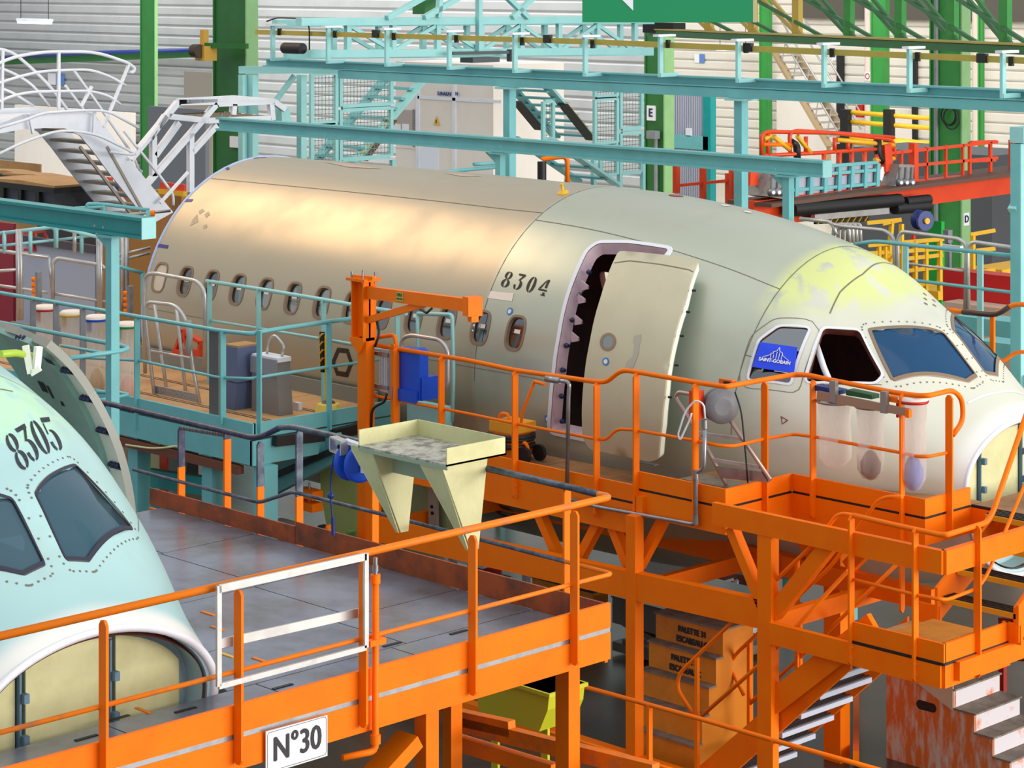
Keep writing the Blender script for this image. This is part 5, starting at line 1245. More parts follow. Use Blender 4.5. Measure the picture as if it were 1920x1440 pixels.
for label, u, mt in (('pale down pipe with red hose box on the right wall', 1627, mat('pale_pipe',(222,206,196),.5)),('pale drain pipe right of the big green column', 1829, mat('pale_pipe2',(216,204,190),.5)),('brownish pipe left of the stair on the right wall', 1437, mat('brown_pipe',(150,120,96),.6))):
    p = at(u, 200, y=YR-.4); m = M(); m.cyl((p.x,p.y,0),(p.x,p.y,9.5), .11, 8); tagged('down_pipe', m, mt, label, 'pipe')
c = at(1618,208,y=YR-.28); m = M(); m.cbox(c, .26, .46, .42); tagged('hose_box', m, RED, 'small red box on the pale pipe right of the stair', 'box')
c = at(1627,143,y=YR-.52); t = thing('round_sign', 'white square sign with red ring on the pale pipe', 'sign', c)
m = M(); m.cbox(c, .22, .03, .3); obj('board', m, SIGN_W, t); m = M(); m.tube([c+V((math.cos(i*PI/8)*.08,-.02,math.sin(i*PI/8)*.09)) for i in range(16)], .016, 4, True); obj('ring', m, RED, t)
def lamp(label, u0, u1, v, y):
    a, b = at(u0,v,y=y), at(u1,v,y=y); t = thing('strip_light', label, 'lamp', a)
    e = bpy.data.materials.new('tube_glow'); e.use_nodes = True; e.node_tree.nodes['Principled BSDF'].inputs['Emission Color'].default_value = (1,.95,.85,1); e.node_tree.nodes['Principled BSDF'].inputs['Emission Strength'].default_value = 1.6
    m = M(); m.box((a.x,y-.08,a.z-.05),(b.x,y+.08,a.z+.03)); obj('diffuser', m, e, t); m = M(); m.box((a.x-.03,y-.1,a.z+.03),(b.x+.03,y+.1,a.z+.12)); obj('housing', m, WHT, t)
    for x in (a.x+.1, b.x-.1): m = M(); m.cyl((x,y,a.z+.1),(x,y,a.z+4), .012, 6); obj('suspension', m, BLK, t)
lamp('lit white strip light on the right wall under the busbar', 1346, 1402, 92, YR-1); lamp('white strip light hanging in front of the left cladding', 36, 94, 41, YL-4)
# white wall panel behind the stair, pale wall cabinet
m = M(); p, q = at(1458,145,y=YR-.1), at(1570,330,y=YR-.1); m.box((p.x,YR-.16,0),(q.x,YR-.06,p.z)); tagged('white_wall_panel', m, WHP, 'tall white wall panel behind the yellowish access stair', 'panel')
# yellowish stair on the right
SY = thing('access_stair', 'tan steel access stair with thin rails against the right wall', 'stair', at(1540,300,y=40))
TST = mat('tan_steel', (176,152,118), .5)
ya, yb = 39.0, 40.2
for y, (p, q) in ((ya,((1452,98),(1556,275))),(yb,((1490,98),(1590,262)))):
    m = M(); m.beam(at(*p,y=y), at(*q,y=y), .08, .3, (0,1,0)); obj('stringer', m, TST, SY)
a0, a1 = at(1452,98,y=ya), at(1556,275,y=ya)
for c in (a1, a1+V((0,1.2,0))): m = M(); m.box((c.x-.1,c.y-.04,0),(c.x+.02,c.y+.04,c.z)); obj('leg', m, TST, SY)
for i in range(14): c = a0+(a1-a0)*(i+.5)/14; m = M(); m.box(c+V((-.14,.05,-.03)), c+V((.14,1.15,.01))); obj('tread', m, ALU, SY)
for dz in (.5,1.0): m = M(); m.tube([a0+V((.3,0,dz)), a1+V((.3,0,dz))], .03, 6); obj('handrail', m, ALU, SY); m = M(); m.tube([a0+V((.3,1.2,dz)), a1+V((.3,1.2,dz))], .03, 6); obj('handrail', m, ALU, SY)
for i in range(5): c = a0+(a1-a0)*(i+.5)/5; m = M(); m.cyl(c+V((.1,0,0)), c+V((.3,0,1.0)), .02, 6); obj('rail_post', m, ALU, SY)
# yellow guard rails
YG = thing('guard_rail', 'yellow guard rail with dark posts in front of the plain green column', 'barrier', at(1660,240,y=36))
for v0, v1, r in ((210,222,.07),(228,240,.07),(260,275,.16)):
    m = M(); m.tube([at(1588,v0,y=36), at(1745,v1,y=36)], r, 8); obj('yellow_bar', m, YEL, YG)
for u in (1586,1667,): m = M(); p = at(u,205,y=35.9); m.box((p.x-.14,35.8,0),(p.x+.14,36.0,p.z)); obj('dark_post', m, BLK, YG)
for label, u0, u1, v0, v1 in (('pale cabinet behind the yellow guard rail', 1650, 1710, 220, 262),):
    a, b = boxat(u0,u1-8,u1,v0,v1,76); m = M(); m.box((a.x,a.y,0),b); tagged('pale_cabinet', m, WHP, label, 'cabinet')
# red-orange gantry platform
RP = thing('gantry_platform', 'long red-orange gantry walkway in the right background', 'platform', at(1700,350,d=40))
def rp(name, mt, m, par=None): return obj(name, m, mt, par or RP)
DX = 40.0
def g(u, v, dd=0): return at(u, v, d=46-(u-1400)*.0-(0)+dd)
# walkway runs along Y: deck edge slopes up to the right
GX = at(1700,370,d=40).x
def gx(u, v): return at(u, v, x=GX)
for p, q, w_, h_, mt in (((1405,402),(1960,331),.2,.42,ORR),((1405,382),(1960,312),.9,.06,mat('gantry_deck',(96,66,52),.6)),((1440,400),(1608,384),.06,.3,mat('dark_slab',(62,62,66),.6)),):
    m = M(); m.beam(gx(*p), gx(*q), w_, h_); rp('edge_girder' if h_ > .2 else 'deck', mt, m)
m = M(); m.beam(gx(1560,386), gx(1870,344), .1, .03); rp('girder_flange', ORA, m)
for v0, v1, u0, u1 in ((288,266,1660,1870),(312,296,1690,1870),(350,340,1690,1870)):
    m = M(); m.beam(gx(u0,v0), gx(u1,v1), .045, .05 if v0 < 340 else .2); rp('rail', ORR, m)
for u, v in ((1690,282),(1737,275),(1773,272),(1805,270),(1856,266)): m = M(); m.beam(gx(u,v), gx(u,v+86), .045, .045, (0,1,0)); rp('rail_post', ORR, m)
m = M(); m.beam(gx(1713,268), gx(1713,362), .12, .12, (0,1,0)); rp('rail_post', ORR, m)
for u0, u1, v, dv in ((1820,1866,267,-2),(1820,1866,302,-2)): m = M(); m.beam(gx(u0,v), gx(u1,v+dv), .05, .05); rp('rail', ORR, m)
m = M(); m.beam(gx(1818,266), gx(1818,350), .05, .05, (0,1,0)); m2 = M(); rp('rail_post', ORR, m); m = M(); m.beam(gx(1857,266), gx(1857,345), .05, .05, (0,1,0)); rp('rail_post', ORR, m)
for p, q in (((1900,262),(1960,255)),((1900,298),(1960,292))): m = M(); m.beam(gx(*p), gx(*q), .06, .08); rp('rail', ORR, m)
for u in (1898,1917): m = M(); m.beam(gx(u,262), gx(u,345), .1, .1, (0,1,0)); rp('rail_post', ORR, m)
m = M(); m.beam(gx(1405,330), gx(1420,330), .05, .3); rp('rail', ORR, m)
for u, v0, v1 in ((1373,318,388),(1366,325,385),(1318,310,380),(1268,300,362)):
    m = M(); m.beam(at(u,v0,x=GX-3), at(u,v1,x=GX-3), .09, .09, (0,1,0)); rp('rail_post', ORR, m)
m = M(); m.beam(at(1268,348,x=GX-3), at(1372,338,x=GX-3), .05, .05); rp('rail', ORR, m)
# cage on the walkway
CG = thing('lift_basket', 'orange tubular basket with yellow braces above the red walkway', 'basket', gx(1560,330))
def cg(name, mt, pts, r=.033, rad=.25): m = M(); m.tube(fillet(pts, rad), r, 8); obj(name, m, mt, CG)
cg('top_rail', ORR, [gx(1428,292), gx(1428,252), gx(1440,247), gx(1560,249), gx(1676,262), gx(1678,300)])
cg('top_rail', ORR, [gx(1482,290), gx(1480,250), gx(1492,245), gx(1590,251), gx(1676,258)])
cg('mid_rail', ORA, [gx(1430,271), gx(1485,271)]); cg('low_rail', ORR, [gx(1430,292), gx(1545,286), gx(1676,277)]); cg('low_rail', ORR, [gx(1545,330), gx(1640,318), gx(1676,312)])
for u, v0, v1 in ((1440,250,292),(1511,256,285),(1565,258,284),(1590,262,282)): cg('upright', ORR, [gx(u,v0), gx(u,v1)], .035)
for u in (1545,1574,1597,1621,1645,1660): cg('upright', ORR, [gx(u,284), gx(u,328)], .04)
for p, q in (((1432,262),(1445,254)),((1495,255),(1520,287)),((1450,256),(1480,280)),((1568,262),(1676,272)),((1640,300),(1676,297))): cg('yellow_brace', YEL, [gx(*p), gx(*q)], .04)
cg('black_hose', BLK, [gx(1484,266), gx(1494,272), gx(1495,300)], .06); cg('black_hose', BLK, [gx(1645,262), gx(1647,292), gx(1656,302)], .07)
m = M(); m.beam(gx(1658,270), gx(1661,320), .16, .2, (0,1,0)); obj('corner_post', m, ORR, CG)
# teal segmented cradle panel and two grey actuators
TP = thing('cradle_panel', 'teal framed grey panel leaning on the red walkway', 'panel', gx(1540,370))
P = [[gx(1460+u*.0+k*180, v+(-9 if k else 0)) for k in (0,1)] for u, v in ((0,378),(0,352),(0,318))]
m = M(); m.poly([gx(1455,380), gx(1640,366), gx(1640,348), gx(1638,306), gx(1470,324), gx(1468,352)], (-.06,0,0)); obj('sheet', m, mat('cradle_grey', (172,176,192), .5), TP)
for p, q in (((1455,358),(1640,344)),((1455,378),(1640,364)),((1530,312),(1640,304)),((1462,332),(1640,318))): m = M(); m.beam(gx(*p)+V((.05,0,0)), gx(*q)+V((.05,0,0)), .05, .05); obj('rail', m, TEA, TP)
for u in (1460,1486,1513,1540,1566,1590,1615,1638): m = M(); m.beam(gx(u,378-(u-1460)*.08)+V((.06,0,0)), gx(u+2,322-(u-1460)*.09)+V((.06,0,0)), .06, .09, (0,1,0)); obj('rib', m, TEA, TP)
m = M(); m.cbox(gx(1600,361)+V((.07,0,0)), .05, .3, .2); obj('dark_opening', m, BLK, TP)
for label, pts in (('grey finned actuator head at the left end of the teal cradle', [(1426,322),(1466,328),(1452,372),(1414,366)]),('grey finned actuator head right of the teal cradle', [(1664,306),(1692,308),(1684,350),(1654,348)])):
    t = thing('actuator_head', label, 'actuator', gx(*pts[3])); m = M(); m.poly([gx(*p)+V((.25,0,0)) for p in pts], (-.5,0,0)); obj('casing', m, mat('cast_grey', (142,140,138), .5, c2=(110,108,106), scale=14), t)
    for k in range(3):
        c = gx(pts[3][0]+8+k*11, pts[3][1]-8)+V((.26,0,0)); m = M(); m.lathe(c, (1,-.4,0), [(.07,0),(.07,.06),(.03,.08)], 10); obj('nozzle', m, STE, t)
        m = M(); a = gx(pts[3][0]+10+k*11, pts[3][1]-36)+V((.26,0,0)); m.beam(a, c, .05, .05, (1,0,0)); obj('fin', m, STE, t)
m = M(); m.poly([gx(1650,312), gx(1658,314), gx(1650,340), gx(1642,332)], (.04,0,0)); tagged('white_card', m, SIGN_W, 'white card hung beside the right actuator head', 'card')
for pts in ([(1420,372),(1448,370)],[(1656,362),(1690,358)]): pass
for label, p, q, r in (('thick black hose lying along the red walkway', (1448,390), (1650,372), .11),('short black hose end on the walkway girder', (1640,388), (1704,383), .1),('brown pipe lying on the walkway deck', (1660,376), (1705,371), .09)):
    m = M(); m.cyl(gx(*p)+V((.4,0,0)), gx(*q)+V((.4,0,0)), r, 10); tagged('hose', m, BLK, label, 'hose')
m = M(); m.beam(gx(1492,404)+V((.35,0,0)), gx(1632,392)+V((.35,0,0)), .08, .1); tagged('pale_tube', m, ALU, 'pale metal tube lying under the black hose on the walkway', 'tube')
m = M(); m.beam(gx(1500,412)+V((.3,0,0)), gx(1600,407)+V((.3,0,0)), .04, .1); hb = tagged('hazard_beam', m, BLK, 'black and yellow striped beam below the walkway', 'beam')
for i in range(9):
    c = gx(1504+i*11,412-i*.55)+V((.33,0,0))-hb.location; m = M(); m.beam(c+V((0,-.03,-.04)), c+V((0,.05,.04)), .012, .04, (1,0,0)); o = obj('yellow_stripe', m, YEL); o.parent = hb
# things below the walkway
c = at(1722,412,d=38); t = thing('cable_reel', 'dark blue cable reel under the red walkway', 'reel', c); m = M(); m.lathe(c, (1,-.3,0), [(.16,0),(.16,.05),(.1,.06),(.1,.14),(.16,.15),(.16,.2)], 18); obj('drum', m, DBL, t); m = M(); m.lathe(c, (1,-.3,0), [(.05,.2),(.05,.24)], 10); obj('hub', m, YEL, t)
m = M(); m.beam(c+V((-.1,0,-.2)), V((c.x-.1,c.y,.0)), .05, .05, (0,1,0)); obj('stand_post', m, ORR, t)
YS = thing('yellow_stair_stand', 'yellow tubular stair stand behind the cockpit roof', 'stand', at(1690,560,d=36))
def ys(p, q, r=.03): m = M(); m.beam(at(*p,d=36), at(*q,d=36), r*2, r*2, (0,1,0)); obj('yellow_bar', m, YEL, YS)
for p, q in (((1628,460),(1770,448)),((1628,475),(1770,466)),((1690,420),(1690,560)),((1672,415),(1668,470)),((1655,420),(1690,412)),((1716,450),(1716,540)),((1736,455),(1736,545)),((1762,450),(1762,545)),((1700,485),(1768,478)),((1700,508),(1768,500)),((1700,535),(1768,530)),((1640,500),(1680,470)),((1665,500),(1690,440)),((1626,418),(1690,412)),((1660,462),(1660,500)),((1648,462),(1648,500)),((1820,440),(1866,432)),((1824,440),(1824,520)),((1830,470),(1866,466)),((1824,512),(1866,506)),((1896,430),(1960,424)),((1902,430),(1902,516)),((1912,440),(1912,516)),((1896,480),(1960,476)),((1896,512),(1960,508))): ys(p, q)
m = M(); m.box(at(1820,500,d=37), at(1868,525,d=37)+V((.3,1,0))); obj('yellow_deck', m, YEL, YS); m = M(); m.box(at(1700,540,d=37), at(1768,556,d=37)+V((.2,.6,0))); obj('yellow_deck', m, YEL, YS)
boxthing('green_cabinet', 'bright green electrical cabinet behind the yellow stair stand', 'cabinet', 1738,1765,1771,416,520,40, mat('bright_green',(20,170,60),.45), z0=0)
a, b = boxat(1768,1778,1786,432,456,39.2); t = thing('grey_switch_box', 'small grey switch box on a post beside the green cabinet', 'box', (a.x,a.y,0)); m = M(); m.box(a,b); obj('case', m, GRY, t); m = M(); m.box((a.x+.03,b.y-.06,0),(a.x+.09,b.y,a.z)); obj('post', m, GRY, t)
boxthing('white_ledge', 'white ledge board in front of the big green column', 'board', 1762,1800,1806,462,474,38, WHT)
boxthing('red_barrier', 'long red barrier panel behind the cockpit', 'barrier', 1768,1905,1930,520,584,34, RED, z0=1.6)
boxthing('beige_wall_block', 'beige low block under the red barrier', 'block', 1768,1905,1935,582,612,33.5, mat('beige_block',(196,170,150),.6), z0=0)
m = M(); a, b = boxat(1600,1860,1960,400,470,56); m.box((a.x,a.y,0),(b.x,b.y,3.2)); tagged('dark_backdrop_cabinets', m, mat('slate_cabinet',(70,74,80),.5), 'dark slate cabinet row behind the yellow stands', 'cabinet')
# teal structure behind the nose and far dock rails
boxthing('teal_far_beam', 'pale teal beam layer behind the windscreen', 'beam', 1790,1925,1960,608,640,29, TEA)
boxthing('teal_lower_beam', 'second teal beam below the pale teal one behind the nose', 'beam', 1830,1925,1960,650,680,28, TEA)
FP = thing('portal_frame', 'large pale teal portal post with diagonal brace at the right edge', 'frame', at(1890,600,y=3))
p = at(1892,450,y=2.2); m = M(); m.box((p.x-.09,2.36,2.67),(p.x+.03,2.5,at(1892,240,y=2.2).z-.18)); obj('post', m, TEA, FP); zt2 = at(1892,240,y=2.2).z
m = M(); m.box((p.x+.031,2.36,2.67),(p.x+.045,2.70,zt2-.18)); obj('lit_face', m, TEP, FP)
m = M(); m.box((p.x-.1,2.36,zt2-.17),(p.x+.08,5,zt2)); obj('cross_beam', m, TEP, FP)
m = M(); m.beam(at(1898,395,y=2.35), at(1945,310,y=2.9), .06, .1, (1,0,0)); obj('brace', m, TEP, FP)
m = M(); m.box(at(1895,700,y=2.4), at(1960,730,y=2.4)+V((0,.1,0))); obj('lower_beam', m, TEP, FP)
FD = thing('far_dock_rail', 'teal guard rail with aluminium hoops on the far side of the cockpit', 'railing', at(1750,600,y=2.6))
def fd(name, mt, pts, r=.024, rad=.12, y=2.7): m = M(); m.tube(fillet([at(*p,y=y) for p in pts], rad), r, 8); obj(name, m, mt, FD)
fd('handrail', TEA, [(1604,458),(1640,452),(1960,486)]); fd('midrail', TEA, [(1700,524),(1870,545),(1960,556)], .02)
for u, v0, v1 in ((1698,460,600),(1838,475,720)): m = M(); m.beam(at(u,v0,y=2.7), at(u,v1,y=2.7), .07, .03, (0,1,0)); obj('post', m, TEP, FD)
for pts in ([(1683,570),(1683,450),(1690,434),(1800,448),(1814,462),(1816,580)],[(1810,580),(1812,470),(1822,453),(1940,470)],[(1560,420),(1576,424),(1660,432),(1676,446),(1680,560)],[(1500,410),(1560,416),(1568,440)]): fd('aluminium_hoop', ALU, pts, .024, .14, 3.0)
fd('aluminium_bar', ALU, [(1700,494),(1808,508)], .016, .1, 3.0)
for k in range(4): fd('stacked_hoop', ALU, [(1562+k*9,452),(1563+k*9,428),(1572+k*9,420),(1586+k*9,421),(1592+k*7,430),(1593+k*7,455)], .022, .12, 3.2+.05*k)
# orange rail on the far side of the nose
m = M(); a = ats([(1775,580),(1800,584),(1868,590),(1900,570),(1940,572)], y=1.2); m.tube(fillet(a, .1), .026, 8); fo = tagged('far_orange_rail', m, ORW, 'orange handrail with worn dark stretch beyond the windscreen', 'railing')
m = M(); b_ = fo.location; m.tube(fillet([q-b_ for q in ats([(1805,585),(1868,591),(1893,575)], y=1.19)], .1), .028, 8); o = obj('dark_sleeve', m, mat('worn_dark', (64,46,40), .5), None); o.parent = fo
m = M(); m.beam(at(1861,592,y=1.2)-b_, at(1861,684,y=1.2)-b_, .05, .03, (0,1,0)); o = obj('post', m, ORA, None); o.parent = fo
m = M(); m.tube(fillet([q-b_ for q in ats([(1861,677),(1885,677),(1903,660),(1940,660)], y=1.2)], .1), .02, 8); o = obj('midrail', m, ORA, None); o.parent = fo
# ------------------------------------------------------------------ left background
m = M(); p, q = at(32,240,y=YL-1), at(250,345,y=YL-1); m.box((p.x,YL-1.1,0),(q.x,YL-.9,at(200,208,y=YL-1).z)); tagged('white_board', m, WHP, 'big white board standing before the left cladding', 'board')
boxthing('beige_wall_unit', 'beige cabinet left of the tall green column', 'cabinet', 345,398,402,136,225,60, mat('beige_unit',(186,176,160),.5), z0=0)
boxthing('grey_locker', 'grey glazed locker partly hidden behind white stand', 'locker', 278,385,392,206,340,52, mat('locker_grey',(122,128,136),.4), z0=0)
for label, c_, sc in (('topmost cardboard sheet behind the black crates', (0,76,78,308,330,40.6), CAR),):
    boxthing('cardboard_sheet', label, 'cardboard', *c_, sc, z0=0)
def crate(label, uL, uM, uR, v0, v1, D):
    a, b = boxat(uL,uM,uR,v0,v1,D); t = thing('lidded_crate', label, 'crate', (a.x,a.y,a.z), 'black crates with cardboard lids')
    m = M(); m.poly([(a.x+.05,a.y+.04,a.z),(b.x-.04,a.y+.04,a.z),(b.x,a.y,b.z-.02),(a.x,a.y,b.z-.02)], (0,b.y-a.y,0)); obj('tub', m, DGR, t)
    m = M(); m.box((a.x-.03,a.y-.04,b.z-.1),(b.x+.04,b.y+.03,b.z-.02)); obj('rim', m, BLK, t)
    m = M(); m.poly([(a.x,a.y,b.z-.02),(b.x,a.y,b.z-.02),(b.x,a.y,b.z+.01),((a.x+b.x)/2,a.y,b.z+.04),(a.x,a.y,b.z+.01)], (0,b.y-a.y,0)); obj('cardboard_lid', m, CAR, t)
    for f in (.3,.55,.8): m = M(); m.box((a.x+(b.x-a.x)*f-.05,a.y-.05,b.z-.28),(a.x+(b.x-a.x)*f+.05,a.y-.01,b.z-.1)); obj('clip', m, BLK, t)
    m = M(); m.box((a.x+(b.x-a.x)*.42,a.y-.03,b.z-.35),(a.x+(b.x-a.x)*.48,a.y+.02,b.z-.28)); obj('label_tag', m, SIGN_W, t)
crate('rearmost black crate under cardboard, left edge', -40,62,95,330,384,39)
crate('middle black crate with sagging cardboard lid', 5,118,155,338,388,37.5)
crate('front black crate with taped cardboard lid and white tag', -30,102,186,350,420,36)
t = thing('orange_skip', 'orange skip with yellow rim behind the black crates', 'skip', at(170,400,d=44))
for k, (uL,uM,uR,v0,v1) in enumerate(((140,205,212,333,352),(300,345,350,346,362))):
    a, b = boxat(uL,uM,uR,v0,v1,44-k); m = M(); m.box(a,b); obj('hopper_side', m, ORR, t); m = M(); m.box((a.x-.02,a.y-.03,a.z-.06),(b.x+.02,b.y,a.z+.03)); obj('rim', m, YEL, t)
a, b = boxat(180,340,352,362,430,43.5); m = M(); m.box((a.x,a.y,0),(b.x,b.y,b.z)); obj('body', m, mat('skip_tan',(176,124,58),.6), t)
boxthing('blue_post', 'dark blue post beside the orange skip', 'post', 211,220,223,346,402,42, DBL, z0=0)
boxthing('leaning_sheet', 'pale grey leaning panel with dark top edge behind the dock rails', 'panel', 30,178,186,470,580,31, mat('panel_bluegrey',(170,178,196),.5), z0=0)
boxthing('dark_rail_roll', 'dark roll lying along the top of the pale grey panel', 'roll', 40,178,184,461,476,30.9, mat('roll_grey',(78,74,84),.7))
boxthing('red_box_stack', 'dark red box behind the teal left railing', 'box', -10,25,30,420,475,33, mat('dark_red',(150,30,50),.5), z0=0)
boxthing('dark_cabinet_left', 'dark brown cabinet behind the teal left railing', 'cabinet', 70,178,186,410,470,33.5, mat('dark_brown',(66,58,58),.6), z0=0)
t = thing('red_wire_rack', 'small red wire rack in front of the dark cabinet', 'rack', at(70,470,d=32))
for p, q in (((45,438),(62,436)),((62,436),(64,470)),((84,434),(86,470)),((82,434),(90,450)),((45,468),(88,470)),((45,438),(82,434))): m = M(); m.beam(at(*p,d=32), at(*q,d=32), .03, .03, (0,1,0)); obj('bar', m, mat('wire_red',(196,50,40),.5), t)
# teal far dock railings at the left
LR = thing('left_railing', 'teal and bare metal guard rails crossing behind the dark teal beam', 'railing', at(120,520,d=29))
def lr(mt, pts, r=.024, D=29.5, rad=.1): m = M(); m.tube(fillet([at(*p,d=D) for p in pts], rad), r, 8); obj('rail_tube', m, mt, LR)
lr(TEP, [(-20,440),(98,426),(104,432),(104,465)]); lr(TEP, [(106,465),(106,430),(112,427),(190,446)], D=29.4); lr(TEP, [(-20,463),(104,450)], .018); lr(TEP, [(108,450),(190,440)], .018)
for u in (8,57,140,153): lr(TEP if u != 140 else ALU, [(u,425+ (u<60)*8),(u,475)], .026)
lr(ALU, [(-20,468),(92,482)]); lr(ALU, [(92,482),(97,540)], .02); lr(ALU, [(99,560),(99,492),(108,484),(190,497),(197,504)], .026); lr(ALU, [(-20,510),(32,505)], .02); lr(ALU, [(103,551),(200,566)], .02); lr(ALU, [(-20,533),(90,548)], .02)
for u in (33,38,184,188): lr(ALU, [(u,430),(u+2,600)], .03)
lr(TEA, [(162,388),(165,382),(196,383),(280,394)], D=30.5); lr(TEA, [(140,391),(195,387)], D=30.5); lr(TEA, [(195,384),(195,410)], D=30.5); lr(ALU, [(225,404),(320,395)], .02, 30.5)
for v in (415,430,470,480): lr(ALU, [(224,v+8),(282,v-6)], .018, 30.4)
lr(TEA, [(224,500),(268,512)], D=30.3); lr(TEA, [(278,395),(278,440)], .03, 30.4); lr(TEA, [(268,512),(268,640)], .03, 30.3)
for u in (230,237): lr(ALU, [(u,440),(u+1,590)], .03, 30.4)
for (u,v0) in ((72,510),(244,536)):
    m = M(); m.beam(at(u,v0,d=29), at(u,v0+60,d=29), .06, .06, (0,1,0)); o = obj('valve_column', m, STE, LR)
    for k in range(4): m = M(); c = at(u-6,v0+14+k*11,d=28.9); m.lathe(c, RV, [(.03,-.04),(.03,.0)], 8); obj('orange_valve', m, ORA, o)
for u, v in ((290,400),(292,432),(291,425),(288,438)): m = M(); c = at(u,v,d=30.2); m.lathe(c, RV, [(.04,-.05),(.04,.0)], 8); obj('orange_valve', m, ORA, LR)
# near-left curved rail corner of the second dock
L2 = thing('dock_corner_rail', 'teal guard rail corner behind the open green door', 'railing', at(230,700,z=3.75))
def l2(mt, pts, r=.024, rad=.08): m = M(); m.tube(fillet(pts, rad), r, 8); obj('rail_tube', m, mt, L2)
zz = 3.74
l2(TEA, [at(-20,601,z=zz), at(232,649,z=zz), at(242,653,z=zz), at(228,658,z=zz), at(130,672,z=zz)])
l2(TEA, [at(115,648,z=3.3+.2), at(205,664,z=3.5)], .018); l2(TEA, [at(180,735,z=3.0), at(215,735,z=3.0), at(245,740,z=3.0), at(180,752,z=3.0)], .02)
m = M(); p = at(208,660,z=3.6); m.box((p.x-.012,p.y-.05,0),(p.x+.012,p.y+.03,p.z)); obj('post', m, TEP, L2)
for u, h_ in ((62,0),(155,0)): pass
# white arched saddle stair
AXX = -5.0
AS = thing('saddle_stair', 'white arched walkway with curved rails and steps beyond the dock', 'stair', at(120,400,x=AXX))
def ap(u, v, dx=0): return at(u, v, x=AXX)+V((dx,0,0))
out = [(-30,244),(0,232),(40,215),(80,209),(130,207),(175,212),(200,240),(225,275),(262,322),(300,368),(325,398)]
inn = [(-30,268),(0,250),(40,243),(85,240),(120,240),(150,254),(175,284),(200,318),(235,362),(262,396),(285,420)]
for dx in (0,-1.1):
    m = M()
    for i in range(len(out)-1): m.poly([ap(*out[i],dx), ap(*out[i+1],dx), ap(*inn[i+1],dx), ap(*inn[i],dx)], (-.03,0,0))
    obj('side_plate', m, WHT, AS)
for i in range(9): 
    c = ap(165+i*15.5, 248+i*20); m = M(); m.box(c+V((-1.05,-.12,-.02)), c+V((-.03,.14,.02))); obj('tread', m, mat('worn_tread',(150,138,124),.6), AS)
m = M(); m.box(ap(0,232)+V((-1.05,0,-.03)), ap(150,212)+V((-.03,0,-.03))); obj('walk_plate', m, WHT, AS)
def ar(pts, dx, r=.022): m = M(); m.tube(fillet([ap(*p,dx) for p in pts], .5, 6), r, 6); obj('curved_rail', m, WHT, AS)
ar([(-30,132),(20,108),(80,97),(180,97),(240,118),(253,128),(250,136),(242,135)], 0, .026); ar([(-30,165),(30,145),(80,133),(170,130),(210,145),(235,160)], 0); ar([(-30,205),(20,180),(60,172),(170,170),(205,180),(225,195)], 0)
ar([(-60,100),(0,95),(60,92),(100,100),(140,135),(170,165),(262,290),(345,330)], -1.1, .026); ar([(-60,132),(10,128),(70,128),(110,145),(140,165),(170,205)], -1.1); ar([(-60,165),(40,163),(90,172),(140,204)], -1.1)
ar([(-30,290),(20,265),(80,245),(110,243),(160,250),(200,270),(232,286),(225,288),(185,283)], .3); ar([(-30,240),(30,222),(60,210),(140,205),(180,206),(238,238)], .3)
ar([(215,134),(265,205),(330,300),(352,360)], -1.1); ar([(200,165),(245,225),(300,300),(345,365)], -1.1); ar([(232,245),(300,330),(325,365),(325,385)], 0)
for p, q, dx in (((5,95),(3,205),0),((110,97),(110,208),0),((172,162),(152,200),0),((242,120),(194,238),0),((47,213),(55,250),.1),((170,205),(168,250),.1),((290,235),(240,300),.1),((345,322),(293,380),.1),((150,275),(260,420),0),((200,275),(270,400),0)):
    m = M(); m.beam(ap(*p,dx), ap(*q,dx), .04, .04, (1,0,0)); obj('rail_post', m, WHT if p[0] not in (150,200) else mat('bare_bar',(150,140,130),.5), AS)
# white stand behind the fuselage
WS = thing('service_stand', 'white tubular service stand with tan boards behind the aft fuselage edge', 'stand', at(400,350,x=-3.5))
def wp(u, v, dx=0): return at(u, v, x=-5.7)+V((dx,0,0))
def wb(p, q, dx=0, s_=.09, nm='white_bar'): m = M(); m.beam(wp(*p,dx), wp(*q,dx), s_, s_, (1,0,0)); obj(nm, m, WHT, WS)
for p, q in (((333,192),(250,292)),((405,195),(275,345)),((310,217),(280,260)),((335,230),(290,292)),((405,235),(360,285)),((405,195),(510,190)),((333,192),(405,191)),((333,190),(440,184)),((440,184),(512,190)),((315,218),(388,226)),((388,226),(505,222)),((357,250),(357,360)),((287,255),(287,330)),((507,195),(510,225)),((438,195),(436,215)),((512,190),(533,205)),((250,292),(235,310)),((275,345),(262,362))): wb(p, q)
for q in ([(335,190),(440,184),(510,190),(405,194)],[(316,218),(420,212),(505,221),(388,228)]): m = M(); m.poly([wp(*p) for p in q], (0,0,.03)); obj('tan_board', m, mat('stand_board',(212,196,172),.6), WS)
m = M(); m.poly([wp(527,205), wp(543,202), wp(546,228), wp(530,236)], (-.3,0,0)); obj('end_bracket', m, TEP, WS)
m = M(); m.beam(wp(415,237), wp(540,237), .08, .08, (1,0,0)); obj('teal_ledge', m, TEA, WS)
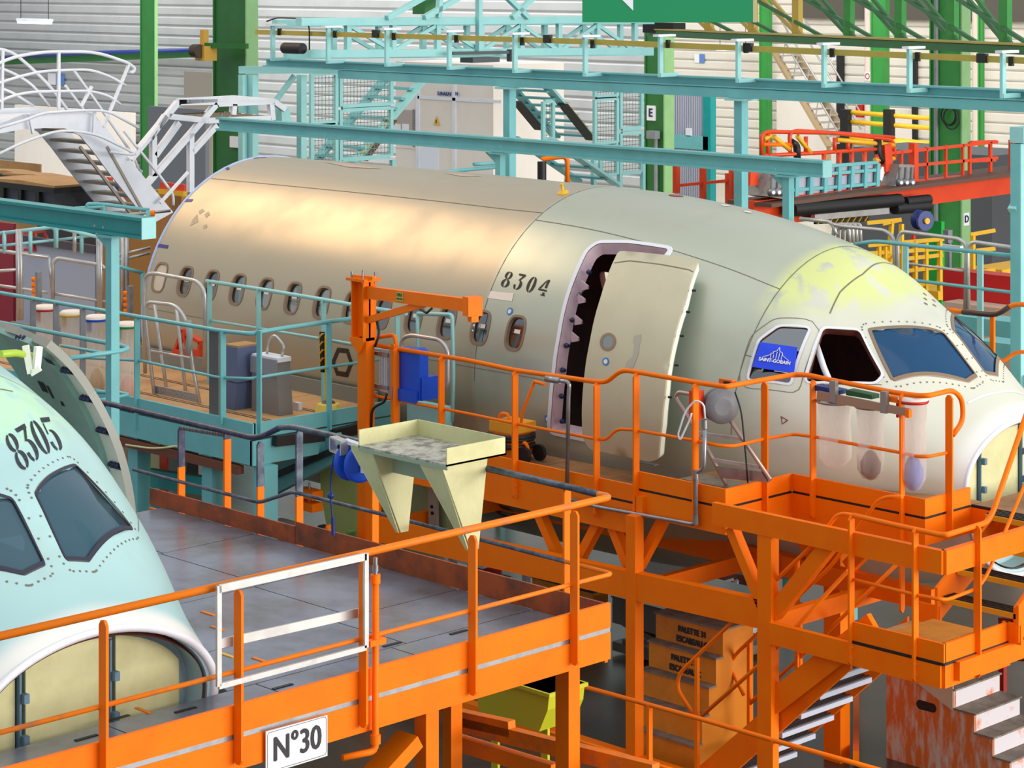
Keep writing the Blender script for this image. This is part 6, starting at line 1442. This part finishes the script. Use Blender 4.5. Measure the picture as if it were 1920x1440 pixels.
# ------------------------------------------------------------------ waste bags and bins on the dock
def bag_thing(label, c, r, L, lidmat, group, filling=None, lid=True, rimz=.05):
    t = thing('waste_bag', label, 'bag', c-V((0,0,L)), group)
    m = M(); m.lathe(c, (0,0,-1), [(r,0),(r*1.02,L*.1),(r*.9,L*.3),(r*1.0,L*.6),(r*.95,L*.85),(r*.55,L*.97),(.02,L)], 14); obj('film', m, BAGM, t)
    m = M(); m.tube([c+V((math.cos(i*PI/9)*r*1.04,math.sin(i*PI/9)*r*1.04,0)) for i in range(18)], .016, 6, True); obj('ring', m, lidmat, t)
    if lid: m = M(); m.lathe(c+V((0,0,.0)), (0,0,1), [(r*1.1,0),(r*1.12,.03),(r*.9,.05)], 18); obj('lid', m, STK, t); m = M(); m.box(c+V((-r*1.15,-r*.5,-.16)), c+V((-r*.95,r*.1,.02))); obj('hinge_clip', m, lidmat, t)
    if filling: m = M(); m.lathe(c-V((0,0,L*.98)), (0,0,1), [(r*.3,0),(r*.7,L*.08),(r*.75,L*.22),(r*.4,L*.34),(.02,L*.38)], 9); obj('contents', m, filling, t)
    return t
yb_ = YK+.35
for u, v, mt, nm, fl in ((85,580,RED,'red',None),(134,590,YEL,'yellow',None),(181,599,BLU,'blue',mat('tan_waste',(206,160,90),.7)),(238,612,mat('bin_green',(20,130,50),.5),'green',mat('mixed_waste',(226,150,130),.7))):
    bag_thing('clear waste bag with %s ring, hanging behind the dock rail at the left' % nm, at(u,v,y=yb_), .125, .95, mt, 'waste bags by the dock rail', fl)
a, b = boxat(421,443,446,652,786,26.2); t = thing('blue_grey_bin', 'tall blue grey plastic bin against the dark guard plate', 'bin', (a.x,a.y,a.z))
zm = (a.z+b.z)/2
m = M(); m.poly([(a.x,a.y,a.z),(b.x-.05,a.y,a.z),(b.x,a.y,zm-.05),(b.x,a.y,zm),(a.x,a.y,zm)], (0,.3,0)); obj('lower_body', m, mat('bin_slate',(82,98,132),.5), t)
m = M(); m.box((a.x,a.y,zm+.01),(b.x+.02,a.y+.3,b.z)); obj('upper_body', m, mat('bin_slate2',(92,106,142),.5), t); m = M(); m.box((a.x,a.y,b.z),(b.x+.02,a.y+.3,b.z+.02)); obj('top', m, CAR, t)
a, b = boxat(472,520,546,672,794,25.9); t = thing('steel_bin', 'grey steel bin with bent hoop handle on the dock', 'bin', (a.x,a.y,a.z))
m = M(); m.poly([(a.x,a.y,a.z),(b.x+.04,a.y,a.z),(b.x-.02,a.y,b.z-.05),(a.x,a.y,b.z-.05)], (0,b.y-a.y,0)); obj('body', m, mat('bin_steel',(138,134,134),.4,.4), t)
m = M(); m.box((a.x,a.y-.02,b.z-.2),(b.x,a.y,b.z-.02)); obj('front_flap', m, mat('flap',(150,152,160),.4,.4), t); m = M(); m.box((a.x,a.y,b.z-.05),(b.x,b.y,b.z)); obj('lid', m, WHT, t)
m = M(); m.tube(fillet([V((a.x+.12,a.y+.12,b.z)), V((a.x+.15,a.y+.12,b.z+.16)), V((a.x+.26,a.y+.12,b.z+.23)), V((b.x-.02,a.y+.12,b.z+.12)), V((b.x-.07,a.y+.12,b.z))], .1), .016, 8); obj('hoop_handle', m, ALU, t)
boxthing('white_carton', 'small white carton beside the steel bin', 'box', 549,560,567,756,780,26.2, WHT, z0=ZK+.002)
c = at(616,772,z=ZK); t = thing('yellow_beacon', 'low yellow round base with dark top on the dock deck', 'base', c); m = M(); m.lathe(c, (0,0,1), [(.16,.005),(.13,.09),(.06,.1)], 10, False); obj('foot', m, mat('pale_yellow',(226,200,90),.5), t); m = M(); m.lathe(c, (0,0,1), [(.08,.1),(.06,.12)], 10); obj('cap', m, mat('cap_brown',(90,66,50),.5), t)
t = thing('barrier_pole', 'black and yellow striped barrier pole by the dock rail', 'pole', at(606,700,y=-2.6))
p, q = at(604,622,y=-2.6), at(606,698,y=-2.6); m = M(); m.beam(q, p, .06, .03, (0,1,0)); obj('striped_blade', m, BLK, t)
for i in range(5): c = q+(p-q)*(i+.5)/5; m = M(); m.beam(c+V((-.03,-.018,-.03)), c+V((.03,-.018,.03)), .008, .04, (0,1,0)); obj('yellow_stripe', m, YEL, t)
m = M(); m.cyl(V((q.x+.07,q.y,ZK)), at(612,630,y=-2.6), .022, 8); obj('yellow_pole', m, YEL, t)
t = thing('red_trestle', 'small red trestle jack between the aluminium frame and the hull', 'jack', at(355,680,y=-2.5))
for p, q in (((345,618),(330,660)),((345,618),(356,660)),((352,625),(378,642)),((378,642),(376,662))): m = M(); m.beam(at(*p,y=-2.5), at(*q,y=-2.5), .04, .08, (0,1,0)); obj('leg', m, ORR, t)
m = M(); m.beam(at(328,660,y=-2.5), at(380,662,y=-2.5), .1, .08); obj('base_bar', m, ORR, t)
# ------------------------------------------------------------------ on the orange platform
c = at(968,862,z=ZS); t = thing('orange_vacuum', 'orange wheeled vacuum cleaner with coiled black hose on the platform', 'vacuum cleaner', c)
m = M(); m.box(c+V((-.24,-.16,.05)), c+V((.1,.16,.30))); m.box(c+V((-.22,-.14,.30)), c+V((.08,.14,.36))); obj('tank', m, mat('vac_orange',(226,116,14),.45), t)
m = M(); m.box(c+V((-.24,-.16,.30)), c+V((.13,.16,.40))); obj('lid', m, mat('vac_yellow',(232,160,30),.45), t)
for k in range(3): m = M(); z = .16+k*.05; m.tube([c+V((-.07+math.cos(i*PI/8)*.24,math.sin(i*PI/8)*.22,z+(k % 2)*.02)) for i in range(16)], .026, 6, True); obj('hose_coil', m, BLK, t)
for dx, dy, r in ((.2,-.08,.085),(.2,.14,.085),(-.2,-.14,.04)): m = M(); m.cyl(c+V((dx,dy-.02,r)), c+V((dx,dy+.02,r)), r, 14); obj('wheel', m, BLK, t)
m = M(); m.tube(fillet([c+V((.0,-.1,.02)), c+V((.05,-.1,.2)), c+V((.2,-.05,.22)), c+V((.2,-.02,.1))], .06), .02, 8); m.tube(fillet([c+V((-.25,0,.2)), c+V((-.25,0,.45)), c+V((-.12,0,.46)), c+V((-.1,0,.38))], .06), .018, 8); obj('frame_tube', m, ORA, t)
m = M(); m.tube([c+V((.1,-.05,.3)), c+V((.12,-.03,.5)), at(1002,715,y=YP+.45)], .016, 8); m.tube([at(1002,715,y=YP+.45), at(1022,721,y=YP+.45)], .018, 8); obj('push_handle', m, ORA, t)
PPm = PIP
def pp(t, name, pts, r=.022, y=YP-.05, rad=.05, mt=STE): m = M(); m.tube(fillet([at(*p,y=y) for p in pts], rad), r, 8); return obj(name, m, mt, t)
t = thing('air_standpipe', 'galvanised standpipe with elbow clamped to the platform rail', 'pipe', at(1066,915,y=YP-.06))
pp(t, 'riser', [(1026,711),(1068,716),(1066,742),(1063,912)], .02); pp(t, 'union', [(1024,710),(1050,714)], .032); pp(t, 'base_run', [(1070,936),(1120,950),(1300,983),(1306,975),(1305,885),(1320,880),(1322,790)], .02)
m = M(); 
for v in (975,890,795): c = at(1305 if v > 880 else 1321, v, y=YP-.05); m.cyl(c-V((0,0,.04)), c+V((0,0,.04)), .03, 8)
obj('couplings', m, STE, t, kind='stuff')
m = M(); m.tube(fillet([at(1322,785,y=YP-.1), at(1320,757,y=YP-.1), at(1304,750,y=YP-.12), at(1285,770,y=YP-.14), at(1271,815,y=YP-.14), at(1275,826,y=YP-.14), at(1292,790,y=YP-.1), at(1297,775,y=YP-.1)], .1), .009, 6); obj('white_hose', m, WHT, t)
c = at(1350,760,y=YP+.28); t = thing('grey_cable_reel', 'grey wheel shaped cable reel with orange handle box on the platform rail', 'reel', c)
m = M(); m.lathe(c, (1,-.6,.0), [(.1,-.08),(.165,-.06),(.165,-.03),(.1,-.02),(.1,.04),(.165,.05),(.165,.07),(.08,.09)], 20); obj('drum', m, GRY, t)
m = M(); p = at(1364,718,y=YP+.2); m.cbox(p, .16, .06, .07); obj('handle_box', m, mat('reel_orange',(214,110,30),.45), t); m = M(); m.cbox(p+V((.02,-.035,0)), .07, .01, .04); obj('socket_plate', m, BLK, t)
m = M(); m.cbox(at(1306,758,y=YP+.1), .1, .1, .26); obj('back_plate', m, ORR, t); m = M(); m.tube(fillet([at(1378,735,y=YP+.3), at(1390,770,y=YP+.3), at(1398,850,y=YP+.3), at(1402,905,y=YP+.3)], .2), .008, 6); obj('black_cable', m, BLK, t)
t = thing('folding_steps', 'bare metal folding steps standing on the orange platform by the reel', 'steps', at(1390,900,z=ZD))
yq = YP+.35
for dy in (0,.3):
    m = M(); m.tube(fillet([at(1362,910,y=yq+dy), at(1315,820,y=yq+dy), at(1266,745,y=yq+dy), at(1272,735,y=yq+dy), at(1330,745,y=yq+dy), at(1358,772,y=yq+dy), at(1445,900,y=yq+dy)], .1), .02, 8); obj('side_tube', m, mat('steps_tube',(176,156,146),.4,.5), t)
for p, q in (((1310,812),(1390,823)),((1338,862),(1425,876))): m = M(); m.beam(at(*p,y=yq), at(*q,y=yq), .03, .03); obj('rung', m, ALU, t)
m = M(); m.poly([at(1342,874,y=yq-.02), at(1428,885,y=yq-.02), at(1440,905,y=yq-.02), at(1352,896,y=yq-.02)], (0,.02,0)); obj('step_plate', m, STE, t)
# bag holder on the platform front rail
yh = Y2-.07
t = thing('bag_holder', 'bent sheet metal bag holder hooked on the front platform rail', 'holder', at(1620,760,y=yh))
m = M(); m.poly([at(1532,733,y=yh), at(1704,767,y=yh), at(1703,781,y=yh), at(1531,750,y=yh)], (0,.03,0)); obj('channel', m, mat('holder_tan',(172,142,122),.4,.4), t)
for u, v in ((1560,714),(1655,734)): m = M(); m.poly([at(u-5,v,y=yh-.01), at(u+6,v+1,y=yh-.01), at(u+6,v+42,y=yh-.01), at(u-5,v+40,y=yh-.01)], (0,.05,0)); obj('hook', m, mat('holder_grey',(150,146,142),.4,.4), t)
m = M(); m.box(at(1697,768,y=yh-.015), at(1704,784,y=yh-.015)+V((0,.05,0))); obj('end_cap', m, ORA, t)
for label, u, v, c_ in (('dark blue folder tucked behind the holder channel', 1548, 728, DBL),('green binder tucked behind the holder channel', 1608, 737, mat('binder_green',(24,84,44),.5)),('orange folder tucked behind the holder channel', 1680, 748, ORA)):
    m = M(); m.poly([at(u-22,v-6,y=yh+.06), at(u+26,v+4,y=yh+.06), at(u+26,v+12,y=yh+.06), at(u-22,v+4,y=yh+.06)], (0,.12,0)); tagged('folder', m, c_, label, 'folder')
for label, u, v, r, L, fl, rm in (('left clear bag sagging under the holder channel',1566,752,.16,.62,None,None),('middle clear bag with brown waste under the holder channel',1632,762,.13,.68,mat('brown_waste',(96,62,50),.8),None)):
    bag_thing(label, at(u,v,y=yh+.17), r, L, STE, 'bags under the holder channel', fl, False)
bag_thing('right clear bag with red ring and blue gloves inside', at(1712,752,y=yh+.16), .125, .82, RED, 'bags under the holder channel', mat('blue_gloves',(40,90,200),.6), True)
# ------------------------------------------------------------------ on the floor under the platforms
def stencil_text(par, txt, size, c, w_=1.0): m = text_on(txt, size*1.08, c, (1,0,0), (0,0,1), .004, w_*.86, .008); obj('stencil_text', m, SIGN_K, par, kind='stuff')
STO = mat('step_orange', (226,138,26), .5, c2=(200,118,26), scale=3)
def step_unit(label, c, wdt, n, rise, run, texts=()):
    """c is the lower front right corner; steps climb along +Y"""
    t = thing('step_box', label, 'steps', (c.x-wdt/2,c.y,0))
    pr = [(c.x, c.y, 0)]
    for k in range(n): pr += [(c.x, c.y+run*k, rise*(k+1)), (c.x, c.y+run*(k+1) if k < n-1 else c.y+run*k+.45, rise*(k+1))]
    pr += [(c.x, pr[-1][1], 0)]
    m = M(); m.poly(pr, (-wdt,0,0)); obj('carcass', m, STO, t)
    for k in range(n): y1 = c.y+run*(k+1) if k < n-1 else c.y+run*k+.45; m = M(); m.box((c.x-wdt-.01,c.y+run*k-.015,rise*(k+1)),(c.x+.01,y1,rise*(k+1)+.018)); obj('tread', m, WOD, t)
    for k, s_ in texts:
        stencil_text(t, 'PALETTE 31', .075, V((c.x-wdt*.45,c.y+run*k,rise*(k+.66))), 1); stencil_text(t, 'ESCABEAU C', .075, V((c.x-wdt*.45,c.y+run*k,rise*(k+.28))), 1)
    return t
ca = at(1303,1403,z=.25); ce = at(1427,1203,z=1.27)
run = (ce.y-ca.y)/4
step_unit('five step orange wooden step box stencilled twice under the platform', V((ca.x,ca.y,0)), .86, 5, .255, run, ((3,0),(4,0)))
a, b = boxat(998,1112,1140,1112,1200,26.5); t = thing('step_box', 'orange wooden box with black top, partly behind the railing post', 'steps', (a.x,a.y,0))
m = M(); m.box((a.x,a.y,0),(b.x,b.y,b.z)); obj('carcass', m, STO, t); m = M(); m.box((a.x-.02,a.y-.02,b.z),(b.x+.02,b.y+.02,b.z+.05)); obj('black_top', m, BLK, t)
cc_ = V(((a.x*.62+b.x*.38),a.y,b.z-.16)); stencil_text(t, 'PALETTE 31', .075, cc_); stencil_text(t, 'ESCABEAU C', .075, cc_-V((0,0,.11)))
# grey scissor table
a, b = boxat(1148,1302,1322,1160,1205,25.2); t = thing('lift_table', 'low grey scissor lift table with oily top between the step boxes', 'lift table', (a.x,a.y,0))
GT = mat('table_grey', (96,92,86), .5, c2=(78,74,70), scale=4)
m = M(); m.box((a.x,a.y,b.z-.28),(b.x,b.y+1.2,b.z)); obj('table_top', m, GT, t)
m = M(); m.box((a.x-.01,a.y-.01,b.z),(b.x+.01,b.y+1.21,b.z+.02)); obj('top_sheet', m, mat('oily_top',(70,66,60),.3), t)
m = M(); m.box((a.x,a.y,.04),(b.x,b.y+1.2,.14)); obj('base_frame', m, GT, t)
for s_ in (0,1): m = M(); m.beam((a.x+.1,a.y+.1,.14) if s_ else (b.x-.1,a.y+.1,.14), (b.x-.1,a.y+.1,b.z-.28) if s_ else (a.x+.1,a.y+.1,b.z-.28), .06, .08, (0,1,0)); obj('scissor_arm', m, GT, t)
boxthing('checker_platform', 'small checker plate platform behind the stencilled step box', 'platform', 1315,1400,1440,1140,1180,26.5, CHK, z0=0)
boxthing('pale_tool_chest', 'pale tool chest with dark end seen beneath the platform beam', 'chest', 1205,1320,1345,1060,1098,27.5, WHT, z0=0)
boxthing('dark_red_cabinet', 'dark red cabinet seen beneath the platform beam', 'cabinet', 1312,1400,1440,1078,1125,27.4, mat('dark_red2',(110,26,20),.5), z0=0)
t = thing('cross_trestle', 'light metal crossed trestle in front of the dark red cabinet', 'trestle', at(1360,1120,d=26.8))
for p, q in (((1316,1104),(1376,1086)),((1326,1080),(1352,1118)),((1368,1118),(1382,1092)),((1384,1088),(1368,1100))): m = M(); m.beam(at(*p,d=26.8), at(*q,d=26.8), .03, .04, (0,1,0)); obj('bar', m, ALU, t)
m = M(); m.beam(at(1310,1117,d=26.8), at(1395,1124,d=26.8), .04, .04); obj('bar', m, ALU, t)
# white sprayed step box at the right
yw = at(1659,1420,z=0).y
t = thing('step_box', 'orange step box with white overspray at the lower right', 'steps', at(1750,1440,z=0))
WSP = mat('oversprayed_orange', (214,112,44), .6, c2=(206,192,180), scale=4, lo=.46, hi=.62, stretch=(3,3,.7)); WSR = mat('oversprayed_riser', (206,200,206), .6, c2=(220,120,60), scale=5, lo=.55, hi=.66)
pf = [(1662,1262),(1789,1269),(1791,1331),(1827,1337),(1827,1376),(1861,1382),(1861,1421),(1893,1426),(1893,1470),(1930,1476)]
P3 = [at(u,v,y=yw) for u, v in pf]; P3 = [V((P3[0].x,yw,P3[0].z))]+[p for p in P3[1:]]
for i in range(1,len(P3)-1):
    if i % 2: P3[i].z = P3[i-1].z
    else: P3[i].x = P3[i-1].x
P3[-1].z = P3[-2].z
m = M(); m.poly(P3+[V((P3[-1].x,yw,0)),V((P3[0].x,yw,0))], (0,.75,0)); obj('carcass', m, WSP, t)
for i in range(0,len(P3)-1,2): m = M(); m.box((P3[i].x,yw-.01,P3[i].z),(P3[i+1].x+.02,yw+.76,P3[i].z+.016)); obj('tread', m, WOD, t)
for i in range(1,len(P3)-2,2): m = M(); m.box((P3[i].x,yw+.02,P3[i+1].z+.02),(P3[i].x+.006,yw+.74,P3[i].z)); obj('riser', m, WSR, t)
m = M(); m.poly([at(1705,1268,y=yw)-V((0,.012,0)), at(1788,1270,y=yw)-V((0,.012,0)), at(1788,1333,y=yw)-V((0,.012,0))], (0,.01,0)); obj('plywood_gusset', m, mat('ply_beige',(200,184,160),.6), t)
hc = at(1737,1324,y=yw); m = M(); m.poly([hc+V((math.cos(i*PI/8)*.045+(.07 if abs(i-0) < 4 or i > 12 else -.07),-.004,math.sin(i*PI/8)*.045)) for i in range(16)], (0,.003,0)); obj('hand_hole', m, BLK, t)
# green fairing panels and aluminium steps behind the crane post
yf = YP+.25
t = thing('fairing_panel', 'yellow green primed fairing panel standing behind the hose reel', 'panel', at(640,1040,y=yf))
m = M(); o = [(598,850),(632,838),(672,832),(676,1040),(640,1046),(612,985),(602,930)]; m.poly([at(*p,y=yf) for p in o], (0,.12,0)); obj('shell', m, mat('primer_lime',(196,212,124),.5, c2=(184,200,112), scale=2), t)
m = M(); m.beam(at(660,995,y=yf-.04), at(638,1042,y=yf-.04), .04, .1, (0,1,0)); obj('foot_bar', m, mat('mint_foot',(146,196,120),.5), t)
t = thing('fairing_panel', 'large olive green fairing panel below the cream tray', 'panel', at(760,1090,y=yf+.3))
m = M(); n = 8
top_ = [(690+18*i, 868+5*i+ (i-4)**2*.3) for i in range(n+1)]
m.poly([at(u,v,y=yf+.3) for u, v in top_]+[at(842,1100,y=yf+.3), at(690,1075,y=yf+.3)], (0,.14,0)); obj('shell', m, mat('primer_olive',(156,168,122),.5, c2=(138,150,106), scale=2), t)
m = M(); m.poly([at(802,880,y=yf+.2), at(816,884,y=yf+.2), at(818,985,y=yf+.2), at(846,1085,y=yf+.2), at(834,1090,y=yf+.2), at(804,990,y=yf+.2)], (0,.04,0)); e_ = obj('edge_strip', m, mat('edge_beige',(168,158,146),.5), t)
for u, v in ((810,950),(811,962),(833,1062),(841,1082)): m = M(); c = at(u,v,y=yf+.2); m.cyl(c, c-V((0,.01,0)), .02, 8); obj('hole', m, BLK, e_)
a, b = boxat(600,690,700,846,1060,27.3); t = thing('shell_cradle', 'pale shell half standing in the shade behind the swing bracket', 'panel', at(590,900,y=-1.9)) if False else None
t = thing('tread_steps', 'low aluminium checker plate steps beneath the platform', 'steps', at(890,1110,z=0))
for k, (u, v) in enumerate(((852,1045),(868,1078),(884,1100))):
    c = at(u,v,y=yf-.2+.0*k); m = M(); m.cbox(c+V((.2,.1,0)), .55, .3, .05); obj('tread', m, CHK, t); m = M(); m.cbox(c+V((.2,.24,-.1)), .5, .02, .1); obj('red_riser', m, RED, t)
m = M(); m.beam(at(842,1040,y=yf-.25), at(865,1115,y=yf-.25), .05, .1, (0,1,0)); obj('stringer', m, ALU, t); m = M(); m.beam(at(985,1030,y=yf-.1), at(988,1130,y=yf-.1), .06, .06, (0,1,0)); obj('stand_post', m, GRY, t)
# white hull scraps and timber lying on the floor beyond
boxthing('white_scrap', 'white cut panel lying below the fuselage behind the tray bracket', 'panel', 822,880,915,908,940,28, WHT, z0=.9)
# yellow-green container below the near platform
a, b = boxat(890,1030,1050,1300,1378,19.5); t = thing('lime_container', 'lime yellow plastic container under the near platform edge', 'container', (a.x,a.y,a.z))
LIM = mat('lime_plastic', (196,196,40), .4)
for x in (a.x+.1, b.x-.2): m = M(); m.box((x,a.y+.1,0),(x+.08,b.y,a.z)); obj('leg', m, LIM, t)
m = M(); m.poly([(a.x+.05,a.y,a.z),(b.x-.12,a.y,a.z),(b.x-.02,a.y,a.z+.2),(b.x,a.y,b.z),(a.x,a.y,b.z)], (0,b.y-a.y+.3,0)); obj('tub', m, LIM, t); m = M(); m.box((a.x-.03,a.y-.02,b.z-.03),(b.x+.02,b.y+.32,b.z)); obj('rim', m, LIM, t)
# clutter seen below the dock
yd = YK+.9
t = thing('orange_vise', 'small orange clamp block on a rod beneath the dock', 'clamp', at(580,945,y=yd))
for v in (925,948): m = M(); m.cbox(at(580,v,y=yd), .28, .15, .09); obj('jaw', m, ORA, t)
m = M(); m.cyl(at(580,905,y=yd), at(580,960,y=yd), .012, 6); obj('rod', m, STE, t)
a, b = boxat(510,600,618,998,1060,25); t = thing('grey_trolley', 'grey low trolley with black wheel and orange fork under the dock', 'trolley', (a.x,a.y,0))
m = M(); m.box(a+V((0,0,0)), b); obj('deck_box', m, mat('trolley_grey',(146,142,142),.5), t); c = at(602,1000,y=a.y-.04); m = M(); m.cyl(c, c+V((0,.05,0)), .09, 12); obj('wheel', m, BLK, t)
m = M(); m.poly([at(575,1045,y=a.y-.05), at(612,985,y=a.y-.05), at(632,1052,y=a.y-.05)], (0,.08,0)); obj('fork', m, ORA, t); m = M(); m.box(at(578,1022,y=a.y-.1), at(650,1060,y=a.y-.1)+V((0,.3,0))); obj('fork_base', m, ORA, t)
m = M()
for i in range(14): c = at(512+i*3.2, 1004+i*2.2, y=a.y-.08); m.lathe(c, (1,0,.6 if i % 2 else -.6), [(.012,-.02),(.018,0),(.012,.02)], 6)
obj('chain', m, BLK, t, kind='stuff')
for label, q, mt in (('cream crate panel in the dark beneath the dock', (252,300,310,822,890,27.6), CRE),('slate cabinet beneath the dock near the teal leg', (310,350,372,838,905,28.5), mat('slate2',(110,120,118),.5)),('orange red stack beneath the dock', (299,312,316,850,890,27.2), ORR),('pale ledge panel beneath the dock', (250,392,396,930,945,27), mat('ledge',(176,170,140),.6))):
    boxthing('under_dock_unit', label, 'unit', *q, mt, z0=0)
m = M(); m.tube(fillet([at(236,834,y=YK-.1), at(290,842,y=YK-.1), at(332,836,y=YK-.1)], .3), .012, 6); tagged('slack_hose', m, CRE, 'slack cream hose below the dock edge', 'hose')
for v in (905,945,985): pass
# far dock deck behind the fuselage, carries the rails and the portal
FDK = thing('work_dock', 'far side teal dock deck mostly hidden behind the cockpit', 'platform', (9,4,0))
m = M(); m.box((7.1,2.35,2.60),(12.6,5.2,2.67)); obj('deck_plate', m, BRN, FDK); m = M(); m.box((7.1,2.3,2.3),(12.6,2.35,2.67)); obj('edge_beam', m, TEA, FDK)
for x in (7.4,10,12.3): m = M(); m.box((x-.08,2.5,0),(x+.08,2.66,2.6)); obj('leg', m, TEA, FDK)

for label, v0, v1 in (('upper dark red base bar at the right edge beyond the stair', 1168, 1190),('lower dark red base bar at the right edge beyond the stair', 1222, 1246)):
    a = at(1880,v0,d=23.5); b = at(1990,v0+12,d=22.6); m = M(); m.beam(a, b, .1, (v1-v0)*23/4405); k = b if v0 < 1200 else a; m.beam(V((k.x,k.y,0)), k, .06, .06, (0,1,0)); tagged('base_bar', m, mat('dark_red_bar', (150,34,14), .5), label, 'bar')
